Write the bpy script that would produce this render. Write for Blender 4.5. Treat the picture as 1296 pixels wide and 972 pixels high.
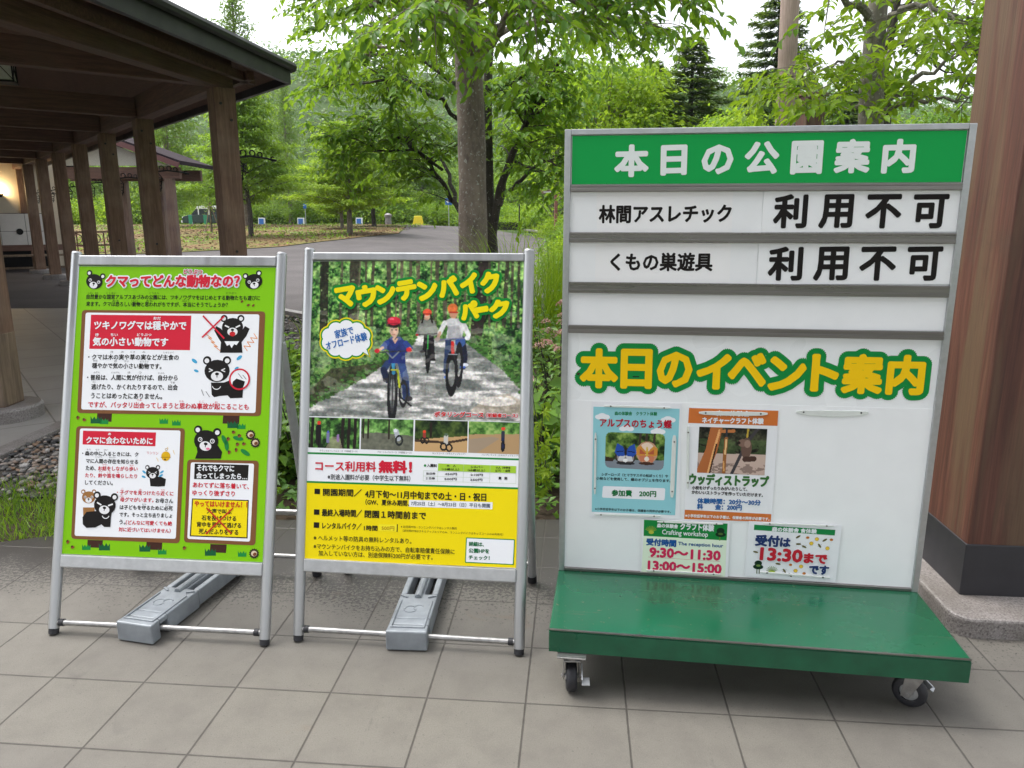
import bpy, math, random
import numpy as np
from mathutils import Vector, Matrix, noise as mnoise

R = math.radians
SC = bpy.context.scene
for o in list(bpy.data.objects):
    bpy.data.objects.remove(o)
COL = SC.collection
rng = np.random.default_rng(7)
random.seed(7)

# ---------------------------------------------------------------- camera
CAM_H, PITCH = 1.4, 12.45
cd = bpy.data.cameras.new('camera')
cd.sensor_width = 36.0
cd.lens = 26.32
cd.clip_start = 0.05
cd.clip_end = 3000
cam = bpy.data.objects.new('camera', cd)
cam.location = (0, 0, CAM_H)
cam.rotation_euler = (R(90 - PITCH), 0, 0)
COL.objects.link(cam)
SC.camera = cam

# ---------------------------------------------------------------- sky, sun, exposure
SUN_EL, SUN_AZ = 64, 295           # a soft, high, veiled sun beyond the trees, a little to the left
w = bpy.data.worlds.new('World')
SC.world = w
w.use_nodes = True
nt = w.node_tree
bg = nt.nodes['Background']
sky = nt.nodes.new('ShaderNodeTexSky')
sky.sky_type = 'NISHITA'
sky.sun_disc = False
sky.sun_elevation = R(SUN_EL)
sky.sun_rotation = R(SUN_AZ)
sky.air_density = 1.0
sky.dust_density = 4.0
sky.ozone_density = 1.0
hs = nt.nodes.new('ShaderNodeHueSaturation')      # an overcast, nearly white sky
hs.inputs['Saturation'].default_value = 0.22
hs.inputs['Value'].default_value = 1.25
nt.links.new(sky.outputs[0], hs.inputs['Color'])
nt.links.new(hs.outputs[0], bg.inputs['Color'])
bg.inputs['Strength'].default_value = 0.15

sl = bpy.data.lights.new('sun', 'SUN')
sl.energy = 1.0
sl.angle = R(25)
sl.color = (1.0, 0.96, 0.9)
sun = bpy.data.objects.new('sun', sl)
az, el = R(SUN_AZ), R(SUN_EL)
sdir = Vector((math.sin(az) * math.cos(el), math.cos(az) * math.cos(el), math.sin(el)))
sun.rotation_euler = (-sdir).to_track_quat('-Z', 'Y').to_euler()
sun.location = (0, -5, 20)
COL.objects.link(sun)

SC.view_settings.view_transform = 'Standard'
SC.view_settings.look = 'None'
SC.view_settings.gamma = 1
SC.view_settings.use_curve_mapping = False
SC.view_settings.exposure = 1.2
SC.render.engine = 'CYCLES'
SC.cycles.max_bounces = 8
SC.cycles.transparent_max_bounces = 8
SC.cycles.use_denoising = True

# ---------------------------------------------------------------- helpers
_F = 947.5
_cp, _sp = math.cos(R(PITCH)), math.sin(R(PITCH))
def ray(px, py):
    a, b = (px - 648) / _F, -(py - 486) / _F
    return Vector((a, _cp + b * _sp, -_sp + b * _cp))
EYE = Vector((0, 0, CAM_H))
def G(px, py, z=0.0):
    d = ray(px, py)
    return EYE + d * ((z - CAM_H) / d.z)
def at(px, py, Y):
    d = ray(px, py)
    return EYE + d * (Y / d.y)

def srgb(r, g, b):
    f = lambda c: (c / 255 / 12.92) if c / 255 <= 0.04045 else ((c / 255 + 0.055) / 1.055) ** 2.4
    return (f(r), f(g), f(b))

def world_of(o):
    m = o.matrix_basis.copy()
    while o.parent:
        o = o.parent
        m = o.matrix_basis @ m
    return m

def tag(o, label=None, cat=None, group=None, kind=None):
    if label: o['label'] = label
    if cat: o['category'] = cat
    if group: o['group'] = group
    if kind: o['kind'] = kind
    return o

def empty(name, loc, rz=0, label=None, cat=None, group=None):
    o = bpy.data.objects.new(name, None)
    o.empty_display_size = 0.2
    o.location = loc
    o.rotation_euler = (0, 0, rz)
    COL.objects.link(o)
    return tag(o, label, cat, group)

def link_mesh(name, me, mat, parent=None, mtx=None):
    o = bpy.data.objects.new(name, me)
    if mat is not None:
        me.materials.append(mat)
    if mtx is not None:
        o.matrix_basis = mtx
    COL.objects.link(o)
    if parent: o.parent = parent
    return o

def np_mesh(name, verts, faces, mat=None, parent=None, mtx=None, fcol=None, smooth=False, tint=None):
    """verts Nx3 array, faces MxK array (K=3 or 4)."""
    verts = np.asarray(verts, np.float32)
    faces = np.asarray(faces, np.int32)
    me = bpy.data.meshes.new(name)
    n, k = faces.shape
    me.vertices.add(len(verts))
    me.vertices.foreach_set('co', verts.ravel())
    me.loops.add(n * k)
    me.loops.foreach_set('vertex_index', faces.ravel())
    me.polygons.add(n)
    me.polygons.foreach_set('loop_start', np.arange(0, n * k, k, dtype=np.int32))
    me.update(calc_edges=True)
    if smooth:
        me.polygons.foreach_set('use_smooth', np.ones(n, bool))
    if fcol is not None:
        at_ = me.attributes.new('Col', 'FLOAT_COLOR', 'FACE')
        c4 = np.ones((n, 4), np.float32); c4[:, :3] = fcol
        at_.data.foreach_set('color', c4.ravel())
    if tint is not None:
        at_ = me.attributes.new('tint', 'FLOAT', 'FACE')
        at_.data.foreach_set('value', np.asarray(tint, np.float32))
    return link_mesh(name, me, mat, parent, mtx)

class MB:
    def __init__(s):
        s.v, s.f = [], []
    def add(s, vs, fs):
        b = len(s.v)
        s.v += [tuple(v) for v in vs]
        s.f += [tuple(i + b for i in f) for f in fs]
        return s
    def box(s, c, d, rz=0, rx=0, ry=0, M=None):
        x, y, z = d[0] / 2, d[1] / 2, d[2] / 2
        vs = [Vector(p) for p in ((-x,-y,-z),(x,-y,-z),(x,y,-z),(-x,y,-z),(-x,-y,z),(x,-y,z),(x,y,z),(-x,y,z))]
        m = M if M is not None else (Matrix.Translation(c) @ Matrix.Rotation(rz, 4, 'Z') @ Matrix.Rotation(ry, 4, 'Y') @ Matrix.Rotation(rx, 4, 'X'))
        return s.add([m @ v for v in vs], ((0,3,2,1),(4,5,6,7),(0,1,5,4),(1,2,6,5),(2,3,7,6),(3,0,4,7)))
    def bar(s, p, q, wd, ht, up=Vector((0,0,1))):
        p, q = Vector(p), Vector(q)
        d = (q - p).normalized()
        sd = d.cross(up).normalized() if abs(d.dot(up)) < 0.999 else Vector((1,0,0))
        u = sd.cross(d).normalized()
        vs = [c + sd * a * wd / 2 + u * b * ht / 2 for c in (p, q) for a, b in ((-1,-1),(1,-1),(1,1),(-1,1))]
        return s.add(vs, ((3,2,1,0),(4,5,6,7),(0,1,5,4),(1,2,6,5),(2,3,7,6),(3,0,4,7)))
    def tube(s, pts, rad, n=10, cap=True):
        pts = [Vector(p) for p in pts]
        if not hasattr(rad, '__len__'): rad = [rad] * len(pts)
        base = len(s.v)
        prev = None
        for i, p in enumerate(pts):
            d = (pts[min(i+1, len(pts)-1)] - pts[max(i-1, 0)]).normalized()
            if prev is None:
                u = d.orthogonal().normalized()
            else:
                u = (prev - d * prev.dot(d))
                u = u.normalized() if u.length > 1e-6 else d.orthogonal().normalized()
            prev = u
            v = d.cross(u)
            for k in range(n):
                a = 2 * math.pi * k / n
                s.v.append(tuple(p + (u * math.cos(a) + v * math.sin(a)) * rad[i]))
        for i in range(len(pts) - 1):
            for k in range(n):
                a, b = base + i * n + k, base + i * n + (k + 1) % n
                s.f.append((a, b, b + n, a + n))
        if cap:
            s.f.append(tuple(base + k for k in range(n))[::-1])
            s.f.append(tuple(base + (len(pts) - 1) * n + k for k in range(n)))
        return s
    def cyl(s, p, q, r, r2=None, n=20):
        return s.tube([p, q], [r, r if r2 is None else r2], n)
    def prism(s, poly, z0, z1, M=None):
        n = len(poly)
        vs = [Vector((x, y, z0)) for x, y in poly] + [Vector((x, y, z1)) for x, y in poly]
        if M is not None: vs = [M @ v for v in vs]
        return s.add(vs, [tuple(range(n))[::-1], tuple(range(n, 2*n))] + [(i, (i+1) % n, n + (i+1) % n, n + i) for i in range(n)])
    def lathe(s, prof, c=(0,0,0), n=24, M=None):
        b = len(s.v)
        c = Vector(c)
        for r, z in prof:
            for k in range(n):
                a = 2 * math.pi * k / n
                v = Vector((r * math.cos(a), r * math.sin(a), z))
                s.v.append(tuple((M @ v) if M is not None else (v + c)))
        for i in range(len(prof) - 1):
            for k in range(n):
                s.f.append((b+i*n+k, b+i*n+(k+1) % n, b+(i+1)*n+(k+1) % n, b+(i+1)*n+k))
        return s
    def build(s, name, mat, parent=None, bevel=0, smooth=False, world=False, mtx=None, seg=2):
        vs = s.v
        if world and parent:
            im = world_of(parent).inverted()
            vs = [im @ Vector(v) for v in vs]
        me = bpy.data.meshes.new(name)
        me.from_pydata([tuple(v) for v in vs], [], s.f)
        me.update()
        o = link_mesh(name, me, mat, parent, mtx)
        if smooth:
            me.polygons.foreach_set('use_smooth', np.ones(len(me.polygons), bool))
            me.set_sharp_from_angle(angle=R(40))
        if bevel:
            bm_ = o.modifiers.new('bevel', 'BEVEL')
            bm_.width = bevel
            bm_.segments = seg
            bm_.limit_method = 'ANGLE'
            bm_.angle_limit = R(40)
        return o

def dup(o, parent=None):
    c = o.copy()
    COL.objects.link(c)
    if parent: c.parent = parent
    for ch in o.children:
        dup(ch, c)
    return c

# ---------------------------------------------------------------- materials
class NT:
    def __init__(s, name):
        s.m = bpy.data.materials.new(name)
        s.m.use_nodes = True
        s.t = s.m.node_tree
        s.b = s.t.nodes['Principled BSDF']
        s.out = s.t.nodes['Material Output']
    def n(s, typ, **kw):
        x = s.t.nodes.new('ShaderNode' + typ)
        for k, v in kw.items():
            if k.startswith('i_'):
                x.inputs[k[2:].replace('_', ' ')].default_value = v
            else:
                setattr(x, k, v)
        return x
    def l(s, a, b):
        s.t.links.new(a, b)
    def coord(s, kind='Object', scale=(1,1,1), rot=(0,0,0), loc=(0,0,0)):
        tc = s.n('TexCoord')
        mp = s.n('Mapping')
        mp.inputs['Scale'].default_value = scale
        mp.inputs['Rotation'].default_value = rot
        mp.inputs['Location'].default_value = loc
        s.l(tc.outputs[kind], mp.inputs[0])
        return mp.outputs[0]
    def geo(s, scale=(1,1,1), rot=(0,0,0), loc=(0,0,0)):
        g = s.n('NewGeometry')
        mp = s.n('Mapping')
        mp.inputs['Scale'].default_value = scale
        mp.inputs['Rotation'].default_value = rot
        mp.inputs['Location'].default_value = loc
        s.l(g.outputs['Position'], mp.inputs[0])
        return mp.outputs[0]
    def noise(s, vec, scale, detail=4, rough=0.55, dist=0):
        x = s.n('TexNoise')
        x.inputs['Scale'].default_value = scale
        x.inputs['Detail'].default_value = detail
        x.inputs['Roughness'].default_value = rough
        x.inputs['Distortion'].default_value = dist
        s.l(vec, x.inputs['Vector'])
        return x.outputs['Fac']
    def ramp(s, fac, *stops, interp='LINEAR'):
        x = s.n('ValToRGB')
        cr = x.color_ramp
        cr.interpolation = interp
        while len(cr.elements) < len(stops): cr.elements.new(0.5)
        for e, (p, c) in zip(cr.elements, stops):
            e.position = p
            e.color = (*c, 1) if hasattr(c, '__len__') else (c, c, c, 1)
        s.l(fac, x.inputs[0])
        return x.outputs[0]
    def mix(s, fac, a, b, mode='MIX'):
        x = s.n('Mix', data_type='RGBA', blend_type=mode)
        for sock, v in ((x.inputs[0], fac), (x.inputs[6], a), (x.inputs[7], b)):
            if hasattr(v, 'is_output'): s.l(v, sock)
            elif hasattr(v, '__len__'): sock.default_value = (*v[:3], 1)
            else: sock.default_value = v
        return x.outputs[2]
    def math(s, op, a, b=None, c=None):
        x = s.n('Math', operation=op)
        for i, v in enumerate((a, b, c)):
            if v is None: continue
            if hasattr(v, 'is_output'): s.l(v, x.inputs[i])
            else: x.inputs[i].default_value = v
        return x.outputs[0]
    def bump(s, h, strength=0.3, dist=0.01):
        x = s.n('Bump')
        x.inputs['Strength'].default_value = strength
        x.inputs['Distance'].default_value = dist
        s.l(h, x.inputs['Height'])
        s.l(x.outputs[0], s.b.inputs['Normal'])
    def col(s, c):
        if hasattr(c, 'is_output'): s.l(c, s.b.inputs['Base Color'])
        else: s.b.inputs['Base Color'].default_value = (*c[:3], 1)
    def set(s, **kw):
        for k, v in kw.items():
            sock = s.b.inputs[k.replace('_', ' ')]
            if hasattr(v, 'is_output'): s.l(v, sock)
            else: sock.default_value = v
        return s

def simple(name, c, rough=0.5, metal=0.0, var=0.12, scale=30, bump=0.0, spec=0.5, stretch=(1,1,1)):
    t = NT(name)
    v = t.coord('Object', scale=stretch)
    f = t.noise(v, scale, 5)
    lo = tuple(x * (1 - var) for x in c)
    hi = tuple(min(1, x * (1 + var)) for x in c)
    t.col(t.ramp(f, (0.3, lo), (0.7, hi)))
    t.set(Roughness=t.ramp(t.noise(v, scale * 0.4, 3), (0.3, max(0.02, rough - 0.07)), (0.7, min(1, rough + 0.07))), Metallic=metal)
    t.b.inputs['Specular IOR Level'].default_value = spec
    if bump: t.bump(f, bump, 0.004)
    return t.m

def printed(name, rough=0.35, spec=0.5):
    t = NT(name)
    a = t.n('Attribute', attribute_name='Col')
    t.col(a.outputs['Color'])
    t.set(Roughness=rough)
    t.b.inputs['Specular IOR Level'].default_value = spec
    return t.m

def wood(name, dark, light, grain=1.0, axis='Z', stain=None, rough=0.7, weather=None):
    """planed timber: long grain along one axis, knots of darker colour, blotches of weather"""
    t = NT(name)
    sc = {'Z': (14, 14, 0.9), 'X': (0.9, 14, 14), 'Y': (14, 0.9, 14)}[axis]
    v = t.coord('Object', scale=sc)
    g1 = t.noise(v, 2.2 * grain, 6, 0.65, 0.6)
    g2 = t.noise(v, 9 * grain, 4, 0.6, 0.2)
    vb = t.coord('Object')
    blot = t.noise(vb, 1.6, 4)
    c = t.ramp(g1, (0.3, dark), (0.72, light))
    c = t.mix(t.ramp(g2, (0.45, 0.0), (0.75, 0.55)), c, tuple(x * 0.55 for x in dark))
    if weather:
        c = t.mix(t.ramp(blot, (0.5, 0.0), (0.72, 0.75)), c, weather)
    t.col(c)
    t.set(Roughness=rough)
    t.bump(t.math('ADD', g1, t.math('MULTIPLY', g2, 0.6)), 0.35, 0.004)
    return t.m

def leafmat(name, a, b, trans=0.45, rough=0.45):
    t = NT(name)
    at_ = t.n('Attribute', attribute_name='tint')
    c = t.mix(at_.outputs['Fac'], a, b)
    t.col(c)
    t.set(Roughness=rough)
    t.b.inputs['Specular IOR Level'].default_value = 0.35
    tr = t.n('BsdfTranslucent')
    c2 = t.mix(0.55, c, (0.30, 0.42, 0.03), 'MIX')
    t.l(c2, tr.inputs['Color'])
    mx = t.n('MixShader')
    mx.inputs[0].default_value = trans
    t.l(t.b.outputs[0], mx.inputs[1])
    t.l(tr.outputs[0], mx.inputs[2])
    t.l(mx.outputs[0], t.out.inputs['Surface'])
    return t.m

M = {}
M['alu'] = simple('brushed aluminium', (0.46, 0.47, 0.48), 0.36, 0.85, 0.06, 60, stretch=(1, 0.05, 1))
M['alu_dull'] = simple('dull aluminium', (0.47, 0.48, 0.49), 0.42, 0.6, 0.08, 40)
M['rail'] = simple('scuffed aluminium rail', (0.24, 0.225, 0.215), 0.3, 0.9, 0.12, 8, stretch=(0.4, 8, 8))
M['steel'] = simple('zinc plated steel', (0.36, 0.355, 0.35), 0.42, 0.85, 0.2, 50)
M['rubber'] = simple('black rubber', (0.018, 0.018, 0.022), 0.55, 0, 0.3, 60)
M['white_board'] = simple('white enamel board', (0.84, 0.86, 0.87), 0.28, 0, 0.015, 5)
M['white_plate'] = simple('white plastic plate', (0.84, 0.855, 0.865), 0.35, 0, 0.02, 9)
M['paper'] = simple('white paper', (0.80, 0.81, 0.84), 0.5, 0, 0.015, 20)
M['clear'] = simple('clear plastic clip', (0.66, 0.69, 0.66), 0.22, 0, 0.06, 20)
M['print'] = printed('printed sheet', 0.55, 0.2)
M['print_gloss'] = printed('printed gloss sheet', 0.45, 0.25)
M['weight'] = simple('grey cast sign weight', (0.27, 0.295, 0.32), 0.5, 0.2, 0.28, 9, 0.2)
M['sign_back'] = simple('white sign backing', (0.6, 0.6, 0.6), 0.5, 0, 0.03, 6)
# ---------------------------------------------------------------- ground materials
TILE, TYAW = 0.2955, R(-5.0)
def paving_mat():
    t = NT('paving tiles')
    v = t.geo(rot=(0, 0, -TYAW), scale=(1, 1, 1))
    # grid lines through a known joint crossing
    ca, sa = math.cos(-TYAW), math.sin(-TYAW)
    ox, oy = -0.548 * ca - 2.01 * sa, -0.548 * sa + 2.01 * ca
    sub = t.n('VectorMath', operation='SUBTRACT'); sub.inputs[1].default_value = (ox, oy, 0)
    t.l(v, sub.inputs[0])
    div = t.n('VectorMath', operation='SCALE'); div.inputs['Scale'].default_value = 1 / TILE
    t.l(sub.outputs[0], div.inputs[0])
    sep = t.n('SeparateXYZ'); t.l(div.outputs[0], sep.inputs[0])
    def edge(s):
        f = t.math('FRACT', t.math('ADD', s, 100.0))
        return t.math('MINIMUM', f, t.math('SUBTRACT', 1.0, f))
    e = t.math('MINIMUM', edge(sep.outputs[0]), edge(sep.outputs[1]))
    wob = t.noise(t.geo(), 40, 3)
    e2 = t.math('ADD', e, t.math('MULTIPLY', t.math('SUBTRACT', wob, 0.5), 0.008))
    joint = t.ramp(e2, (0.005, 1.0), (0.013, 0.0))
    fl = t.n('VectorMath', operation='FLOOR'); t.l(div.outputs[0], fl.inputs[0])
    wn = t.n('TexWhiteNoise', noise_dimensions='3D'); t.l(fl.outputs[0], wn.inputs['Vector'])
    g = t.geo()
    fine = t.noise(g, 260, 3, 0.7)
    mid = t.noise(g, 9, 6, 0.65)
    big = t.noise(g, 1.7, 5, 0.6)
    speck = t.noise(g, 120, 2, 0.5)
    c = t.ramp(fine, (0.25, (0.122, 0.114, 0.097)), (0.75, (0.188, 0.176, 0.151)))
    c = t.mix(t.math('MULTIPLY', wn.outputs['Value'], 0.5), c, (0.125, 0.115, 0.105))
    c = t.mix(t.ramp(mid, (0.42, 0.0), (0.72, 0.5)), c, (0.10, 0.09, 0.08))
    c = t.mix(t.ramp(big, (0.45, 0.0), (0.75, 0.3)), c, (0.11, 0.10, 0.09))
    c = t.mix(t.ramp(speck, (0.66, 0.0), (0.74, 0.6)), c, (0.075, 0.068, 0.062))
    # rain has wetted the tiles beyond the eaves: a ragged edge with drops
    sp = t.n('SeparateXYZ'); t.l(g, sp.inputs[0])
    yy = t.math('ADD', sp.outputs[1], t.math('MULTIPLY', sp.outputs[0], 0.10))
    yw = t.math('ADD', yy, t.math('MULTIPLY', t.math('SUBTRACT', t.noise(g, 2.2, 4), 0.5), 0.55))
    wetf = t.ramp(t.math('MULTIPLY', t.math('SUBTRACT', yw, 2.25), 1.2), (0.0, 0.0), (0.75, 1.0))
    drops = t.math('ADD', t.noise(g, 75, 3, 0.75), t.math('MULTIPLY', wetf, 0.42))
    wet = t.ramp(drops, (0.68, 0.0), (0.76, 1.0))
    wet = t.math('MULTIPLY', wet, t.ramp(wetf, (0.0, 0.0), (0.12, 1.0)))
    c = t.mix(t.math('MULTIPLY', wetf, 0.6), c, (0.055, 0.049, 0.045))
    c = t.mix(t.math('MULTIPLY', wet, 0.85), c, (0.024, 0.021, 0.02))
    # old scuffs and a rust stain
    sc_ = t.noise(t.geo(scale=(1.2, 0.5, 1), rot=(0, 0, 0.5)), 5.5, 5, 0.7, 0.8)
    c = t.mix(t.ramp(sc_, (0.62, 0.0), (0.74, 0.55)), c, (0.07, 0.064, 0.06))
    ru = t.noise(t.geo(loc=(3.1, 0.4, 0)), 2.3, 4, 0.6, 0.5)
    c = t.mix(t.ramp(ru, (0.68, 0.0), (0.8, 0.5)), c, (0.15, 0.085, 0.04))
    c = t.mix(t.math('MULTIPLY', joint, 0.85), c, (0.04, 0.035, 0.03))
    t.col(c)
    t.set(Roughness=t.mix(wetf, (0.7,) * 3, (0.42,) * 3))
    t.bump(t.math('SUBTRACT', t.math('MULTIPLY', fine, 0.25), t.math('MULTIPLY', joint, 1.0)), 0.5, 0.004)
    return t.m
M['paving'] = paving_mat()

def ground_mix(name, cols, scale, bump=0.4, rough=0.9, bd=0.02, fine=80):
    t = NT(name)
    g = t.geo()
    a = t.noise(g, scale, 8, 0.65)
    b = t.noise(g, fine, 4, 0.7)
    c = t.ramp(a, *[(0.3 + 0.4 * i / (len(cols) - 1), k) for i, k in enumerate(cols)])
    c = t.mix(t.ramp(b, (0.4, 0.0), (0.7, 0.5)), c, tuple(x * 0.45 for x in cols[0]))
    t.col(c)
    t.set(Roughness=rough)
    t.b.inputs['Specular IOR Level'].default_value = 0.15
    t.bump(t.math('ADD', a, b), bump, bd)
    return t.m
M['soil'] = ground_mix('bed soil', [(0.035, 0.026, 0.018), (0.07, 0.05, 0.035)], 5)
M['meadow'] = ground_mix('verge', [(0.03, 0.065, 0.012), (0.05, 0.095, 0.018), (0.07, 0.075, 0.025)], 0.5, fine=6)
M['lawn'] = ground_mix('larch litter lawn', [(0.12, 0.068, 0.034), (0.19, 0.118, 0.058), (0.16, 0.155, 0.045), (0.09, 0.13, 0.028)], 0.6, fine=7)
M['asphalt'] = ground_mix('wet asphalt path', [(0.080, 0.073, 0.073), (0.125, 0.114, 0.114)], 0.6, 0.15, 0.85, 0.003, fine=60)
M['pav_floor'] = None
def pav_floor_mat():
    t = NT('pavilion floor slabs')
    g = t.geo(rot=(0, 0, R(-38)))
    br = t.n('TexBrick'); t.l(g, br.inputs['Vector'])
    br.offset = 0.0
    br.inputs['Scale'].default_value = 1.0
    br.inputs['Brick Width'].default_value = 0.6
    br.inputs['Row Height'].default_value = 0.6
    br.inputs['Mortar Size'].default_value = 0.006
    br.inputs['Color1'].default_value = (0.30, 0.285, 0.265, 1)
    br.inputs['Color2'].default_value = (0.265, 0.25, 0.235, 1)
    br.inputs['Mortar'].default_value = (0.12, 0.11, 0.1, 1)
    n = t.noise(t.geo(), 3, 6)
    c = t.mix(t.ramp(n, (0.4, 0.0), (0.7, 0.4)), br.outputs[0], (0.2, 0.185, 0.17))
    t.col(c); t.set(Roughness=0.5)
    t.bump(t.noise(t.geo(), 150, 3), 0.2, 0.003)
    return t.m
M['pav_floor'] = pav_floor_mat()
M['granite'] = None
def granite_mat():
    t = NT('granite')
    v = t.geo()
    a = t.noise(v, 130, 3, 0.8)
    b = t.noise(v, 5, 5)
    c = t.ramp(a, (0.3, (0.04, 0.037, 0.037)), (0.48, (0.22, 0.20, 0.19)), (0.7, (0.36, 0.335, 0.325)))
    c = t.mix(t.ramp(b, (0.42, 0.0), (0.75, 0.7)), c, (0.1, 0.085, 0.07))
    t.col(c); t.set(Roughness=0.5)
    t.bump(a, 0.25, 0.003)
    return t.m
M['granite'] = granite_mat()

# ---------------------------------------------------------------- terrain
def sstep(a, b, x):
    t = min(1, max(0, (x - a) / (b - a)))
    return t * t * (3 - 2 * t)
def H(x, y):
    h = 0.62 * sstep(28, 72, y)
    h += 0.35 * sstep(26, 40, y) * sstep(-1, -9, x) * (1 - sstep(60, 80, y))
    h += 46 * sstep(115, 300, y) ** 1.1
    h += 5 * math.sin(x * 0.021 + 1.3) * sstep(130, 260, y)
    h += 16 * sstep(130, 300, y) * sstep(10, -120, x)
    return h
def GT(px, py):
    """point of the terrain seen at a pixel"""
    d = ray(px, py)
    t = 2.0
    while t < 400:
        p = EYE + d * t
        if p.z <= H(p.x, p.y): return p
        t += 0.1
    return EYE + d * 90

def sheet(name, poly, z, mat, step=None, terrain=False, kind='structure'):
    """a flat or terrain-following sheet cut to a polygon"""
    import bmesh
    bm = bmesh.new()
    vs = [bm.verts.new((x, y, z)) for x, y in poly]
    bm.faces.new(vs)
    if terrain:
        xs = [p[0] for p in poly]; ys = [p[1] for p in poly]
        for ax, lo, hi in ((0, min(xs), max(xs)), (1, min(ys), max(ys))):
            k = math.ceil(lo / step) * step
            while k < hi:
                no = (1, 0, 0) if ax == 0 else (0, 1, 0)
                co = (k, 0, 0) if ax == 0 else (0, k, 0)
                bmesh.ops.bisect_plane(bm, geom=bm.verts[:] + bm.edges[:] + bm.faces[:], plane_co=co, plane_no=no)
                k += step
        for v in bm.verts:
            v.co.z = H(v.co.x, v.co.y) + z
    bmesh.ops.recalc_face_normals(bm, faces=bm.faces)
    me = bpy.data.meshes.new(name)
    bm.to_mesh(me); bm.free()
    if me.polygons[0].normal.z < 0: me.flip_normals()
    me.polygons.foreach_set('use_smooth', np.ones(len(me.polygons), bool))
    o = link_mesh(name, me, mat)
    return tag(o, kind=kind)

# whole terrain: a grid, finer close by, to the hills
xs = np.concatenate([np.linspace(-420, -60, 37), np.linspace(-55, 55, 45), np.linspace(60, 420, 37)])
ys = np.concatenate([np.linspace(-40, 6, 12), np.linspace(8, 120, 57), np.linspace(124, 480, 60)])
vv = np.array([(x, y, H(x, y) - 0.16) for y in ys for x in xs])
nx = len(xs)
ff = [(j*nx+i, j*nx+i+1, (j+1)*nx+i+1, (j+1)*nx+i) for j in range(len(ys)-1) for i in range(nx-1)]
tag(np_mesh('terrain', vv, ff, M['meadow'], smooth=True), kind='structure')

RD = Vector((-0.63, 0.777, 0)).normalized()      # direction of the pavilion's long side
PD = Vector((-RD.y, RD.x, 0))                    # inwards, square to it
A0 = Vector((-3.08, 8.4, 0))                     # the pavilion's corner post

sheet('paving', [(-9, -6), (7, -6), (7, 3.36), (-1.6, 3.34), (-2.3, 3.08), (-9, 3.08)], 0.0, M['paving'])
sheet('planting_soil', [(-3.3, 3.0), (7, 3.2), (7, 8.0), (-2.4, 8.3), (-3.3, 8.4)], -0.03, M['soil'])
pf = [(-3.17, 3.08), (-3.05, 8.9)]
e = Vector((-3.05, 8.9, 0)) + RD * 20
f_ = e + PD * 16
pf += [(e.x, e.y), (f_.x, f_.y), (-22, 3.08)]
o = MB().prism(pf[::-1], -0.14, 0.004).build('pavilion_floor', M['pav_floor'])
tag(o, kind='structure')
k = MB()
for a, b in ((pf[0], pf[1]), (pf[1], pf[2])):
    k.bar((a[0], a[1], -0.05), (b[0], b[1], -0.05), 0.13, 0.12)
tag(k.build('kerb', M['granite'], bevel=0.006), kind='structure')

sheet('path', [(-40, 10.2), (-4.2, 12.1), (-3.0, 10.7), (-1.5, 9.2), (0.4, 9.0), (1.6, 20), (2.2, 46), (-1, 58), (-6, 72), (-12, 76), (-40, 77), (-44, 74), (-12.5, 70), (-8.0, 58), (-6.8, 46), (-8.2, 38),
               (-10, 33), (-14, 29.5), (-20, 28.2), (-40, 28)], 0.006, M['asphalt'], 2.0, True)
sheet('lawn', [(-40, 28.05), (-20, 28.25), (-14, 29.55), (-10.05, 33.05), (-8.25, 38), (-6.85, 46), (-8.05, 58), (-12.6, 69.9), (-44, 73.9), (-60, 60)], 0.03, M['lawn'], 2.0, True)
kb = MB()
kp = [(2.3, 20), (2.55, 34), (2.75, 42), (3.0, 47), (2.7, 52), (1.7, 57), (1.0, 60)]
for a, b in zip(kp, kp[1:]):
    kb.bar((a[0], a[1], H(*a) + 0.05), (b[0], b[1], H(*b) + 0.05), 0.18, 0.14)
tag(kb.build('kerb', M['granite'], bevel=0.01), kind='structure')
kb = MB()
kb.bar((-12, 20.5, 0.0), (-1.6, 9.35, 0.0), 0.14, 0.12)
tag(kb.build('kerb', M['granite'], bevel=0.01), kind='structure')
# ---------------------------------------------------------------- flat artwork on sheets
def text_tris(s, off=0.0, res=2):
    c = bpy.data.curves.new('t', 'FONT')
    c.body = s; c.size = 1; c.offset = off; c.resolution_u = res
    o = bpy.data.objects.new('t', c)
    me = bpy.data.meshes.new_from_object(o)
    n, m = len(me.vertices), len(me.polygons)
    v = np.zeros(n * 3, np.float32); me.vertices.foreach_get('co', v)
    f = np.zeros(m * 3, np.int32); me.loops.foreach_get('vertex_index', f)
    bpy.data.objects.remove(o); bpy.data.curves.remove(c); bpy.data.meshes.remove(me)
    v = v.reshape(-1, 3)[:, :2].astype(np.float64); f = f.reshape(-1, 3)
    a, b, c_ = v[f[:, 0]], v[f[:, 1]], v[f[:, 2]]
    ar = (b[:, 0]-a[:, 0])*(c_[:, 1]-a[:, 1]) - (b[:, 1]-a[:, 1])*(c_[:, 0]-a[:, 0])
    return v, f[np.abs(ar) > 2e-6]
_tc = {}
def text_cached(s, off, res):
    k = (s, off, res)
    if k not in _tc: _tc[k] = text_tris(*k)
    return _tc[k]

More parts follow.
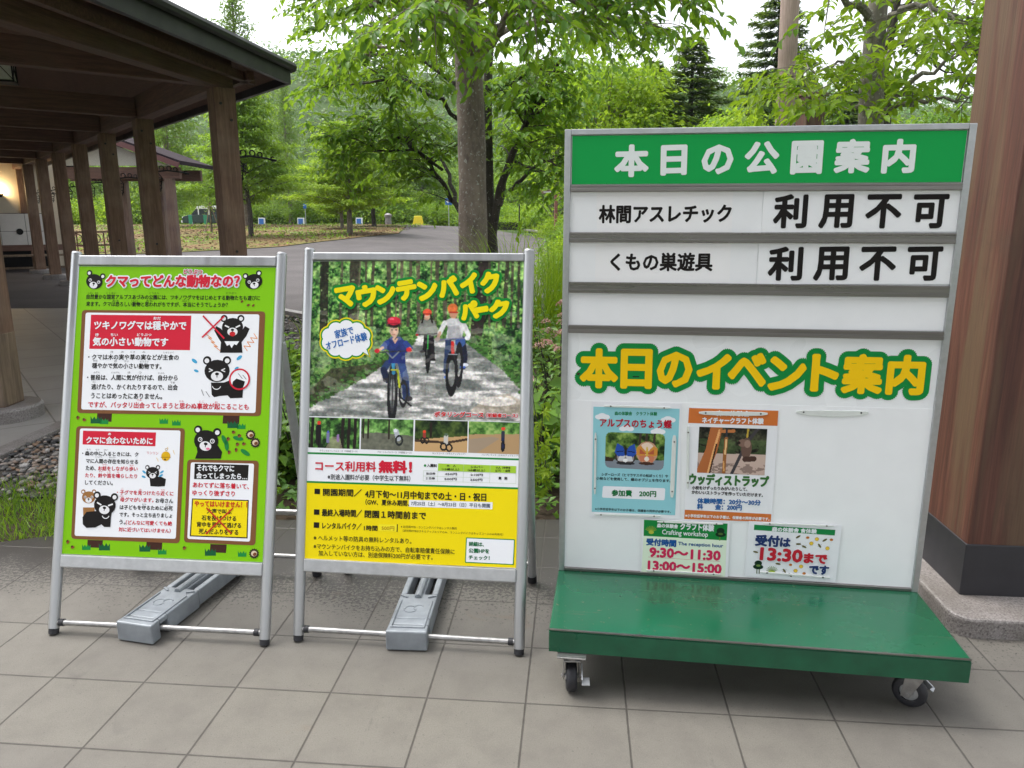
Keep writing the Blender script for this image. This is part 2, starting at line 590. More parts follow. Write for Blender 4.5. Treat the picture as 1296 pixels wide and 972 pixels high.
class Art:
    """collects flat coloured shapes on a panel; panel-local x right, y up, z out of the face.
    pixel places are carried onto the panel's own plane first, then laid out square to it"""
    DZ = 0.00016
    def __init__(s, panel, z0=0.0006):
        s.W = world_of(panel); s.I = s.W.inverted(); s.panel = panel; s.z0 = z0
        s.V, s.F, s.C, s.nv = [], [], [], 0
        s.layer = 0
    def uv(s, px, py, z=0.0):
        o = s.I @ EYE
        d = (s.I.to_3x3() @ ray(px, py))
        p = o + d * ((z - o.z) / d.z)
        return np.array([p.x, p.y])
    def _add(s, v2, f, c, z):
        v = np.empty((len(v2), 3)); v[:, :2] = v2; v[:, 2] = z
        s.V.append(v); s.F.append(np.asarray(f) + s.nv); s.nv += len(v)
        s.C.append(np.tile(np.array(c, float), (len(f), 1)))
    def z(s, L): return s.z0 + L * s.DZ
    def poly(s, pts, c, L=1, px=True):
        p = np.array([s.uv(*q) for q in pts]) if px else np.array(pts)
        a = sum(p[i][0] * p[(i+1) % len(p)][1] - p[(i+1) % len(p)][0] * p[i][1] for i in range(len(p)))
        if a < 0: p = p[::-1]
        from mathutils.geometry import tessellate_polygon
        tri = tessellate_polygon([[Vector((x, y, 0)) for x, y in p]])
        fs = []
        for t in tri:
            q = [p[i] for i in t]
            ar = (q[1][0]-q[0][0])*(q[2][1]-q[0][1]) - (q[2][0]-q[0][0])*(q[1][1]-q[0][1])
            fs.append(t if ar > 0 else t[::-1])
        s._add(p, fs, c, s.z(L))
    def quad_of(s, pts):
        return np.array([s.uv(*q) for q in pts])
    def rrect(s, pts, r, c, L=1, n=5):
        """rounded quad from four pixel corners TL TR BR BL; r in metres"""
        q = s.quad_of(pts)
        out = []
        for i in range(4):
            p, a, b = q[i], q[i-1], q[(i+1) % 4]
            da, db = (a-p)/np.linalg.norm(a-p), (b-p)/np.linalg.norm(b-p)
            for k in range(n + 1):
                t = k / n
                s0, s1 = p + da * r, p + db * r
                out.append((1-t)**2 * s0 + 2*t*(1-t) * p + t*t * s1)
        s.poly(out, c, L, px=False)
    def ell(s, cx, cy, rx, ry, c, L=1, rot=0, n=20, a0=0, a1=360):
        """ellipse; centre in pixels, radii in metres, rotation in degrees"""
        o = s.uv(cx, cy)
        pts = []
        m = n if a1 - a0 < 360 else n
        for k in range(m if a1 - a0 >= 360 else m + 1):
            t = R(a0 + (a1 - a0) * k / m)
            x, y = rx * math.cos(t), ry * math.sin(t)
            cr, sr = math.cos(R(rot)), math.sin(R(rot))
            pts.append((o[0] + x*cr - y*sr, o[1] + x*sr + y*cr))
        s.poly(pts, c, L, px=False)
    def line(s, pts, wd, c, L=1, px=True):
        p = [np.array(s.uv(*q)) if px else np.array(q) for q in pts]
        for a, b in zip(p, p[1:]):
            d = (b - a) / (np.linalg.norm(b - a) + 1e-9)
            n = np.array([-d[1], d[0]]) * wd / 2
            e = d * wd * 0.3
            s._add(np.array([a-n-e, b-n+e, b+n+e, a+n-e]), [(0,1,2),(0,2,3)], c, s.z(L))
    def ring(s, cx, cy, r, wd, c, L=1, n=32, a0=0, a1=360):
        o = s.uv(cx, cy)
        for k in range(n):
            ta, tb = R(a0 + (a1-a0)*k/n), R(a0 + (a1-a0)*(k+1)/n)
            q = [(rr*math.cos(t)+o[0], rr*math.sin(t)+o[1]) for rr, t in ((r-wd/2,ta),(r+wd/2,ta),(r+wd/2,tb),(r-wd/2,tb))]
            s._add(np.array(q), [(0,1,2),(0,2,3)], c, s.z(L))
    def text(s, body, l, r, hpx, c, L=3, bold=0.0, halo=None, hc=(0.8,0.8,0.8), res=2, tilt=True, n=10, italic=0.0, off=0.0):
        """body runs from pixel l to pixel r (both at mid height), hpx tall in pixels; bold and halo in metres"""
        v, f = text_cached(body, off, res)
        a, b = s.uv(*l), s.uv(*r)
        t_, u_ = s.uv((l[0]+r[0])/2, (l[1]+r[1])/2 - hpx/2), s.uv((l[0]+r[0])/2, (l[1]+r[1])/2 + hpx/2)
        hgt = np.linalg.norm(t_ - u_)
        mn, mx = v.min(0), v.max(0)
        wdt = np.linalg.norm(b - a)
        q = (v - mn) / (mx - mn)
        q[:, 0] *= wdt
        q[:, 1] = (q[:, 1] - 0.5) * hgt
        q[:, 0] += italic * q[:, 1]
        d = (b - a) / wdt if tilt else np.array([1.0, 0.0])
        nn = np.array([-d[1], d[0]])
        q = a + q[:, :1] * d + q[:, 1:] * nn
        zz = s.z(L)
        if halo:
            m = 24
            for k in range(m):
                t = 2 * math.pi * k / m
                s._add(q + np.array([math.cos(t), math.sin(t)]) * halo, f, hc, zz + k * 0.00006)
            for k in range(8):
                t = 2 * math.pi * k / 8
                s._add(q + np.array([math.cos(t), math.sin(t)]) * halo * 0.5, f, hc, zz + (m + k) * 0.00006)
            zz += 0.0022
        if bold:
            for k in range(n):
                t = 2 * math.pi * k / n
                s._add(q + np.array([math.cos(t), math.sin(t)]) * bold, f, c, zz + k * 0.00006)
            zz += n * 0.00006
        s._add(q, f, c, zz)
    def lines(s, rows, c, hpx, **kw):
        for body, l, r in rows: s.text(body, l, r, hpx, c, **kw)
    def build(s, name, mat=None, parent=None):
        o = np_mesh(name, np.concatenate(s.V), np.concatenate(s.F), mat or M['print'], parent or s.panel, fcol=np.concatenate(s.C))
        s.V, s.F, s.C, s.nv = [], [], [], 0
        return o
    def raster(s, name, quad, img, L=1, mat=None, parent=None, clip=None):
        """a printed picture: img HxWx3 (display values) spread over a pixel quad TL TR BR BL"""
        q = s.quad_of(quad)
        h, w_ = img.shape[:2]
        u = np.linspace(0, 1, w_ + 1)[None, :, None]; v = np.linspace(0, 1, h + 1)[:, None, None]
        P = (q[0]*(1-u) + q[1]*u) * (1-v) + (q[3]*(1-u) + q[2]*u) * v
        V = np.empty((h + 1, w_ + 1, 3)); V[..., :2] = P; V[..., 2] = s.z(L)
        i = np.arange(h)[:, None] * (w_ + 1) + np.arange(w_)[None, :]
        F = np.stack([i + w_ + 1, i + w_ + 2, i + 1, i], -1).reshape(-1, 4)
        C = np.clip(img, 0, 1).reshape(-1, 3)
        C = np.where(C <= 0.04045, C / 12.92, ((C + 0.055) / 1.055) ** 2.4) * 0.98
        if clip is not None:
            k = clip.reshape(-1); F = F[k]; C = C[k]
        return np_mesh(name, V.reshape(-1, 3), F, mat or M['print'], parent or s.panel, fcol=C)

# display-value colours of printing inks
def ink(r, g, b, k=0.9):
    c = srgb(r, g, b)
    return tuple(x * k for x in c)
RED, BLACK, WHITE = ink(215, 32, 58), ink(28, 24, 22), ink(246, 248, 252)
GREEN, YELLOW, BLUE = ink(20, 140, 60), ink(250, 226, 0), ink(40, 100, 180)
BEARK = ink(22, 18, 17)

class Paint:
    """a small painter for the printed photographs; coordinates are photo pixels within a box"""
    def __init__(s, x0, y0, x1, y1, k=1.1, seed=1):
        s.x0, s.y0, s.k = x0, y0, k
        s.w, s.h = int((x1-x0)*k), int((y1-y0)*k)
        yy, xx = np.mgrid[0:s.h, 0:s.w]
        s.X = x0 + (xx + 0.5) / k; s.Y = y0 + (yy + 0.5) / k
        s.im = np.zeros((s.h, s.w, 3))
        s.r = np.random.default_rng(seed)
    def noise(s, sx, sy, octs=3):
        out = np.zeros((s.h, s.w)); amp = 1; tot = 0
        for o in range(octs):
            gx, gy = int((s.w / s.k) / sx) + 3, int((s.h / s.k) / sy) + 3
            g = s.r.random((gy, gx))
            fx = (s.X - s.x0) / sx; fy = (s.Y - s.y0) / sy
            ix, iy = np.clip(fx.astype(int), 0, gx-2), np.clip(fy.astype(int), 0, gy-2)
            tx, ty = fx - ix, fy - iy
            tx = tx*tx*(3-2*tx); ty = ty*ty*(3-2*ty)
            out += amp * ((g[iy,ix]*(1-tx)+g[iy,ix+1]*tx)*(1-ty) + (g[iy+1,ix]*(1-tx)+g[iy+1,ix+1]*tx)*ty)
            tot += amp; amp *= 0.6; sx /= 2; sy /= 2
        return out / tot
    def put(s, mask, c, a=1.0):
        m = (mask * a)[..., None] if mask.dtype != bool else (mask.astype(float) * a)[..., None]
        s.im = s.im * (1 - m) + np.asarray(c, float) * m
        return s
    def poly(s, pts, c, a=1.0):
        ins = np.zeros((s.h, s.w), bool)
        n = len(pts)
        for i in range(n):
            (xa, ya), (xb, yb) = pts[i], pts[(i+1) % n]
            if ya == yb: continue
            cond = ((s.Y < ya) != (s.Y < yb)) & (s.X < (xb-xa)*(s.Y-ya)/(yb-ya)+xa)
            ins ^= cond
        c = np.array(c) / 255 if not hasattr(c, 'shape') else c
        return s.put(ins, c, a)
    def ell(s, cx, cy, rx, ry, c, a=1.0):
        return s.put(((s.X-cx)/rx)**2 + ((s.Y-cy)/ry)**2 < 1, np.array(c)/255, a)
    def ring(s, cx, cy, rx, ry, wd, c):
        d = np.sqrt(((s.X-cx)/rx)**2 + ((s.Y-cy)/ry)**2)
        return s.put(np.abs(d - 1) < wd / min(rx, ry), np.array(c)/255)
    def line(s, pts, wd, c, a=1.0):
        for (xa, ya), (xb, yb) in zip(pts, pts[1:]):
            dx, dy = xb-xa, yb-ya
            t = np.clip(((s.X-xa)*dx + (s.Y-ya)*dy) / (dx*dx+dy*dy+1e-9), 0, 1)
            d = np.hypot(s.X-xa-t*dx, s.Y-ya-t*dy)
            s.put(d < wd/2, np.array(c)/255, a)
        return s
    def leaves(s, dark, mid, light, scale=5, lo=0.35, hi=0.65):
        n = s.noise(scale, scale, 3); m = s.noise(scale*4, scale*4, 2)
        f = np.clip((n*0.65 + m*0.35 - lo) / (hi - lo), 0, 1)[..., None]
        d, mi, l = (np.array(q)/255 for q in (dark, mid, light))
        s.im = np.where(f < 0.5, d + (mi-d)*f*2, mi + (l-mi)*(f*2-1))
        return s
# ---------------------------------------------------------------- A-frame signs
SW, SLEN = 0.7528, 1.33
def a_frame(x, y, yaw, tilt, label, group):
    t = empty('a_frame_sign', (x, y, 0), R(yaw), label, 'sign', group)
    th = R(tilt)
    LM = Matrix.Rotation(R(90) - th, 4, 'X')        # leaf frame: x across, y up the leaf, z towards the reader
    for sx in (-1, 1):
        p = MB()
        X = sx * SW / 2
        # oval extruded upright with a flat keyed inner face
        prof = [(0.0185*math.cos(a), 0.0155*math.sin(a)) for a in np.linspace(0, 2*math.pi, 20, endpoint=False)]
        b = len(p.v)
        n = len(prof)
        for yy in (0.022, SLEN):
            p.v += [(X + px_, yy, pz_) for px_, pz_ in prof]
        p.f += [(b+k, b+n+k, b+n+(k+1) % n, b+(k+1) % n) for k in range(n)]
        p.f += [tuple(b+k for k in range(n)), tuple(b+n+k for k in range(n))[::-1]]
        post = p.build('upright', M['alu'], t, smooth=True, mtx=LM)
        c = MB().cyl((X, SLEN, 0), (X, SLEN+0.006, 0), 0.0175, 0.015, 16)
        c.build('end_cap', M['alu_dull'], post, smooth=True)
        c = MB().cyl((X, 0.004, 0), (X, 0.0225, 0), 0.0165, 0.0165, 16)
        c.build('rubber_foot', M['rubber'], post, smooth=True)
    return t, LM

def finish_frame(t, LM, top, bot, cross_y):
    """rails, cross bar, back leaf. top, bot: the poster's edges along the leaf"""
    iw = SW - 0.03
    MB().box((0, (top + SLEN - 0.008) / 2 + 0.001, 0), (iw, SLEN - 0.010 - top, 0.026)).build('top_rail', M['alu'], t, bevel=0.004, mtx=LM)
    MB().box((0, bot - 0.023, 0), (iw, 0.044, 0.026)).build('bottom_rail', M['alu_dull'], t, bevel=0.004, mtx=LM)
    c = MB().cyl((-SW/2 + 0.015, cross_y, 0), (SW/2 - 0.015, cross_y, 0), 0.0095, None, 14)
    cb = c.build('cross_bar', M['steel'], t, smooth=True, mtx=LM)
    for sx in (-1, 1):
        MB().cyl((sx*(SW/2-0.020), cross_y, 0), (sx*(SW/2-0.036), cross_y, 0), 0.0125, None, 12).build('bar_sleeve', M['rubber'], cb, smooth=True)
    # hinge and back leaf
    hs_ = 1.02
    h = LM @ Vector((0, hs_, -0.03))
    foot = Vector((0, 0.51, 0.012))
    for sx in (-1, 1):
        X = sx * (SW / 2 - 0.0)
        a, b = Vector((X, h.y, h.z)), Vector((X, foot.y, foot.z))
        lg = MB().tube([a, b], [0.0165, 0.0165], 14).build('rear_leg', M['alu_dull'], t, smooth=True)
        d = (b - a).normalized()
        MB().cyl(b - d*0.02, b + d*0.012, 0.0185, None, 14).build('rubber_foot', M['rubber'], lg, smooth=True)
        hg = MB()
        hg.box((X, hs_ - 0.005, -0.030), (0.012, 0.085, 0.034))
        hg.cyl((X - sx*0.012, hs_ - 0.0, -0.03), (X + sx*0.014, hs_, -0.03), 0.010, None, 12)
        hg.box((X + sx*0.002, hs_ - 0.19, -0.0225), (0.026, 0.27, 0.012))
        hg.build('hinge_plate', M['alu_dull'], t, bevel=0.002, mtx=LM)
        st = MB().tube([(X - sx*0.018, h.y + 0.004, h.z + 0.012), (X - sx*0.018, h.y - 0.01, h.z + 0.02)], 0.012, 10)
    def on_leg(zz):
        f = (zz - foot.z) / (h.z - foot.z)
        return foot + (h - foot) * f
    for zz, r in ((0.085, 0.0095), (0.29, 0.012)):
        p = on_leg(zz)
        MB().cyl((-SW/2+0.012, p.y, p.z), (SW/2-0.012, p.y, p.z), r, None, 12).build('rear_bar', M['steel'], t, smooth=True)
    p = on_leg(0.96)
    MB().cyl((-SW/2+0.012, p.y, p.z), (SW/2-0.012, p.y, p.z), 0.012, None, 12).build('rear_bar', M['steel'], t, smooth=True)

def leaf_plane(t, LM):
    """a bare helper object used only to measure pixel places on the leaf"""
    class P: pass
    p = P(); p.matrix_basis = t.matrix_basis @ LM; p.parent = None
    return p

def make_panel(t, LM, corners, mat_face):
    A = Art(leaf_plane(t, LM)); 
    q = [A.uv(*c, z=0.006) for c in corners]
    top = (q[0][1] + q[1][1]) / 2; bot = (q[2][1] + q[3][1]) / 2
    iw = SW - 0.030
    pan = MB().box((0, (top+bot)/2, 0.0), (iw, top - bot, 0.012)).build('poster_panel', M['sign_back'], t, mtx=LM)
    face = Art(leaf_plane(t, LM), 0.0066)
    face.panel = pan
    return pan, face, top, bot, iw

# ================================================================ sign one: about bears
s1, LM1 = a_frame(-1.2065, 2.3013, -5.29, 15.97, 'silver A-frame sign with a lime green poster of cartoon bears', 'A-frame signs on the tiles')
pan, A, top, bot, iw = make_panel(s1, LM1, [(98,337),(349,338),(332,711),(80,702)], None)
finish_frame(s1, LM1, top, bot, 0.042)
LIME = ink(128, 196, 0, 0.95)
hw = iw / 2 - 0.001
A.poly([(-hw, bot+.001), (hw, bot+.001), (hw, top-.001), (-hw, top-.001)], LIME, 0, px=False)
A.build('lime_sheet')
BROWN, DBROWN = ink(128, 84, 50), ink(66, 36, 26)
def Q1(*p): return [(80 + x/4.417, 310 + y/4.417) for x, y in p]
def Q2(*p): return [(80 + x/4.469, 520 + y/4.469) for x, y in p]
def q1(x, y): return (80 + x/4.417, 310 + y/4.417)
def q2(x, y): return (80 + x/4.469, 520 + y/4.469)
# sign legs drawn behind the three boxes, with tufts of grass
for q in (Q2((200,10),(283,12),(280,62),(196,58)), Q2((910,25),(1003,28),(1000,75),(906,72)),
          Q2((145,728),(232,731),(228,774),(142,770)), Q2((478,738),(567,741),(564,786),(474,782)), Q2((838,752),(930,755),(926,802),(834,798))):
    A.poly(q, DBROWN, 1)
def tuft(x, y, wd, dark=True):
    c = ink(10, 92, 52) if dark else ink(22, 140, 62)
    n = 4; h = wd * 0.62
    pts = [(x-wd/2, y+h/2), (x+wd/2, y+h/2)]
    for k in range(n):
        f = 1 - k/(n-1)
        pts.append((x-wd/2+wd*(f), y-h/2 - (3 if k % 2 else 0)))
        if k < n-1: pts.append((x-wd/2+wd*(f-0.17), y-h*0.1))
    A.poly(Q2(*pts), c, 2)
for x, y, d in ((193,52,1),(238,60,0),(575,58,0),(646,68,0),(965,78,1),(1012,88,0),(138,770,0),(240,768,1),(468,775,1),(566,795,0),(838,798,1),(1017,808,0)):
    tuft(x, y, 62 if d else 48, d)
A.rrect(Q1((112,365),(1135,373),(1110,958),(85,940)), 0.014, BROWN, 3)
A.rrect(Q1((133,380),(1102,390),(1080,940),(108,920)), 0.008, WHITE, 4)
A.rrect(Q2((82,86),(695,98),(665,748),(52,722)), 0.014, BROWN, 3)
A.rrect(Q2((103,99),(670,111),(643,722),(72,705)), 0.008, WHITE, 4)
A.rrect(Q2((708,274),(1112,281),(1092,760),(688,742)), 0.014, BROWN, 3)
A.rrect(Q2((728,290),(1085,298),(1062,738),(708,722)), 0.008, WHITE, 4)
A.poly(Q1((163,392),(722,397),(715,590),(153,582)), RED, 5)
A.poly(Q2((120,112),(532,122),(528,200),(117,190)), RED, 5)
A.poly(Q2((750,297),(1055,305),(1050,392),(746,385)), BLACK, 5)
A.poly(Q2((735,494),(1055,503),(1048,720),(722,708)), BLACK, 5)
A.poly(Q2((741,500),(1049,509),(1042,713),(729,702)), YELLOW, 6)
A.build('sign_boards')

# drawn bears: plain black bears with pale muzzles
PX = 0.00262       # metres per photo pixel on this leaf
def bear_head(x, y, r, L=7, tilt=0, body=BEARK, eye='ring', mouth=None, face=ink(238,238,240)):
    """x, y photo pixels; r head radius in pixels"""
    m = r * PX
    c, s_ = math.cos(R(tilt)), math.sin(R(tilt))
    def P(dx, dy): return (x + (dx*c - dy*s_)*r, y + (dx*s_ + dy*c)*r)
    for sx in (-1, 1):
        A.ell(*P(sx*0.78, -0.82), m*0.36, m*0.36, body, L)
        A.ell(*P(sx*0.80, -0.80), m*0.20, m*0.20, face, L+1)
    A.ell(*P(0, 0), m*1.08, m*0.92, body, L+1, rot=-tilt)
    A.ell(*P(0, 0.42), m*0.52, m*0.40, face, L+2, rot=-tilt)
    A.ell(*P(0, 0.24), m*0.17, m*0.12, BEARK, L+3, rot=-tilt)
    A.line([P(0, 0.3), P(0, 0.5)], m*0.07, BEARK, L+3)
    for sx in (-1, 1):
        ex, ey = P(sx*0.5, -0.05)
        if eye == 'ring':
            A.ell(ex, ey, m*0.2, m*0.2, face, L+2); A.ell(ex, ey, m*0.13, m*0.13, BEARK, L+3); A.ell(ex+0.3, ey-0.3, m*0.05, m*0.05, face, L+4)
        elif eye == 'cross':
            A.line([P(sx*0.62, -0.18), P(sx*0.35, -0.05), P(sx*0.62, 0.06)], m*0.08, face, L+2)
        else:
            A.line([P(sx*0.68, -0.16), P(sx*0.34, 0.0)], m*0.14, face, L+2)
    if mouth:
        A.ell(*P(0, 0.62), m*0.3, m*0.24, mouth, L+3)
e = q1(182, 207); bear_head(*e, 11, tilt=14)
A.build('bear_head_drawing')
e = q1(1070, 207); bear_head(*e, 11, tilt=-12)
A.build('bear_head_drawing')
# the fierce bear, crossed out
x, y = q1(948, 540)
A.poly(Q1((882,604),(888,545),(872,520),(850,480),(862,455),(888,470),(905,490),(990,490),(1005,480),(1022,455),(1048,470),(1030,510),(1003,545),(1008,604)), BEARK, 7)
e = q1(952, 462); bear_head(*e, 13.5, eye='angry', mouth=ink(205, 30, 40))
A.poly(Q1((908,540),(990,540),(975,562),(962,556),(948,578),(936,558),(922,566)), WHITE, 12)
for sx, xs_ in ((-1, (815, 870)), (1, (1085, 1020))):
    zz = []
    for k in range(8):
        f = k / 7
        zz.append(q1(xs_[0] + (xs_[1]-xs_[0])*f + (14 if k % 2 else -14), 505 + 80*f + (8 if k % 2 else -8)))
    A.line(zz, 0.0022, ink(240, 140, 30), 7)
A.line(Q1((790,400),(905,523)), 0.0055, RED, 14); A.line(Q1((905,402),(785,517)), 0.0055, RED, 15)
A.build('fierce_bear_drawing')
# the timid bear with a lens over its tail
A.poly(Q1((832,770),(905,770),(960,748),(1000,752),(1012,800),(1008,855),(940,858),(925,842),(880,845),(850,852),(836,838)), BEARK, 7)
e = q1(866, 705); bear_head(*e, 16, eye='cross')
A.ring(*q1(864, 782), 0.016, 0.0024, WHITE, 12, n=12, a0=200, a1=340)
A.ell(*q1(992, 752), 0.0345, 0.0345, WHITE, 13, n=30)
A.poly(Q1((950,790),(955,765),(975,748),(1000,756),(1022,764),(1018,782),(1010,800),(985,808)), BEARK, 14)
A.ring(*q1(992, 752), 0.0345, 0.0058, RED, 15)
for a_, b_ in (((985,720),(1008,748)), ((1010,728),(1030,752)), ((780,810),(792,842)), ((805,820),(825,850))): A.line(Q1(a_, b_), 0.0016, BEARK, 16)
for px_, py_, rr, ro in ((740,650,13,-35),(990,632,13,40),(750,705,10,-20),(975,690,9,30)): A.ell(*q1(px_, py_), rr*0.0009, rr*0.00045, ink(70,170,215), 7, rot=ro)
A.build('timid_bear_drawing')
# the bear peeping over the small box
A.poly(Q2((752,270),(765,232),(760,195),(880,195),(905,232),(897,270)), BEARK, 7)
e = q2(815, 170); bear_head(*e, 15.5, tilt=8)
A.ell(*q2(825, 214), 0.007, 0.004, ink(238,120,160), 13)
A.build('peeping_bear_drawing')
# small bear with a bell
A.poly(Q2((495,370),(560,372),(588,385),(582,425),(545,428),(500,425)), BEARK, 7)
e = q2(513, 350); bear_head(*e, 8.5, eye='cross')
for px_, py_, ro in ((465,345,-35),(565,345,35),(462,372,-20),(560,365,30)): A.ell(*q2(px_, py_), 0.008, 0.0035, ink(70,170,215), 7, rot=ro)
A.ell(*q2(587, 256), 0.0165, 0.0165, ink(228,180,20), 7); A.line(Q2((560,262),(614,262)), 0.002, ink(150,110,10), 8); A.ell(*q2(583,274), 0.003, 0.003, BEARK, 9)
A.ring(*q2(590, 218), 0.004, 0.0015, ink(180,140,20), 7)
for a_, b_ in (((535,265),(545,285)), ((628,222),(636,245)), ((596,205),(600,215))): A.line(Q2(a_, b_), 0.0016, ink(235,190,40), 7)
A.build('small_bear_drawing')
# mother and cub
A.poly(Q2((120,545),(185,545),(190,640),(130,640),(122,600)), ink(160,112,62), 7)
e = q2(152, 488); bear_head(*e, 8.6, body=ink(160,112,62), L=7)
A.poly(Q2((118,600),(140,570),(195,565),(225,555),(285,560),(278,600),(275,655),(240,655),(225,640),(190,658),(140,660),(120,640)), BEARK, 11)
e = q2(244, 532); bear_head(*e, 14, eye='angry', L=12, tilt=6)
A.ring(*q2(250, 585), 0.013, 0.0026, WHITE, 17, n=12, a0=200, a1=340)
A.build('mother_bear_drawing')
# acorns, leaves, chestnuts
for x_, y_ in ((1005,318),(1040,338),(1068,340)): A.ell(*q1(x_, y_), 0.0058, 0.0036, ink(120,66,34), 7, rot=x_ % 60)
for x_, y_, ro in ((92,40,50),(128,52,10),(970,122,20),(940,160,50),(1003,142,30),(992,190,40),(1028,188,20),(945,235,60),(985,222,70),(35,740,50),(62,770,20),(693,775,40)):
    A.ell(*q2(x_, y_), 0.007, 0.0046, ink(140,84,44), 7, rot=ro); A.ell(*q2(x_-4, y_-6), 0.0045, 0.003, ink(84,50,28), 8, rot=ro)
for x_, y_, ro in ((918,165,-60),(995,155,-10),(1035,235,-30),(930,195,-80)): A.ell(*q2(x_, y_), 0.019, 0.0075, ink(24,132,60), 6, rot=ro)
for x_, y_ in ((1065,135),(1092,180),(1085,805)):
    o_ = A.uv(*q2(x_, y_)); st = []
    for k in range(28):
        rr = 0.0185 if k % 2 else 0.0145
        st.append((o_[0] + rr*math.cos(2*math.pi*k/28), o_[1] + rr*math.sin(2*math.pi*k/28)))
    A.poly(st, ink(50,36,26), 7, px=False)
    A.ell(*q2(x_, y_), 0.0105, 0.0095, ink(225,205,175), 8); A.ell(*q2(x_+4, y_+4), 0.007, 0.0055, ink(120,68,36), 9, rot=30)
A.build('nuts_and_leaves_drawing')

# lettering
T = A.text
T('クマってどんな動物なの？', q1(252,205), q1(992,205), 15.0, RED, 8, bold=0.0022, halo=0.0068, hc=WHITE)
T('どうぶつ', q1(682,152), q1(785,154), 5.6, RED, 8, bold=0.0006, halo=0.003, hc=WHITE)
T('自然豊かな国営アルプスあづみの公園には、ツキノワグマをはじめとする動物たちも遊びに', q1(138,291), q1(1105,299), 6.0, BLACK, 3, bold=0.0004, n=4)
T('来ます。クマは恐ろしい動物と思われがちですが、本当にそうでしょうか？', q1(136,331), q1(925,337), 6.0, BLACK, 3, bold=0.0004, n=4)
for b_, x_ in (('しぜん　ゆた', 175), ('こくえい', 275), ('こうえん', 515), ('どうぶつ', 945)): T(b_, q1(x_-28, 271), q1(x_+28, 271), 2.6, BLACK, 3)
for b_, x_ in (('おそ', 300), ('どうぶつ', 405), ('おも', 488), ('ほんとう', 690)): T(b_, q1(x_-18, 314), q1(x_+18, 315), 2.6, BLACK, 3)
T('ツキノワグマは穏やかで', q1(182,450), q1(694,453), 10.6, WHITE, 7, bold=0.0012)
T('おだ', q1(512,411), q1(552,412), 3.4, WHITE, 7, bold=0.0004, n=4)
T('気の小さい動物です', q1(175,541), q1(592,545), 10.6, WHITE, 7, bold=0.0012)
for b_, x_, ww in (('き', 197, 10), ('ちい', 293, 20), ('どうぶつ', 460, 40)): T(b_, q1(x_-ww, 503), q1(x_+ww, 504), 3.4, WHITE, 7, bold=0.0004, n=4)
rows = [('・クマは木の実や草の実などが主食の',(148,627),(652,630)), ('穏やかで気の小さい動物です。',(170,675),(556,680)), ('・普段は、人間に気が付けば、自分から',(142,741),(646,744)),
        ('逃げたり、かくれたりするので、出会',(166,793),(646,797)), ('うことはめったにありません。',(164,843),(560,848))]
for b_, l, r in rows: T(b_, q1(*l), q1(*r), 6.9, BLACK, 7, bold=0.00055, n=5)
for b_, x_, y_ in (('き',280,599),('み',338,599),('くさ',396,600),('み',458,600),('しゅしょく',596,602),('おだ',188,648),('き',300,650),('ちい',362,651),('どうぶつ',460,653),('ふだん',195,713),('にんげん',300,714),('き',375,714),('つ',437,715),('じぶん',556,717),('に',182,765),('であ',618,770)):
    ww = 5 * len(b_) + 3; T(b_, q1(x_-ww, y_), q1(x_+ww, y_), 2.4, BLACK, 7)
T('ですが、バッタリ出会ってしまうと思わぬ事故が起こることも', q1(148,892), q1(1042,906), 7.6, RED, 7, bold=0.0006, n=5)
for b_, x_, y_ in (('であ',432,868),('おも',668,874),('じこ',780,876),('お',862,879)):
    ww = 5 * len(b_) + 3; T(b_, q1(x_-ww, y_), q1(x_+ww, y_), 2.4, RED, 7)
T('クマに会わないために', q2(140,164), q2(512,171), 8.6, WHITE, 7, bold=0.0009)
T('あ', q2(262,130), q2(278,131), 2.8, WHITE, 7, bold=0.0004, n=4)
for b_, l, r, c_ in (('・森の中に入るときには、ク',(116,239),(432,246),BLACK), ('マに人間の存在を知らせる',(138,282),(430,288),BLACK), ('ため、',(136,322),(192,324),BLACK), ('お話をしながら歩い',(206,324),(428,328),RED),
        ('たり、鈴や笛を鳴らしたり',(133,363),(425,369),RED), ('してください。',(132,404),(288,407),BLACK),
        ('・子グマを見つけたら近くに',(312,459),(630,467),RED), ('母グマがいます。',(330,500),(518,504),RED), ('お母さん',(530,506),(628,509),BLACK), ('は子どもを守るために必死',(328,543),(626,550),BLACK),
        ('です。そっと立ち去りましょ',(326,584),(622,591),BLACK), ('う。',(325,627),(360,628),BLACK), ('（どんなに可愛くても絶',(362,629),(622,636),RED), ('対に近づいてはいけません）',(322,668),(614,677),RED)):
    T(b_, q2(*l), q2(*r), 5.6, c_, 7, bold=0.00045, n=5)
for b_, x_, y_, c_ in (('もり',152,218,BLACK),('なか',202,219,BLACK),('はい',250,220,BLACK),('にんげん',210,260,BLACK),('そんざい',285,262,BLACK),('はなし',245,303,RED),('ある',395,308,RED),('すず',220,343,RED),('ふえ',265,344,RED),('な',318,346,RED),('こ',342,440,RED),('み',443,443,RED),('ちか',572,446,RED),('はは',338,481,RED),('まも',465,527,BLACK),('ひっし',600,531,BLACK)):
    ww = 4 * len(b_) + 3; T(b_, q2(x_-ww, y_), q2(x_+ww, y_), 1.9, c_, 7)
T('リンリン', q2(482,236), q2(545,240), 3.6, RED, 7)
T('それでもクマに', q2(764,321), q2(972,326), 7.4, WHITE, 7, bold=0.0008)
T('会ってしまったら…', q2(760,364), q2(1046,371), 7.4, WHITE, 7, bold=0.0008)
T('あわてずに落ち着いて、', q2(740,417), q2(1056,427), 6.8, RED, 7, bold=0.0006, n=5)
T('ゆっくり後ずさり', q2(738,461), q2(976,468), 6.8, RED, 7, bold=0.0006, n=5)
T('やってはいけません！！', q2(750,523), q2(1046,530), 7.2, ink(214,60,30), 8, bold=0.0008)
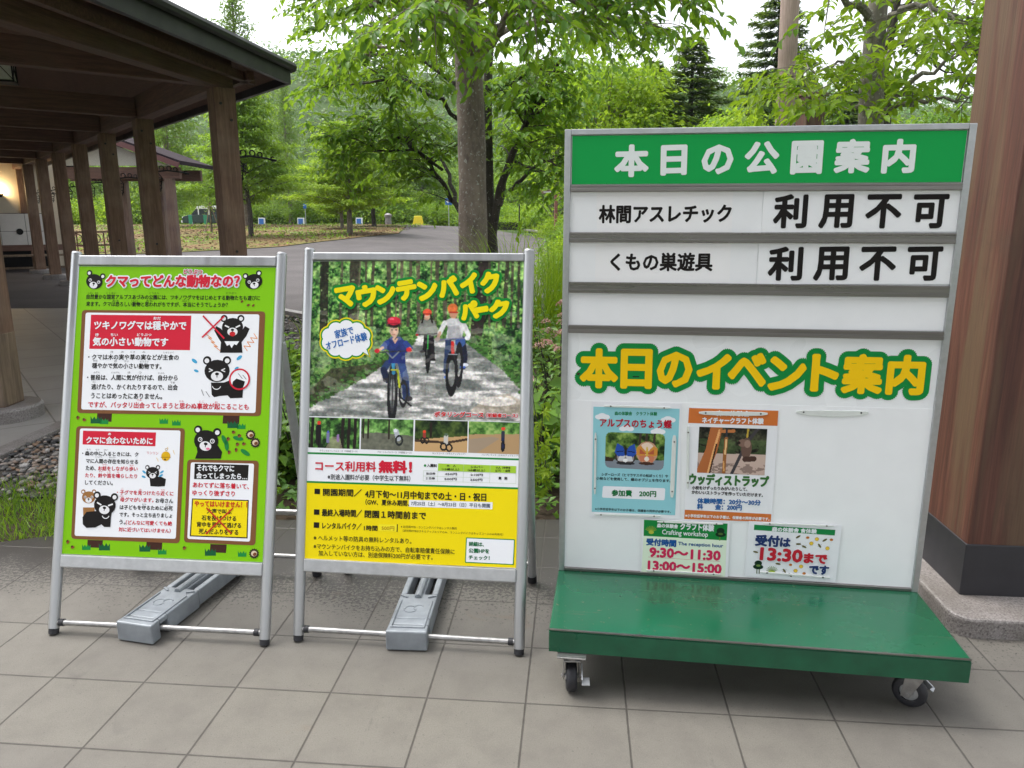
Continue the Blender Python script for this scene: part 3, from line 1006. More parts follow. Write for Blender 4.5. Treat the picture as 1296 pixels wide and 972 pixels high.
for b_, l, r in (('大声で叫ぶ',(820,565),(958,570)), ('石を投げつける',(790,603),(984,608)), ('背中を見せて逃げる',(762,640),(1012,647)), ('死んだふりをする',(774,679),(996,686))):
    T(b_, q2(*l), q2(*r), 6.4, BLACK, 8, bold=0.00055, n=5)
A.line(Q2((818,548),(955,690)), 0.0052, ink(206,52,34), 13); A.line(Q2((965,550),(815,692)), 0.0052, ink(206,52,34), 14)
A.build('lettering')

# ================================================================ sign two: mountain bikes
s2, LM2 = a_frame(-0.3514, 2.2523, -6.40, 13.21, 'silver A-frame sign with a mountain bike photo poster and yellow lower half', 'A-frame signs on the tiles')
pan, A, top, bot, iw = make_panel(s2, LM2, [(396,331),(664,331),(654,719),(387,707)], None)
finish_frame(s2, LM2, top, bot, 0.042)
T = A.text
hw = iw / 2 - 0.001
A.poly([(-hw, bot+.001), (hw, bot+.001), (hw, top-.001), (-hw, top-.001)], WHITE, 0, px=False)
def c3(x, y): return (375 + x/3.6, 310 + y/3.6)
def c4(x, y): return (375 + x/4.181, 560 + y/4.181)
v_y = A.uv(*c4(600, 228))[1]
def C4(*p): return [c4(*q) for q in p]
A.poly(C4((58,208),(1182,242),(1168,662),(46,616)), YELLOW, 1)
A.poly(C4((62,50),(1184,84),(1184,94),(62,60)), GREEN, 1)
A.poly(C4((58,202),(1182,237),(1182,247),(58,212)), GREEN, 2)
A.poly(C4((600,302),(1041,315),(1039,352),(597,338)), WHITE, 3)
A.poly(C4((440,430),(540,434),(538,470),(438,466)), ink(252,236,40), 3)
A.line(C4((538,432),(536,470)), 0.003, BLACK, 4)
A.rrect(C4((900,500),(1158,510),(1152,646),(894,634)), 0.003, GREEN, 3)
A.rrect(C4((905,505),(1153,515),(1147,641),(899,629)), 0.002, WHITE, 4)
LGRN = ink(170, 212, 60)
A.poly(C4((753,110),(1166,124),(1163,162),(751,148)), LGRN, 3)
for a_, b_ in (((676,148),(1164,162)), ((675,176),(1024,187)), ((674,202),(1163,216)), ((676,148),(674,202)), ((752,148),(749,205)), ((888,116),(884,209)), ((1028,120),(1024,213)), ((1164,124),(1163,216))):
    A.line(C4(a_, b_), 0.0009, ink(190,210,180), 4)
A.build('poster_sheet')
# speech cloud
cx, cy = 230, 430
cl = []
for k in range(10):
    t = 2*math.pi*k/10 - 0.3
    cl.append((cx + 80*math.cos(t), cy + 54*math.sin(t), 34))
for grow, c_, L in ((14, ink(235,215,0), 6), (8, ink(40,150,50), 7), (1, WHITE, 8)):
    for i, (x_, y_, r_) in enumerate(cl):
        A.ell(*c3(x_, y_), (r_+grow)*0.00073, (r_+grow-2)*0.00073, c_, L + i*0.06)
    A.poly([c3(*p) for p in ((cx-75,cy-40),(cx+75,cy-50),(cx+80,cy+40),(cx-70,cy+55))], c_, L + 0.7)
    g_ = grow
    A.poly([c3(*p) for p in ((280-g_,470),(312+g_,452),(333+g_*0.6,504+g_*0.7))], c_, L + 0.75)
A.build('speech_cloud')
T('家族で', c3(180,410), c3(262,388), 10.5, ink(40,110,185), 14, bold=0.0007, n=5)
T('オフロード体験', c3(140,462), c3(324,416), 10.5, ink(40,110,185), 14, bold=0.0007, n=5)
ty = ink(250, 230, 0)
chars = [('マ',(232,238),86,86),('ウ',(326,234),86,90),('ン',(412,224),84,80),('テ',(506,208),84,82),('ン',(602,208),84,80),('バ',(694,192),84,84),('イ',(790,178),76,84),('ク',(886,172),82,88),
         ('パ',(790,300),76,74),('ー',(846,296),52,14),('ク',(928,292),88,74)]
for ch, (x_, y_), ww, hh in chars:
    dy = -0.16 * ww / 2
    T(ch, c3(x_-ww*0.47, y_-dy), c3(x_+ww*0.47, y_+dy), hh/3.6*0.95, ty, 10, bold=0.0055, n=14, halo=0.0145, hc=ink(16,140,52), italic=-0.06)
T('ポタリングコース', c3(632,770), c3(856,774), 6.6, ink(225,40,40), 10, bold=0.0008, halo=0.002, hc=WHITE)
T('（初級者コース）', c3(868,775), c3(1010,778), 5.2, ink(225,40,40), 10, bold=0.0006, halo=0.002, hc=WHITE)
for b_, l, r in (('テクニカルトレイルコース（中級者コース）',(110,936),(282,940)), ('フロートレイルコース（中級者コース）',(372,942),(528,946)), ('キッズコース（スキルアップエリア）',(622,948),(772,952)), ('パンプトラック（スキルアップエリア）',(846,955),(1014,960))):
    T(b_, c3(*l), c3(*r), 2.6, BLACK, 4)
T('コース利用料', c4(106,122), c4(424,128), 12.4, RED, 5, bold=0.0010)
T('無料！', c4(442,127), c4(612,130), 14.4, RED, 5, bold=0.0026)
T('※別途入園料が必要（中学生以下無料）', c4(170,180), c4(606,190), 7.2, ink(60,60,60), 5, bold=0.0003, n=4)
A.ell(*c4(684, 121), 0.0042, 0.0042, GREEN, 5)
T('入園料', c4(694,120), c4(746,122), 4.0, BLACK, 5, bold=0.0004, n=4)
for b_, x_, y_ in (('大　人',822,122),('（15歳以上）',818,140),('シルバー',958,128),('（65歳以上）',955,145),('小人（中学生',1096,132),('以下）・幼児',1094,148),('当日券',714,163),('２日券',712,188),('450円',820,166),('500円',818,192),('210円',956,170),('250円',954,196)):
    ww = 6.5 * len(b_) if len(b_) > 4 else 8*len(b_)
    T(b_, c4(x_-ww, y_), c4(x_+ww, y_+ww*0.03), 2.9, BLACK, 5, bold=0.0003, n=4)
T('無　料', c4(1072,187), c4(1118,189), 3.6, BLACK, 5, bold=0.0006, n=4)
def bl(*p): A.poly(C4(*p), BLACK, 5)
bl((101,243),(130,244),(129,272),(100,271)); bl((98,352),(127,353),(126,381),(97,380)); bl((97,420),(126,421),(125,450),(96,449))
DK = ink(40, 36, 20)
T('開園期間／', c4(146,261), c4(348,266), 9.0, DK, 5, bold=0.0008, n=6)
T('4月下旬～11月中旬までの土・日・祝日', c4(368,270), c4(1006,288), 9.6, DK, 5, bold=0.0009, n=6)
T('（GW、夏休み期間、', c4(370,313), c4(600,320), 7.4, DK, 5, bold=0.0006, n=5)
T('7月25日（土）～8月23日（日）平日も開園', c4(610,320), c4(1026,333), 5.2, ink(90,100,120), 5, bold=0.0003, n=4)
T('最終入場時間／', c4(140,369), c4(350,374), 9.0, DK, 5, bold=0.0008, n=6)
T('閉園１時間前まで', c4(366,376), c4(688,386), 9.4, DK, 5, bold=0.0009, n=6)
T('レンタルバイク／', c4(142,438), c4(348,443), 8.2, DK, 5, bold=0.0006, n=6)
T('1時間', c4(362,450), c4(432,452), 6.6, DK, 5, bold=0.0006, n=5)
T('500円', c4(455,451), c4(521,453), 5.2, ink(190,150,30), 5, bold=0.0003, n=4)
T('※ 幼児用MTB・ランニングバイクはレンタル無料', c4(556,443), c4(852,453), 3.4, DK, 5)
T('（幼児用MTBはスキルアップエリアのみ、ランニングバイクはキッズコースのみ利用可）', c4(566,464), c4(1096,485), 3.2, DK, 5)
T('※ ヘルメット等の防具の無料レンタルあり。', c4(96,501), c4(612,520), 7.0, DK, 5, bold=0.0002, n=4)
T('※マウンテンバイクをお持ち込みの方で、自転車賠償責任保険に', c4(96,546), c4(840,576), 6.8, DK, 5, bold=0.0002, n=4)
T('加入していない方は、別途保険料200円が必要です。', c4(122,582), c4(724,605), 6.8, DK, 5, bold=0.0002, n=4)
DG = ink(10, 110, 60)
T('詳細は、', c4(916,534), c4(994,537), 5.4, DG, 6, bold=0.0007, n=5)
T('公園HPを', c4(915,569), c4(1022,573), 5.4, DG, 6, bold=0.0007, n=5)
T('チェック！', c4(915,605), c4(1024,609), 5.0, DG, 6, bold=0.0007, n=5)
A.build('lettering')

# the big printed photograph: a gravel ride through a wood with three riders
P = Paint(393, 331, 664, 532, 1.5, 3)
P.leaves((14,40,20), (70,130,54), (176,214,116), 3.6, 0.32, 0.66)
sh = np.clip((P.Y - 400) / 110, 0, 1)[..., None]
P.im = P.im * (1 - 0.35 * sh)
up_ = np.clip((385 - P.Y) / 55, 0, 1)
P.put(up_ * (P.noise(9, 14, 3) > 0.52), np.array((170,205,130))/255, 0.55)
for x_, w_, d in ((410,11,34),(446,12,58),(431,3,90),(465,3,80),(472,4,70),(494,6,74),(509,4,100),(519,4,88),(533,5,96),(553,5,84),(566,5,92),(579,4,80),(590,3,96),(606,4,70),(622,3,84),(640,5,62),(649,3,70),(658,3,60),(454,2,110),(503,2,112),(545,2,110),(631,2,98)):
    le = P.r.uniform(-3, 3)
    P.poly([(x_-w_/2+le,331),(x_+w_/2+le,331),(x_+w_/2,432 if w_>8 else 415),(x_-w_/2,432 if w_>8 else 415)], (d,d*0.86,d*0.74), 0.85)
bark = P.noise(2.5, 14, 3)
P.poly([(608,331),(619,331),(617,400),(612,432),(598,436),(600,400),(606,370)], (52,44,40))
P.im *= (0.75 + 0.5*P.noise(3, 6, 2))[..., None]
# ground cover below the trees
gc = P.noise(4, 4, 3)
low = np.clip((P.Y - 418) / 12, 0, 1)
P.put(low * (gc > 0.42), np.array((78,124,58))/255, 0.55)
P.put(low * (gc > 0.58), np.array((150,180,104))/255, 0.5)
P.put(low * (gc < 0.38), np.array((24,42,24))/255, 0.6)
path = [(392,520),(430,500),(470,478),(500,455),(527,436),(533,422),(545,428),(590,432),(612,448),(640,468),(665,492),(665,533),(392,533)]
P.poly([(392,500),(420,470),(480,462),(520,440),(500,455),(470,480),(430,502),(392,522)], (58,50,40), 0.7)
P.poly(path, (142,144,140))
inside = np.zeros((P.h, P.w), bool); n_ = len(path)
for i in range(n_):
    (xa, ya), (xb, yb) = path[i], path[(i+1) % n_]
    if ya != yb: inside ^= ((P.Y < ya) != (P.Y < yb)) & (P.X < (xb-xa)*(P.Y-ya)/(yb-ya)+xa)
dap = P.noise(34, 7, 3)
P.put(inside & (dap > 0.55), np.array((196,194,192))/255, 0.7)
P.put(inside & (dap > 0.62), np.array((236,232,228))/255, 0.8)
P.put(inside & (dap < 0.42), np.array((104,110,106))/255, 0.75)
P.poly([(600,520),(620,502),(648,497),(664,505),(664,524),(630,528)], (206,184,158), 0.5)
P.ell(632, 507, 26, 6, (240,234,228), 0.8)
P.im[...] *= (0.9 + 0.2*P.noise(2, 2, 1))[..., None]
def RIDERS():
    # --- rider in the middle distance
    P.line([(543,420),(541,444)], 5, (34,30,34)); P.line([(549,420),(552,456)], 5.5, (30,28,32))
    P.ell(552,459,3.2,1.6,(210,208,206)); P.ell(538,446,3,1.6,(70,66,66))
    P.ring(545.5,446,2.6,20,1.0,(22,22,24)); P.line([(545.5,428),(545.5,464)], 2.6, (28,28,30)); P.line([(545,424),(545,442)], 2, (40,190,60))
    P.poly([(536,406),(551,406),(557,423),(554,426),(540,424),(532,424),(530,421)], (128,132,124))
    P.line([(537,408),(531,424)], 4, (132,136,128)); P.line([(551,408),(557,423)], 4, (124,128,120))
    P.line([(530,425),(558,423)], 1.4, (40,40,44)); P.ell(531,425,2,1.6,(180,40,40))
    P.ell(543,401,4.4,5.2,(206,160,136)); P.line([(539,400),(537,409)], 2.2, (38,28,26)); P.line([(548,400),(550,409)], 2.2, (38,28,26))
    P.ell(543.5,396,5.6,4.2,(226,86,56)); P.line([(538,398.5),(549,398.5)],1.2,(120,40,30))
    # --- man on the right
    P.line([(571,430),(569,470)], 7.5, (44,60,92)); P.line([(588,430),(592,452),(590,464)], 8, (34,38,56)); P.ell(586,433,6.5,7,(64,96,160))
    P.ell(569,478,3,2,(90,120,200)); P.ell(593,462,4,2.4,(224,228,240)); P.ell(590,465,4,1.6,(70,110,200))
    P.ring(576,473,6.2,23,1.7,(28,28,30)); P.ring(585,462,4,22,1.3,(34,34,36)); P.line([(578,450),(584,470)],1.6,(40,40,44))
    P.line([(576,434),(577,448)], 4, (200,44,40)); P.line([(572,449),(582,449)], 2, (150,154,160))
    P.poly([(564,408),(574,403),(584,404),(592,412),(588,428),(586,430),(568,430),(570,414)], (206,206,208))
    P.poly([(570,414),(584,412),(588,428),(570,430)], (168,168,172))
    P.line([(566,409),(560,422)], 6, (222,222,220)); P.line([(560,422),(558,428)], 4, (205,165,140)); P.line([(590,411),(596,424)], 6, (228,228,230)); P.line([(596,424),(595,428)], 4.4, (236,234,232))
    P.line([(556,431),(596,428)], 1.8, (120,122,150)); P.ell(557,430,3.2,2.6,(190,170,160)); P.ell(595,428,3.4,3.2,(236,236,240))
    P.ell(576.5,398,5,6,(206,150,120)); P.ell(575.5,391,6.4,6.2,(232,122,62)); P.line([(571,396),(582,396)],1.6,(190,60,40))
    # --- boy in front
    P.line([(494,462),(489,470),(493,482)], 8.5, (42,60,100)); P.line([(489,470),(494,483)], 8, (34,44,72))
    P.line([(512,462),(517,480),(519,504)], 9.5, (52,74,122)); P.line([(517,482),(519,503)], 8, (40,54,88))
    P.ell(522,506,5,3.4,(60,58,62)); P.ell(493,483,5,3,(56,54,58))
    P.line([(507,478),(512,505),(525,515)], 2.2, (36,36,38)); P.ring(515,500,5,15,0.9,(40,40,42)); P.line([(507,470),(510,492)], 2.6, (180,190,40))
    P.ring(501,500,5.2,29,1.8,(30,30,32)); P.ell(501,500,3.2,26,(96,98,98),0.5); P.line([(501,474),(501,526)],1.2,(50,50,52))
    P.line([(501,456),(502,474)], 4.4, (60,140,180)); P.line([(499,470),(505,470)], 2.4, (200,200,60)); P.line([(497,474),(497,492)],1.6,(60,66,70)); P.line([(506,474),(506,492)],1.6,(60,66,70))
    P.poly([(490,434),(498,428),(510,428),(519,436),(520,446),(516,449),(517,462),(495,462),(496,446),(489,442)], (40,56,118))
    P.poly([(497,446),(516,446),(517,462),(495,462)], (34,48,110))
    P.line([(492,436),(487,442)], 7, (48,70,140)); P.line([(517,436),(522,442)], 7, (48,70,140))
    P.line([(487,442),(481,446)], 3.6, (214,166,138)); P.line([(522,442),(524,445)], 3.6, (214,166,138))
    P.line([(480,448),(524,445)], 1.6, (52,56,66)); P.line([(493,448),(500,455),(508,447)], 1.6, (120,128,140))
    P.ell(480,446,3.4,2.8,(214,44,54)); P.ell(521,444,3.6,3,(214,44,54))
    P.line([(502,424),(503,432)], 5, (196,146,118)); P.poly([(499,430),(507,430),(503,437)], (206,158,130))
    P.ell(501.5,420,5.6,7.6,(206,160,134)); P.poly([(496,418),(499,412),(501,428),(497,424)],(172,126,104),0.6); P.ell(501,412.5,7.6,4.2,(36,28,28)); P.line([(508.5,412),(508,424),(503,431)],1.2,(40,34,34))
    for ex in (498.5, 504): P.ell(ex,419,1.1,0.6,(40,30,30))
    P.line([(499.5,425),(503,425)],0.8,(170,90,80))
    P.ell(501,407.5,8.4,5.4,(206,40,62)); P.line([(493,411),(509.5,411)],1.4,(150,24,44)); P.ell(498,405,3,1.6,(240,120,140),0.7)
for k in range(420):
    sd_ = P.r.random()
    if sd_ < 0.5:
        yy_ = P.r.uniform(424, 522); xx_ = np.interp(yy_, [424, 438, 456, 480, 502, 522], [529, 525, 499, 468, 430, 394]) - abs(P.r.normal(0, 14)) + 2
    else:
        yy_ = P.r.uniform(428, 500); xx_ = np.interp(yy_, [428, 448, 468, 492], [590, 613, 641, 664]) + abs(P.r.normal(0, 14)) - 2
    g_ = P.r.uniform(0.5, 1.25)
    P.ell(xx_, yy_ - 2, P.r.uniform(1.2, 3.6), P.r.uniform(0.8, 2.2), (70*g_, 116*g_, 50*g_), 0.8)
for k in range(500):
    P.ell(P.r.uniform(394, 664), P.r.uniform(332, 424), P.r.uniform(0.7, 2.2), P.r.uniform(0.6, 1.6), ((196,226,150), (120,176,84), (28,54,28))[k % 3], 0.55)
RIDERS()
lum = P.noise(5, 5, 2)
P.im *= (0.80 + 0.42*lum)[..., None]
dp = P.noise(16, 11, 2)
P.put((dp > 0.63) & (P.Y > 395), np.array((250,246,236))/255, 0.22)
k_ = P.im.copy()
for dy, dx in ((0,1),(1,0),(0,-1),(-1,0)): k_ += np.roll(P.im, (dy, dx), (0, 1))
P.im = 0.35*P.im + 0.65*k_/5
P.im += P.r.normal(0, 0.022, P.im.shape)
A.raster('photo_print', [c3(76,76), c3(1040,74), c3(1022,806), c3(62,779)], P.im, 2)
# four small printed photographs
for k, (quad, seed) in enumerate((([(62,784),(293,790),(290,930),(58,922)],11), ([(300,790),(537,796),(533,938),(296,930)],12), ([(544,797),(783,803),(780,946),(540,939)],13), ([(788,803),(1022,809),(1018,954),(785,946)],14))):
    Pq = Paint(0, 0, 66, 39, 1.3, seed)
    if k == 0:
        Pq.leaves((20,40,20),(70,120,50),(150,200,110),5,.3,.7)
        for x_ in (5,44,52,60): Pq.line([(x_,0),(x_-1,39)],4,(36,30,26))
        Pq.poly([(22,39),(30,24),(40,24),(44,39)],(150,140,120),.7)
        Pq.line([(13,12),(13,32)],7,(30,26,28)); Pq.ell(13,7,2.6,2.4,(214,60,40)); Pq.line([(13,28),(13,38)],2,(20,20,20)); Pq.line([(25,20),(25,30)],4,(120,120,160)); Pq.ell(25,18,1.5,1.5,(80,90,190)); Pq.line([(38,22),(38,29)],3,(150,120,170))
    elif k == 1:
        Pq.leaves((40,70,34),(110,160,80),(180,214,140),7,.3,.7)
        Pq.poly([(0,19),(20,17),(66,20),(66,39),(0,39)],(104,106,92)); Pq.im *= (.8+.4*Pq.noise(4,4,2))[...,None]
        for x_ in (3,9,35): Pq.line([(x_,0),(x_,24)],2.2,(50,44,36))
        Pq.line([(44,15),(47,24)],6,(176,180,190)); Pq.ell(43,14,2.6,2.2,(220,224,230)); Pq.ring(48,26,4,5.5,1,(40,44,44))
    elif k == 2:
        Pq.leaves((14,24,14),(40,60,28),(80,100,44),6,.3,.7)
        Pq.poly([(0,24),(66,18),(66,39),(0,39)],(196,160,112)); Pq.line([(0,25),(40,27),(66,22)],3,(70,54,40))
        Pq.line([(20,4),(20,20)],3,(40,30,24))
        Pq.line([(12,16),(12,22)],4,(150,60,50)); Pq.ell(12,14,2,1.8,(220,70,40)); Pq.ring(10,25,2.5,3,.8,(30,30,30)); Pq.ring(15,25,2.5,3,.8,(30,30,30))
        Pq.line([(39,19),(39,27)],5,(200,196,190)); Pq.ell(39,17,2.4,2,(90,110,90)); Pq.ring(36,32,3.5,4,1,(30,30,30)); Pq.ring(43,33,3.5,4,1,(30,30,30))
    else:
        Pq.leaves((30,56,26),(90,140,60),(160,190,110),6,.3,.7)
        Pq.poly([(0,16),(66,14),(66,39),(0,39)],(178,146,106)); Pq.poly([(0,22),(30,18),(40,20),(10,39),(0,39)],(150,140,130),.6)
        Pq.line([(44,13),(44,22)],5,(50,54,70)); Pq.ell(44,8,2.6,2.2,(224,70,50)); Pq.line([(44,20),(44,32)],3,(34,40,80)); Pq.ring(44,29,2,5,.8,(30,30,34))
    A.raster('photo_print', [c3(*q) for q in quad], Pq.im, 2)

# ---------------------------------------------------------------- sign weights lying over the cross bars
def sign_weight(front, back, z, label):
    f, b = Vector((*front, 0)), Vector((*back, 0))
    yaw = math.atan2(-(b-f).x, (b-f).y)
    Lg = (b - f).length
    t = empty('sign_weight', (f.x, f.y, 0), yaw, label, 'sign weight', 'grey sign weights across the A-frame bars')
    wd, h = 0.138, 0.074
    y1, y2 = 0.255, 0.50
    body = MB()
    # side profile: the front block overlaps the bar with a notch under it
    def block(y0, y1_, x0, x1, z0, z1): body.box(((x0+x1)/2, (y0+y1_)/2, (z0+z1)/2), (x1-x0, y1_-y0, z1-z0))
    body.prism([(-wd/2, 0.0), (wd/2, 0.0), (wd/2-0.002, 0.045), (-wd/2+0.002, 0.045)], 0.004, h)
    block(0.045, 0.085, -wd/2+0.002, wd/2-0.002, 0.054, h)       # above the cross bar
    block(0.085, y1, -wd/2+0.002, wd/2-0.002, 0.004, h)
    for x0, x1 in ((-wd/2+0.002, -0.045), (-0.018, 0.018), (0.045, wd/2-0.002)):
        block(y1, y2, x0, x1, 0.012, h if abs(x0) > 0.03 or x0 > 0.03 else h - 0.002)
    block(y2, Lg, -wd/2+0.002, wd/2-0.002, 0.004, h)
    bo = body.build('body', M['weight'], t, bevel=0.005)
    rim = MB()
    for x0 in (-1, 1): rim.box((x0*0.055, 0.115, h+0.002), (0.006, 0.18, 0.006))
    rim.box((0, 0.026, h+0.002), (0.116, 0.006, 0.006))
    for x0 in (-1, 1): rim.box((x0*0.05, 0.232, h+0.002), (0.03, 0.008, 0.008), rz=x0*0.5)
    rim.tube([(0, y1-0.03, h+0.001), (0, y2+0.03, h+0.001)], 0.013, 10)
    rim.build('raised_rim', M['weight'], t, bevel=0.002)
    emb = MB()
    for c_, r_, a0, a1 in (((-0.012, 0.145), 0.021, 60, 330), ((0.016, 0.155), 0.017, 40, 250)):
        pts = [(c_[0] + r_*math.cos(R(a)), c_[1] + r_*math.sin(R(a)), h) for a in np.linspace(a0, a1, 14)]
        emb.tube(pts, 0.0026, 6)
    emb.build('raised_emblem', M['weight'], t, smooth=True)
    return t
a_ = G(171.5, 814.5); b_ = G(290, 715, 0.03)
sign_weight((a_.x, a_.y), (b_.x, b_.y), 0, 'chipped grey weight slanting under the bear sign')
a_ = G(514.5, 825); b_ = G(549, 715, 0.03)
sign_weight((a_.x, a_.y), (b_.x, b_.y), 0, 'clean grey weight lying straight under the mountain bike sign')
# ================================================================ the big wheeled notice board
BYAW = -7.763
BW, BZ0, BZ1, BDEP, BZD = 1.170, 0.213, 1.6648, 0.3894, 0.1408
board = empty('notice_board', (0.7411, 2.3163, 0), R(BYAW), 'tall white rolling notice board with green header, standing on a green wheeled deck', 'notice board')
def deck_mat():
    t = NT('green painted deck')
    v = t.coord('Object')
    vs = t.coord('Object', scale=(3, 22, 22))
    n1 = t.noise(v, 2.5, 6); n2 = t.noise(vs, 2.0, 5, 0.7); n3 = t.noise(v, 60, 3)
    c = t.ramp(n1, (0.3, (0.004, 0.082, 0.038)), (0.7, (0.007, 0.112, 0.052)))
    scr = t.ramp(n2, (0.61, 0.0), (0.70, 0.5))
    c = t.mix(scr, c, (0.07, 0.085, 0.05))
    c = t.mix(t.ramp(n3, (0.67, 0.0), (0.73, 0.6)), c, (0.13, 0.12, 0.07))
    t.col(c)
    t.set(Roughness=t.ramp(n1, (0.3, 0.16), (0.75, 0.32)))
    t.b.inputs['Coat Weight'].default_value = 0.25
    t.b.inputs['Coat Roughness'].default_value = 0.15
    t.bump(n1, 0.05, 0.004)
    return t.m
M['deck'] = deck_mat()
M['deck_edge'] = simple('dark green deck edge', (0.008, 0.085, 0.040), 0.32, 0, 0.25, 12)
dw = BW
dk = MB().box((0, 0, (BZ0 + BZD) / 2), (dw, 2 * BDEP, BZ0 - BZD)).build('deck', M['deck'], board, bevel=0.004)
tr = MB()
tr.box((0, -BDEP - 0.0015, (BZ0 + BZD) / 2 - 0.003), (dw - 0.002, 0.004, BZ0 - BZD - 0.008))
tr.build('deck_edge', M['deck_edge'], dk, bevel=0.001)
sm = MB()
sm.box((0, -BDEP - 0.001, BZ0 + 0.0005), (dw - 0.004, 0.007, 0.003))
for x in (-0.32, 0.02, 0.36): sm.box((x, -BDEP - 0.001, BZ0 + 0.001), (0.012, 0.008, 0.0035))
sm.build('edge_trim', M['rail'], dk)
# castors
def castor(x, y, yaw, brake):
    z = BZD; rw = 0.0475
    c = MB()
    c.box((x, y, z - 0.0025), (0.085, 0.065, 0.004))
    c.cyl((x, y, z - 0.004), (x, y, z - 0.018), 0.024, 0.021, 18)
    for sx in (-1, 1):
        for sy in (-1, 1): c.cyl((x + sx*0.034, y + sy*0.024, z - 0.004), (x + sx*0.034, y + sy*0.024, z - 0.009), 0.005, None, 6)
    Mx = Matrix.Translation((x, y, 0)) @ Matrix.Rotation(R(yaw), 4, 'Z')
    pl = c.build('castor', M['steel'], board, bevel=0.001)
    off = 0.024                                     # trail of the fork
    zt = z - 0.018
    fk = MB()
    fk.box(None, (0.050, 0.056, 0.004), M=Mx @ Matrix.Translation((0, off*0.3, zt - 0.002)))
    drop = zt - rw + 0.012
    for s_ in (-1, 1):
        fk.prism([(-0.026, 0.0), (0.026, 0.0), (off + 0.012, -drop), (off - 0.012, -drop)], s_*0.0235 - 0.0015, s_*0.0235 + 0.0015,
                 M=Mx @ Matrix.Translation((0, off*0.3, zt)) @ Matrix(((0,0,1,0),(1,0,0,0),(0,1,0,0),(0,0,0,1))))
    fk.tube([Mx @ Vector((-0.030, off, rw)), Mx @ Vector((0.030, off, rw))], 0.006, 10)
    fk.build('fork', M['steel'], pl, bevel=0.001)
    RM = Mx @ Matrix.Translation((0, off, rw)) @ Matrix.Rotation(R(90), 4, 'Y')
    w_ = MB().lathe([(0.026, -0.016), (0.038, -0.0165), (0.0445, -0.013), (rw, -0.006), (rw, 0.006), (0.0445, 0.013), (0.038, 0.0165), (0.026, 0.016), (0.026, -0.016)], n=36, M=RM)
    w_.build('wheel', M['rubber'], pl, smooth=True)
    hb = MB().lathe([(0.0, -0.0175), (0.012, -0.0175), (0.014, -0.012), (0.0255, -0.010), (0.0255, 0.010), (0.014, 0.012), (0.012, 0.0175), (0.0, 0.0175)], n=24, M=RM)
    hb.build('hub', M['alu_dull'], pl, smooth=True)
    if brake:
        bk = MB()
        bk.box(None, (0.004, 0.050, 0.016), M=Mx @ Matrix.Translation((0.030, -0.006, rw + 0.028)) @ Matrix.Rotation(R(35), 4, 'X'))
        bk.box(None, (0.024, 0.026, 0.004), M=Mx @ Matrix.Translation((0.041, -0.020, rw + 0.008)) @ Matrix.Rotation(R(25), 4, 'X'))
        bk.build('brake_pedal', M['alu'], pl, bevel=0.001)
castor(-0.515, -0.385, 6, True)
castor(0.492, -0.315, 58, True)
castor(-0.515, 0.335, 40, False)
castor(0.500, 0.335, -20, False)
# the upright panel
HT = BZ1 - BZ0
MB().box((0, 0.018, (BZ0+BZ1)/2 - 0.001), (BW - 0.03, 0.03, HT - 0.022)).build('panel', M['white_board'], board)
for sx in (-1, 1):
    MB().box((sx*(BW/2 - 0.010), 0.018, (BZ0+BZ1)/2), (0.020, 0.052, HT)).build('frame_side', M['alu'], board, bevel=0.002)
MB().box((0, 0.018, BZ1 - 0.008), (BW - 0.040, 0.050, 0.017)).build('frame_top', M['alu'], board, bevel=0.002)
MB().box((0, 0.012, BZ0 + 0.006), (BW - 0.040, 0.036, 0.012)).build('frame_bottom', M['rail'], board, bevel=0.002)
for sx in (-1, 1):
    b = MB().bar((sx*0.5, 0.36, BZ0), (sx*0.5, 0.045, 0.95), 0.03, 0.03).build('back_brace', M['alu_dull'], board)

BMX = Matrix.Rotation(R(90), 4, 'X')      # face frame: x right, y up, z towards the reader
class _P: pass
fp = _P(); fp.matrix_basis = board.matrix_basis @ BMX; fp.parent = None
BF = 0.003      # how far the panel front sits before the plane y = 0 (towards +y)
A = Art(fp, 0.0)
def buv(px, py): return A.uv(px, py, z=-0.003)
def c5(x, y): return (700 + x/2.356, 140 + y/2.356)
# aluminium channels
def chan(yt, yb):
    l0, l1 = buv(715, yt)[1], buv(715, yb)[1]
    r0, r1 = buv(1215, yt)[1], buv(1215, yb)[1]
    return ((l0+r0)/2, (l1+r1)/2)
rails = []
for (lt, rt), (lb, rb) in (((233.4, 232), (243.5, 240.3)), ((294.5, 294.0), (307.6, 307.2)), ((358.2, 359.8), (371.5, 374.6)), ((412.8, 417.6), (421.5, 429.2))):
    zt = (buv(717, lt)[1] + buv(1214, rt)[1]) / 2
    zb = (buv(717, lb)[1] + buv(1214, rb)[1]) / 2
    rails.append((zt, zb))
    m = MB()
    w_ = BW - 0.042
    m.box((0, -0.0035, (zt+zb)/2), (w_, 0.013, zt - zb))
    m.box((0, -0.011, zb + 0.006), (w_, 0.006, 0.011))
    m.box((0, -0.0085, zt - 0.004), (w_, 0.005, 0.007))
    m.build('plate_rail', M['rail'], board, bevel=0.0015)
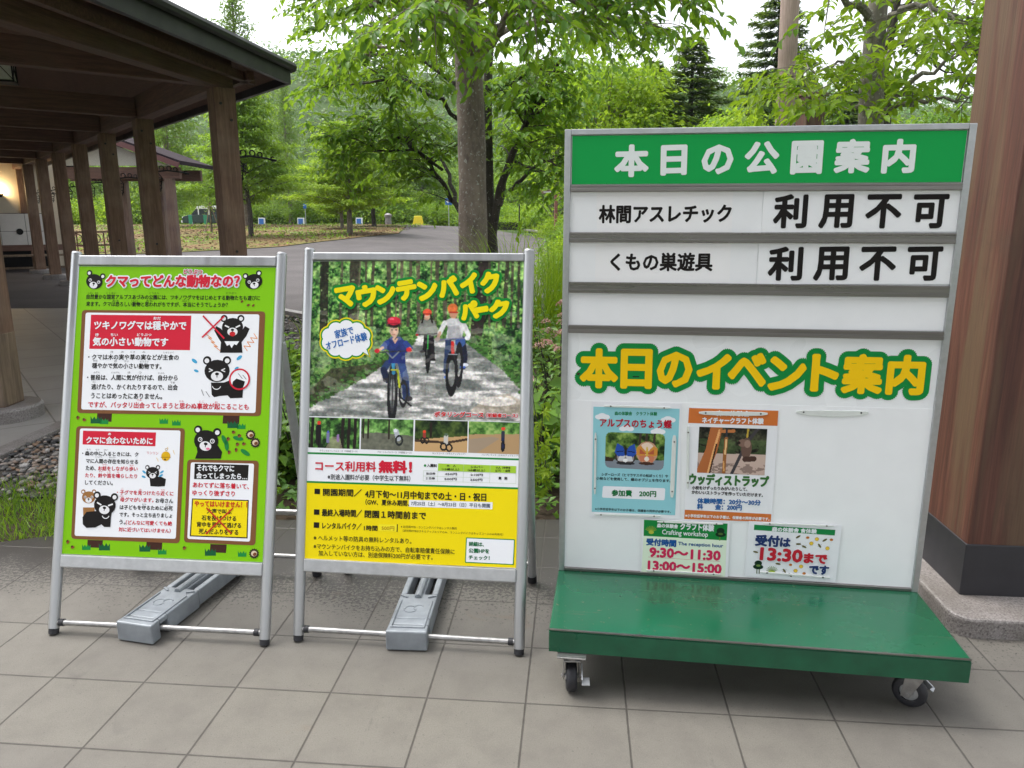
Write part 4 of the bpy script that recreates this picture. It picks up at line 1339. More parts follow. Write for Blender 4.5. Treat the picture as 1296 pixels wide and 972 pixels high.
# green header sheet with its words
hp = MB().box((0, 0.0, ((BZ1-0.018) + rails[0][0])/2), (BW - 0.044, 0.004, (BZ1 - 0.018) - rails[0][0] - 0.002)).build('header_sheet', M['paper'], board)
A = Art(fp, 0.0024); A.panel = hp
hpm = BMX.copy()
def place(o): o.matrix_basis = BMX; return o
ztop, zbot = BZ1 - 0.0185, rails[0][0] + 0.0015
hw = (BW - 0.046)/2
A.poly([(-hw, zbot), (hw, zbot), (hw, ztop), (-hw, ztop)], ink(0, 158, 72, 1.0), 0, px=False)
for ch, x0, x1, yc, hh in (('本',184,284,151,40),('日',322,398,149,37),('の',444,536,147,36),('公',572,672,142,40),('園',710,802,141,41),('案',840,944,137,42),('内',982,1078,137,42)):
    A.text(ch, c5(x0+3, yc), c5(x1-3, yc-2), hh*0.94, ink(240,246,244), 2, bold=0.0045, n=14)
place(A.build('lettering', M['print_gloss']))
# title glued on the panel
pn = [c for c in board.children if c.name.startswith('panel')][0]
A = Art(fp, -0.0027); A.panel = pn
def c6(x, y): return (700 + x/2.356, 420 + y/2.356)
tt = [('本',82,192,108),('日',204,293,110),('の',312,413,112),('イ',430,528,118),('ベ',524,634,112),('ン',644,752,124),('ト',772,850,122),('案',864,982,125),('内',998,1106,128)]
for ch, x0, x1, yc in tt:
    hh = {'の':104,'イ':104,'ベ':98,'ン':100,'ト':110}.get(ch, 118)
    A.text(ch, c6(x0+3, yc), c6(x1-3, yc + (x1-x0)*0.016), hh/2.356*0.92, ink(246,200,0,1.0), 2, bold=0.0062, n=14, halo=0.0235, hc=ink(0,136,60,1.0))
A.poly([c6(*p) for p in ((222,120),(272,120),(272,136),(222,136))], ink(20,60,34), 6)
for x_, y_, r_ in ((76,126,0.006),(1110,94,0.006),(1085,92,0.003),(1095,120,0.002),(100,132,0.003)):
    A.ell(*c6(x_, y_), r_, r_*0.8, ink(60,44,26), 7)
place(A.build('lettering', M['print_gloss']))

# ---------------------------------------------------------------- loose plates standing in the channels
def board_thing(name, quad, thick, z, mat, label, cat, group):
    """thin upright sheet on the board from a pixel quad, a thing of its own"""
    A0_ = Art(fp, 0)
    q = [A0_.uv(*p, z=z) for p in quad]
    cx = sum(p[0] for p in q)/4; cy = sum(p[1] for p in q)/4
    Wm = fp.matrix_basis @ Matrix.Translation((cx, cy, z))
    v = [(p[0]-cx, p[1]-cy) for p in q]      # TL TR BR BL
    m = MB()
    m.prism([v[3], v[2], v[1], v[0]], 0, thick)
    o = m.build(name, mat)
    o.matrix_basis = Wm
    tag(o, label, cat, group)
    return o, Art(o, thick + 0.0003)
def flatq(*p): return [c5(*q) for q in p]
GP = 'white plates slotted into the board'
z_ = -0.0025
pl, a = board_thing('name_plate', flatq((38,236),(626,236),(620,364),(38,368)), 0.0014, z_, M['white_plate'], 'long white plate naming the forest athletics course, left half of the top row', 'plate', GP)
a.poly(flatq((130,240),(536,238),(532,362),(130,364)), ink(250,250,250), 1); a.text('林間アスレチック', c5(138,309), c5(530,306), 22.0, BLACK, 3, bold=0.0020, n=8); a.build('lettering', M['print'])
pl, a = board_thing('status_plate', flatq((628,237),(1222,235),(1207,361),(620,363)), 0.0032, z_, M['white_plate'], 'white plate with large black closed notice, right half of the top row', 'plate', GP)
for ch, x0, x1 in (('利',660,754),('用',796,890),('不',934,1034),('可',1074,1172)): a.text(ch, c5(x0,301), c5(x1,300), 40.0, BLACK, 3, bold=0.0038, n=10)
a.build('lettering', M['print'])
pl, a = board_thing('name_plate', flatq((38,392),(610,392),(604,517),(38,517)), 0.0014, z_, M['white_plate'], 'white plate naming the spider web play net, left half of the second row', 'plate', GP)
a.poly(flatq((126,396),(530,395),(526,513),(126,515)), ink(250,250,250), 1); a.text('くもの巣遊具', c5(172,451), c5(474,451), 22.0, BLACK, 3, bold=0.0020, n=8); a.build('lettering', M['print'])
pl, a = board_thing('status_plate', flatq((614,393),(1202,393),(1190,517),(607,517)), 0.0032, z_, M['white_plate'], 'white plate with large black closed notice, right half of the second row', 'plate', GP)
for ch, x0, x1 in (('利',644,740),('用',780,876),('不',916,1018),('可',1056,1154)): a.text(ch, c5(x0,457), c5(x1,456), 40.0, BLACK, 3, bold=0.0038, n=10)
a.build('lettering', M['print'])
pl, a = board_thing('blank_plate', flatq((38,548),(1180,557),(1172,656),(38,646)), 0.0014, z_, M['white_plate'], 'blank white plate filling the whole empty third row', 'plate', GP)

# ---------------------------------------------------------------- magnetic sheet and leaflets
mg, a = board_thing('magnet_sheet', [(717,506.0),(1184,517.5),(1161,745),(710,719)], 0.0008, -0.0028, M['white_plate'], 'large blank white magnetic sheet covering the lower half of the notice board', 'sheet', None)
zl = -0.0012
def p1(x, y): return (740 + x/6.077, 505 + y/6.077)
def p2(x, y): return (860 + x/6.071, 505 + y/6.075)
def p3(x, y): return (800 + x/4.8, 650 + y/4.8)
GLF = 'leaflets held on the notice board'
# --- leaflet one: pale blue
lf, a = board_thing('leaflet', [p1(52,18),p1(746,34),p1(732,920),p1(38,906)], 0.0010, zl, M['paper'], 'pale blue craft leaflet with a photo of two painted butterflies', 'leaflet', GLF)
def Q(f, *p): return [f(*q) for q in p]
a.poly(Q(p1,(67,58),(730,74),(695,893),(54,866)), ink(150,212,222), 1)
for x_, y_, s_ in ((135,133,1),(640,157,1),(320,224,1),(562,247,1)):
    for dx, dy, rr in ((-26,4,24),(0,-4,28),(28,4,25)): a.ell(*p1(x_+dx, y_+dy), rr*0.00052, rr*0.00034, ink(244,246,250), 2 + (dx+30)*0.004)
a.rrect(Q(p1,(140,667),(620,685),(614,778),(133,757)), 0.006, ink(246,246,252), 2)
a.text('森の体験舎　クラフト体験', p1(230,109), p1(556,113), 4.6, ink(20,130,70), 4, bold=0.0004, n=5)
a.text('アルプスのちょう蝶', p1(118,180), p1(668,194), 10.4, ink(190,20,50), 4, bold=0.0010)
a.text('シダーローズ（ヒマラヤスギの松ぼっくり）や', p1(130,578), p1(640,592), 3.9, BLACK, 4, bold=0.0003, n=4)
a.text('小枝などを使用して、蝶のオブジェを作ります。', p1(90,608), p1(660,628), 3.9, BLACK, 4, bold=0.0003, n=4)
a.text('参加費　200円', p1(208,720), p1(548,728), 7.6, ink(10,120,60), 4, bold=0.0008)
a.text('※小学校低学年以下のお子様は、保護者の同伴が必要です。', p1(80,843), p1(662,866), 3.3, BLACK, 4, bold=0.0002, n=4)
a.build('lettering')
Pq = Paint(0, 0, 75, 47, 1.6, 21)
Pq.leaves((24,40,18),(84,116,48),(150,176,90),6,.3,.7)
for x_ in (44,52,62): Pq.line([(x_,0),(x_-1,24)],3,(64,54,44))
Pq.poly([(0,36),(75,34),(75,47),(0,47)],(128,136,146)); Pq.poly([(0,32),(12,34),(10,38),(0,38)],(60,44,34))
Pq.ell(26,31,13.5,11,(60,52,50)); Pq.ell(26,32,11,8,(150,140,134)); Pq.ell(53,25,13.5,14.5,(196,150,120)); Pq.ell(53,23,10,11,(228,206,186))
for sx in (-1,1):
    Pq.poly([(26,26),(26+sx*4,18),(26+sx*11,14),(26+sx*14,26),(26+sx*10,31),(26+sx*2,32)],(40,80,170)); Pq.poly([(26,30),(26+sx*8,31),(26+sx*10,37),(26+sx*3,37)],(206,206,212))
    Pq.line([(26+sx*3,24),(26+sx*11,25)],1.2,(20,34,80))
    Pq.poly([(53,25),(53+sx*8,16),(53+sx*13,19),(53+sx*13,28),(53+sx*4,31)],(206,140,60)); Pq.poly([(53,27),(53+sx*9,20),(53+sx*9,27)],(180,90,60))
    Pq.poly([(53,28),(53+sx*10,30),(53+sx*8,37),(53+sx*2,36)],(200,120,90))
Pq.ell(26,24,1.6,6,(40,36,34)); Pq.ell(53,24,1.4,7,(214,176,70)); Pq.ell(26,40,12,2,(40,40,44)); Pq.ell(53,39,10,2,(70,44,34)); Pq.ell(26,36,3,2.5,(236,236,236)); Pq.ell(53,33,3,3,(232,220,208))
yy, xx = np.mgrid[0:Pq.h, 0:Pq.w]; rx = np.minimum(xx, Pq.w-1-xx); ry = np.minimum(yy, Pq.h-1-yy); rr = 9
clip = ~((rx < rr) & (ry < rr) & ((rr-rx)**2 + (rr-ry)**2 > rr*rr))
a.raster('photo_print', Q(p1,(163,252),(620,268),(606,548),(155,526)), Pq.im, 3, clip=clip)
# --- leaflet two: orange bands
lf, a = board_thing('leaflet', [p2(72,62),p2(764,84),p2(706,948),p2(32,932)], 0.0010, zl+0.0004, M['paper'], 'white leaflet with orange bands and a photo of carved wooden straps', 'leaflet', GLF)
OR = ink(212, 118, 56)
a.poly(Q(p2,(74,68),(759,90),(752,206),(66,183)), OR, 1); a.poly(Q(p2,(40,850),(705,884),(700,944),(36,922)), OR, 1)
a.text('森の体験舎', p2(280,108), p2(540,113), 6.8, WHITE, 3, bold=0.0006, n=6); a.text('ネイチャークラフト体験', p2(174,161), p2(644,170), 7.2, WHITE, 3, bold=0.0010)
a.text('ウッディストラップ', p2(74,612), p2(682,634), 13.5, ink(60,116,56), 3, bold=0.0022)
a.text('小枝をけずったりみがいたりして、', p2(96,680), p2(520,692), 4.6, BLACK, 3, bold=0.0005, n=5); a.text('かわいいストラップを作っていただけます。', p2(94,714), p2(640,738), 4.6, BLACK, 3, bold=0.0005, n=5)
a.text('体験時間：20分～30分', p2(138,780), p2(622,796), 6.6, ink(40,104,170), 3, bold=0.0009); a.text('料　　金：200円', p2(136,824), p2(476,834), 6.6, ink(40,104,170), 3, bold=0.0009)
a.text('※小学校低学年以下のお子様は、保護者の同伴が必要です。', p2(44,894), p2(690,922), 4.0, WHITE, 3, bold=0.0004, n=4)
a.build('lettering')
Pq = Paint(0, 0, 86, 60, 1.6, 22)
Pq.leaves((16,18,14),(48,48,36),(84,88,64),5,.3,.7); g_ = Pq.noise(5,4,3)
Pq.put((Pq.Y>15)*(Pq.Y<35)*(g_>.42), np.array((84,112,64))/255, .5); Pq.poly([(0,34),(86,33),(86,60),(0,60)],(196,172,160)); Pq.put((Pq.Y>46)*(Pq.noise(8,4,3)>.5), np.array((120,100,92))/255,.7)
Pq.line([(22,0),(17,30),(6,60)],15,(176,104,58)); Pq.line([(26,4),(20,30),(14,60)],3,(230,170,110)); Pq.line([(28,5),(44,4)],4,(186,116,66)); Pq.line([(23,22),(16,60)],2,(60,36,26))
Pq.line([(35,0),(35,14)],3,(50,54,62)); Pq.line([(35,14),(34,36),(34,58)],4.4,(150,96,52)); Pq.line([(35,16),(34.5,34)],2.4,(224,184,130)); Pq.line([(33,44),(34,56)],1.8,(214,160,100))
Pq.line([(74,0),(60,20),(44,60)],4,(66,62,66)); Pq.line([(62,0),(61,12)],2.2,(190,160,60))
Pq.ell(61,26,6.5,14,(104,80,70)); Pq.ell(56,19,6,5,(124,98,86)); Pq.line([(60,40),(71,39)],7,(74,52,44)); Pq.ell(62,20,4,5,(150,124,110)); Pq.ell(51,19,2,2,(40,30,28))
a.raster('photo_print', Q(p2,(152,212),(674,230),(652,586),(134,564)), Pq.im, 3)
# --- leaflet three: pale green workshop times
lf, a = board_thing('leaflet', [p3(62,30),p3(596,56),p3(580,397),p3(48,360)], 0.0010, zl+0.0026, M['paper'], 'pale green leaflet listing crafting workshop hours in red, low on the board', 'leaflet', GLF)
a.poly(Q(p3,(72,36),(580,60),(574,162),(70,134)), ink(24,136,62), 1); a.poly(Q(p3,(70,134),(574,162),(564,388),(56,354)), ink(232,246,222), 1)
a.text('森の体験舎', p3(152,70), p3(278,77), 5.0, WHITE, 3, bold=0.0006, n=5); a.text('クラフト体験', p3(294,76), p3(496,86), 8.4, WHITE, 3, bold=0.0010)
a.text('Crafting workshop', p3(182,114), p3(460,130), 8.0, WHITE, 3, bold=0.0003, n=5)
a.text('受付時間', p3(88,169), p3(266,180), 8.4, ink(30,90,160), 3, bold=0.0014); a.text('The reception hour', p3(280,183), p3(552,198), 5.4, ink(40,90,150), 3, bold=0.0006, n=5)
PK = ink(214, 44, 92)
a.text('9:30～11:30', p3(108,232), p3(534,255), 11.4, PK, 3, bold=0.0022); a.text('13:00～15:00', p3(98,312), p3(540,336), 11.0, PK, 3, bold=0.0022)
a.line(Q(p3,(98,262),(534,290)), 0.0008, PK, 2); a.line(Q(p3,(90,344),(540,372)), 0.0008, PK, 2)
# a sprouting plant and a round tree as plain little drawings
for k in range(9): a.line([p3(114,112), p3(114+34*math.cos(R(200+k*18)), 104+30*math.sin(R(200+k*18)))], 0.0016, ink(160,180,60), 3)
a.ell(*p3(116,112), 0.0085, 0.0065, ink(180,190,70), 4); a.ell(*p3(537,104), 0.013, 0.011, ink(16,50,30), 3); a.ell(*p3(537,126), 0.017, 0.009, ink(16,50,30), 3.5); a.line(Q(p3,(533,136),(532,162)),0.0035,ink(100,150,60),2); a.ell(*p3(537,122),0.008,0.004,ink(80,110,50),5)
a.build('lettering')
# --- leaflet four: food workshop
lf, a = board_thing('leaflet', [p3(710,45),p3(1275,70),p3(1235,418),p3(683,378)], 0.0010, zl+0.0022, M['paper'], 'white leaflet with big 13:30 and scattered leaves and orange slices, lowest right', 'leaflet', GLF)
a.poly(Q(p3,(742,66),(1234,98),(1230,132),(739,98)), ink(24,136,72), 1); a.text('森の体験舎 食体験', p3(850,92), p3(1120,107), 5.4, WHITE, 3, bold=0.0007, n=5)
NV = ink(36, 58, 110)
a.text('受付', p3(750,158), p3(892,166), 13.2, NV, 4, bold=0.0022, halo=0.0045, hc=WHITE); a.text('は', p3(900,170), p3(958,174), 10.4, NV, 4, bold=0.0020, halo=0.004, hc=WHITE)
a.text('13:30', p3(780,240), p3(1030,256), 15.0, ink(196,36,52), 4, bold=0.0028, halo=0.005, hc=WHITE); a.text('まで', p3(1044,266), p3(1180,274), 11.4, ink(196,36,52), 4, bold=0.0022, halo=0.0045, hc=WHITE)
a.text('です', p3(1076,336), p3(1190,342), 10.6, NV, 4, bold=0.0020, halo=0.0045, hc=WHITE)
rr_ = np.random.default_rng(5)
for x_, y_, k in ((1008,140,0),(1066,145,1),(1122,154,2),(1170,160,0),(1210,158,1),(1010,184,0),(1088,180,2),(1044,200,0),(1138,194,0),(1186,210,2),(750,232,0),(886,304,0),(962,310,1),(1026,320,2),(992,346,2),(924,346,0),(1044,362,1),(960,372,0)):
    c_ = (ink(110,104,60), ink(206,130,56), ink(240,206,70))[k]
    if k == 0: a.ell(*p3(x_, y_), 0.0085, 0.0032, c_, 2, rot=rr_.uniform(-60, 60)); a.line(Q(p3,(x_-12,y_+6),(x_+14,y_-8)), 0.0006, ink(60,60,40), 3)
    elif k == 1: a.ell(*p3(x_, y_), 0.0055, 0.0045, c_, 2); a.ell(*p3(x_+2, y_-3), 0.003, 0.0022, ink(170,92,40), 3)
    else: a.ell(*p3(x_, y_), 0.0066, 0.0066, ink(200,150,40), 2); a.ell(*p3(x_, y_), 0.0054, 0.0054, c_, 3)
a.ell(*p3(766,300), 0.012, 0.010, ink(16,50,30), 3); a.ell(*p3(765,322), 0.0165, 0.009, ink(16,50,30), 3.5); a.line(Q(p3,(758,334),(757,362)),0.003,ink(90,110,60),2); a.line(Q(p3,(772,334),(771,362)),0.003,ink(90,110,60),2); a.ell(*p3(766,314),0.007,0.004,ink(120,150,80),5)
for k in range(9): a.line([p3(848,354), p3(848+36*math.cos(R(196+k*18)), 350+32*math.sin(R(196+k*18)))], 0.0016, ink(120,150,60), 3)
a.ell(*p3(848,354), 0.011, 0.006, ink(170,190,80), 4)
a.build('lettering')

# ---------------------------------------------------------------- slim clear magnet bars
GB = 'slim clear magnet bars holding the leaflets'
def mbar(l, r, zz, label, bow=0.0, wd=0.0125):
    A0_ = Art(fp, 0)
    a_, b_ = A0_.uv(*l, z=zz), A0_.uv(*r, z=zz)
    c = (a_ + b_)/2; d = b_ - a_; Lb = np.linalg.norm(d); ang = math.atan2(d[1], d[0])
    t = bpy.data.objects.new('magnet_bar', None); t.empty_display_size = 0.05
    t.matrix_basis = fp.matrix_basis @ Matrix.Translation((c[0], c[1], zz)) @ Matrix.Rotation(ang, 4, 'Z')
    COL.objects.link(t); tag(t, label, 'magnet bar', GB)
    m = MB(); n = 12
    up, lo = [], []
    for k in range(n + 1):
        x = -Lb/2 + Lb*k/n
        e_ = wd/2 * (1 if 0 < k < n else 0.55)
        dz = -bow * (1 - (2*k/n - 1)**2)
        up.append((x, e_)); lo.append((x, -e_ + dz))
    m.prism(lo + up[::-1], 0, 0.004)
    m.build('bar', M['clear'], t, bevel=0.0012)
    for f in (-0.40, 0.40):
        MB().cyl((f*Lb, 0, 0.0041), (f*Lb, 0, 0.0052), 0.0028, None, 10).build('stud', M['rubber'] if bow or wd > 0.02 else M['rail'], t)
zc = zl + 0.0016
mbar(p1(150,52), p1(662,68), zc, 'magnet bar along the top of the pale blue butterfly leaflet', wd=0.007)
mbar(p1(75,885), p1(585,900), zc, 'magnet bar along the bottom of the pale blue butterfly leaflet', wd=0.007)
mbar(p1(84,258), p1(78,730), zc, 'upright magnet bar on the left edge of the butterfly leaflet', wd=0.0075)
mbar(p1(690,278), p1(670,755), zc, 'upright magnet bar on the right edge of the butterfly leaflet', wd=0.014)
mbar(p2(148,104), p2(676,112), zc+0.0006, 'curved magnet bar across the orange header of the strap leaflet', bow=0.003, wd=0.011)
mbar(p2(66,205), p2(62,688), zc, 'upright magnet bar on the left edge of the orange banded leaflet', wd=0.009)
mbar(p3(152,48), p3(552,62), zc+0.0024, 'magnet bar along the top of the workshop hours leaflet', wd=0.006)
mbar(p3(86,342), p3(540,368), zc+0.0024, 'magnet bar along the bottom of the workshop hours leaflet', wd=0.006)
mbar(p3(792,58), p3(1224,74), zc+0.0022, 'magnet bar along the top of the 13:30 leaflet', wd=0.006)
mbar(p3(776,354), p3(1200,388), zc+0.0022, 'magnet bar along the bottom of the 13:30 leaflet', wd=0.006)
def p4(x, y): return (950 + x/5.4, 430 + y/5.4)
mbar(p4(312,492), p4(803,498), -0.0018, 'bowed magnet bar holding nothing on the blank right of the board', bow=0.008, wd=0.012)
# ================================================================ timber buildings
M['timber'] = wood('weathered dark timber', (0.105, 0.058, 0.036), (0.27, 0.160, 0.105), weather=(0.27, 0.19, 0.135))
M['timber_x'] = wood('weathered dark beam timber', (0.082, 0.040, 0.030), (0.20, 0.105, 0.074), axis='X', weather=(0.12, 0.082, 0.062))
M['boards'] = wood('brown boarding', (0.14, 0.075, 0.052), (0.25, 0.145, 0.10), axis='X')
M['post_low'] = wood('sun bleached timber foot', (0.12, 0.085, 0.055), (0.30, 0.215, 0.14), weather=(0.06, 0.045, 0.04))
M['fascia'] = simple('dark metal fascia', (0.026, 0.025, 0.026), 0.5, 0.1, 0.2, 6)
M['roof_tile'] = simple('dark roof sheet', (0.030, 0.022, 0.026), 0.9, 0.0, 0.2, 10, spec=0.1)
M['iron'] = simple('black wrought iron', (0.014, 0.014, 0.015), 0.5, 0.6, 0.2, 30)
M['cream'] = simple('cream plaster', (0.62, 0.55, 0.43), 0.85, 0, 0.06, 4)
M['pale_panel'] = simple('pale wall panel', (0.62, 0.60, 0.57), 0.6, 0, 0.05, 5)
def redwood():
    t = NT('red stained pillar timber')
    v = t.coord('Object', scale=(14, 14, 0.6)); vb = t.coord('Object', scale=(5, 5, 0.4)); vc = t.coord('Object')
    g1 = t.noise(v, 2.4, 7, 0.68, 0.8); g2 = t.noise(v, 10, 4, 0.6); bl = t.noise(vb, 2.0, 4, 0.55, 0.4); b2 = t.noise(vc, 2.6, 6, 0.65)
    c = t.ramp(g1, (0.28, (0.034, 0.013, 0.009)), (0.5, (0.092, 0.033, 0.021)), (0.75, (0.155, 0.063, 0.040)))
    c = t.mix(t.ramp(bl, (0.48, 0.0), (0.62, 0.8)), c, (0.115, 0.072, 0.040))
    c = t.mix(t.ramp(g2, (0.5, 0.0), (0.8, 0.6)), c, (0.06, 0.022, 0.018))
    c = t.mix(t.ramp(b2, (0.55, 0.0), (0.68, 0.7)), c, (0.06, 0.035, 0.022))
    t.col(c); t.set(Roughness=0.62)
    t.bump(t.math('ADD', g1, t.math('MULTIPLY', g2, 0.5)), 0.3, 0.004)
    return t.m
M['redwood'] = redwood()
M['foot_clad'] = simple('dark grey metal cladding', (0.030, 0.029, 0.034), 0.45, 0.1, 0.12, 10)

# ---- the entrance canopy, roof inferred and unseen: only its pillar shows
PYAW = R(-5)
can = empty('entrance_canopy', (1.625, 2.487, 0), PYAW, 'thick red brown timber pillar on a granite plinth at the right of the notice board', 'pillar')
PS = 0.37
m = MB(); m.box((PS/2, PS/2, 2.08), (PS, PS, 4.02))
m.build('shaft', M['redwood'], can, bevel=0.006)
m = MB(); m.box((PS/2, PS/2, 0.070 + 0.098), (PS + 0.010, PS + 0.010, 0.196))
m.build('metal_foot', M['foot_clad'], can, bevel=0.003)
def rounded(x0, y0, x1, y1, r, n=6):
    out = []
    for cx, cy, a0 in ((x1-r, y1-r, 0), (x0+r, y1-r, 90), (x0+r, y0+r, 180), (x1-r, y0+r, 270)):
        for k in range(n+1):
            a = R(a0 + 90*k/n); out.append((cx + r*math.cos(a), cy + r*math.sin(a)))
    return out
m = MB(); m.prism(rounded(-0.10, -0.18, PS + 0.18, PS + 0.18, 0.07), -0.02, 0.0705)
m.build('plinth', M['granite'], can, bevel=0.010)
m = MB(); m.box((-1.6, -6.2, 4.22), (12.5, 5.2, 0.16)); m.build('roof', M['boards'], can)  # unseen roof dims the sign fronts; set back to keep the tiles lit
for yb in (0.18, -3.9, -6.4):
    MB().box((-1.6, yb, 3.99), (12.4, 0.2, 0.29)).build('beam', M['timber_x'], can)

# ---- the long rest pavilion at the left
pav = empty('rest_pavilion', A0, 0, 'dark timber pavilion with a row of square posts and a low hipped roof', 'pavilion')
ryaw = math.atan2(RD.y, RD.x)
HB = 2.74
rows = [0.0, 3.24] + [3.24 + 2.31*k for k in range(1, 6)]
def wbuild(m, name, mat, parent, **kw): return m.build(name, mat, parent, world=True, **kw)
def scroll(p, dirv, s=1.0):
    """wrought iron bracket: an arm with curls"""
    m = MB()
    d = Vector(dirv).normalized()
    def P(a, z): return p + d * a * s + Vector((0, 0, z * s))
    m.tube([P(0.0, 0), P(0.2, 0.03), P(0.45, 0.01), P(0.62, -0.02)], 0.011, 6)
    for c_, r_, a0, a1 in (((0.10, 0.07), 0.055, -90, 220), ((0.24, 0.075), 0.05, -90, 230), ((0.36, 0.06), 0.042, -90, 230), ((0.56, 0.0), 0.035, 40, 330), ((0.05, -0.16), 0.05, 0, 320), ((0.05, -0.30), 0.04, 60, 380)):
        pts = [P(c_[0] + r_*math.cos(R(a))*(1-0.35*k/11), c_[1] + r_*math.sin(R(a))*(1-0.35*k/11)) for k, a in enumerate(np.linspace(a0, a1, 12))]
        m.tube(pts, 0.008, 5)
    m.tube([P(0.02, 0), P(0.1, -0.12), P(0.05, -0.38)], 0.008, 5)
    return m
def post_at(c, yaw, s=0.225, lowz=0.0, br=None):
    c = Vector(c)
    m = MB(); m.box((c.x, c.y, (HB + lowz)/2 + 0.05), (s, s, HB - lowz - 0.1 + 0.0), rz=yaw)
    po = wbuild(m, 'post', M['timber'], pav, bevel=0.006)
    m = MB().lathe([(0.0, -0.02), (0.27, -0.02), (0.27, 0.085), (0.255, 0.10), (0.0, 0.10)], (c.x, c.y, 0), 24)
    wbuild(m, 'post_base', M['granite'], po)
    if br is not None:
        b = scroll(c + br * s * 0.5 + Vector((0, 0, 2.05)), br, 0.72)
        wbuild(b, 'iron_bracket', M['iron'], po)
    return po
for t_ in rows:
    p = A0 + RD * t_
    po = post_at((p.x, p.y, 0), ryaw, br=-PD)
    if t_ < 6:
        for u_, z_b in ((-0.05, 2.42), (0.05, 2.58), (0.0, 1.05)):
            q = p - RD*0.1125 + PD*u_ + Vector((0, 0, z_b))
            wbuild(MB().cyl(q, q - RD*0.012, 0.016, 0.013, 10), 'bolt', M['fascia'], po)
P0 = Vector((-3.68, 5.22, 0))
fd = (P0 - A0).normalized()
post_at(P0, math.atan2(fd.y, fd.x) + R(12), 0.22)
m = MB(); m.box((P0.x, P0.y, 0.36), (0.223, 0.223, 0.51), rz=math.atan2(fd.y, fd.x) + R(12))
wbuild(m, 'bleached_foot', M['post_low'], pav, bevel=0.006)
# inner row of posts
for t_ in rows[2::2]:
    p = A0 + RD * t_ + PD * 6.5
    post_at((p.x, p.y, 0), ryaw)
# beams
def beam(a, b, z0, z1, wd, name='beam'):
    m = MB()
    L_ = (b - a).length; c = (a + b)/2
    o = MB().box((0, 0, 0), (L_, wd, z1 - z0)).build(name, M['timber_x'], pav, bevel=0.006)
    o.matrix_basis = world_of(pav).inverted() @ Matrix.Translation((c.x, c.y, (z0+z1)/2)) @ Matrix.Rotation(math.atan2((b-a).y, (b-a).x), 4, 'Z')
    return o
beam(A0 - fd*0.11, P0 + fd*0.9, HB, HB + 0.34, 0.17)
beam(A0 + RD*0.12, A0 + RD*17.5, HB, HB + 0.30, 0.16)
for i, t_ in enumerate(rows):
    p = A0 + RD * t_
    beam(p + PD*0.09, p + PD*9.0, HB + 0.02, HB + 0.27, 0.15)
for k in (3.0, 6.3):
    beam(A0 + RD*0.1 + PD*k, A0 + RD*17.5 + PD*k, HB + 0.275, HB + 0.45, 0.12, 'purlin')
# roof: eaves ring, pitched planes, boarded underside
T0 = Vector((-2.44, 8.70, 0))
E0 = Vector((-2.98, 4.2, 0))
ring = [E0, T0, T0 + RD*17.8, T0 + RD*17.8 + PD*11, Vector((-14.0, 4.2, 0))]
cen = sum(ring, Vector())/5
ZE = 2.86
def roofmesh(dz, mat, name):
    m = MB()
    inn = [v + (cen - v)*0.55 for v in ring]
    vs = [(v.x, v.y, ZE + dz) for v in ring] + [(v.x, v.y, ZE + 1.55 + dz) for v in inn]
    n = 5
    fs = [(i, (i+1) % n, n + (i+1) % n, n + i) for i in range(n)] + [tuple(range(n, 2*n))]
    m.add(vs, fs)
    return wbuild(m, name, mat, pav)
roofmesh(0.05, M['boards'], 'soffit')
roofmesh(0.17, M['roof_tile'], 'roof')
for i, (a, b) in enumerate(zip(ring, ring[1:] + ring[:1])):
    d = (b - a).normalized(); out = Vector((d.y, -d.x, 0))
    if out.dot(cen - a) > 0: out = -out
    m = MB(); m.bar((a.x, a.y, ZE + 0.075), (b.x, b.y, ZE + 0.075), 0.05, 0.20)
    fa = wbuild(m, 'fascia', M['fascia'], pav)
    m = MB(); q = out*0.06
    m.tube([(a.x+q.x, a.y+q.y, ZE+0.15), (b.x+q.x, b.y+q.y, ZE+0.15)], 0.045, 8)
    wbuild(m, 'gutter', M['fascia'], fa, smooth=True)
    # rafters under the eaves
    if i in (0, 1):
        L_ = (b - a).length; k = 0.5
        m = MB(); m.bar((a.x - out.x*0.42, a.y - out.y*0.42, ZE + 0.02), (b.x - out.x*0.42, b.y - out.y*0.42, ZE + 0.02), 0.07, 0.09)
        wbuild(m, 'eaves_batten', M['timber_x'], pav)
# end wall of the pavilion with timber studs, a wall lamp and pale panels
wst = Vector((-12.95, 22.35, 0)); wen = wst + PD * 8
def wall_box(s0, s1, z0, z1, th, off, name, mat, parent=pav, **kw):
    c = wst + PD * (s0 + s1)/2 - RD * off
    m = MB(); m.box((c.x, c.y, (z0+z1)/2), (s1 - s0, th, z1 - z0), rz=math.atan2(PD.y, PD.x))
    return wbuild(m, name, mat, parent, **kw)
wall_box(0, 8, 0, 3.0, 0.12, 0, 'end_wall', M['cream'])
for s_ in (0.1, 1.05, 3.2, 5.2): wall_box(s_ - 0.09, s_ + 0.09, 0, 3.0, 0.06, 0.09, 'wall_stud', M['timber'])
bw = empty('panel_screen', wst + PD*3.0 - RD*0.55, math.atan2(PD.y, PD.x) + math.pi, 'low pale screen of six square panels with black round holes behind the bench', 'screen')
for i in range(4):
    for j in range(2):
        MB().box((0.37 + i*0.60, 0, 0.82 + j*0.48), (0.588, 0.04, 0.47)).build('panel', M['pale_panel'], bw, bevel=0.004)
MB().box((1.27, 0.035, 0.80), (2.46, 0.03, 1.50)).build('frame', M['iron'], bw)
for x_, z_h in ((1.71, 1.05), (2.10, 0.83)):
    MB().cyl((x_, -0.022, z_h), (x_, -0.032, z_h), 0.085, None, 20).build('round_hole', M['iron'], bw)
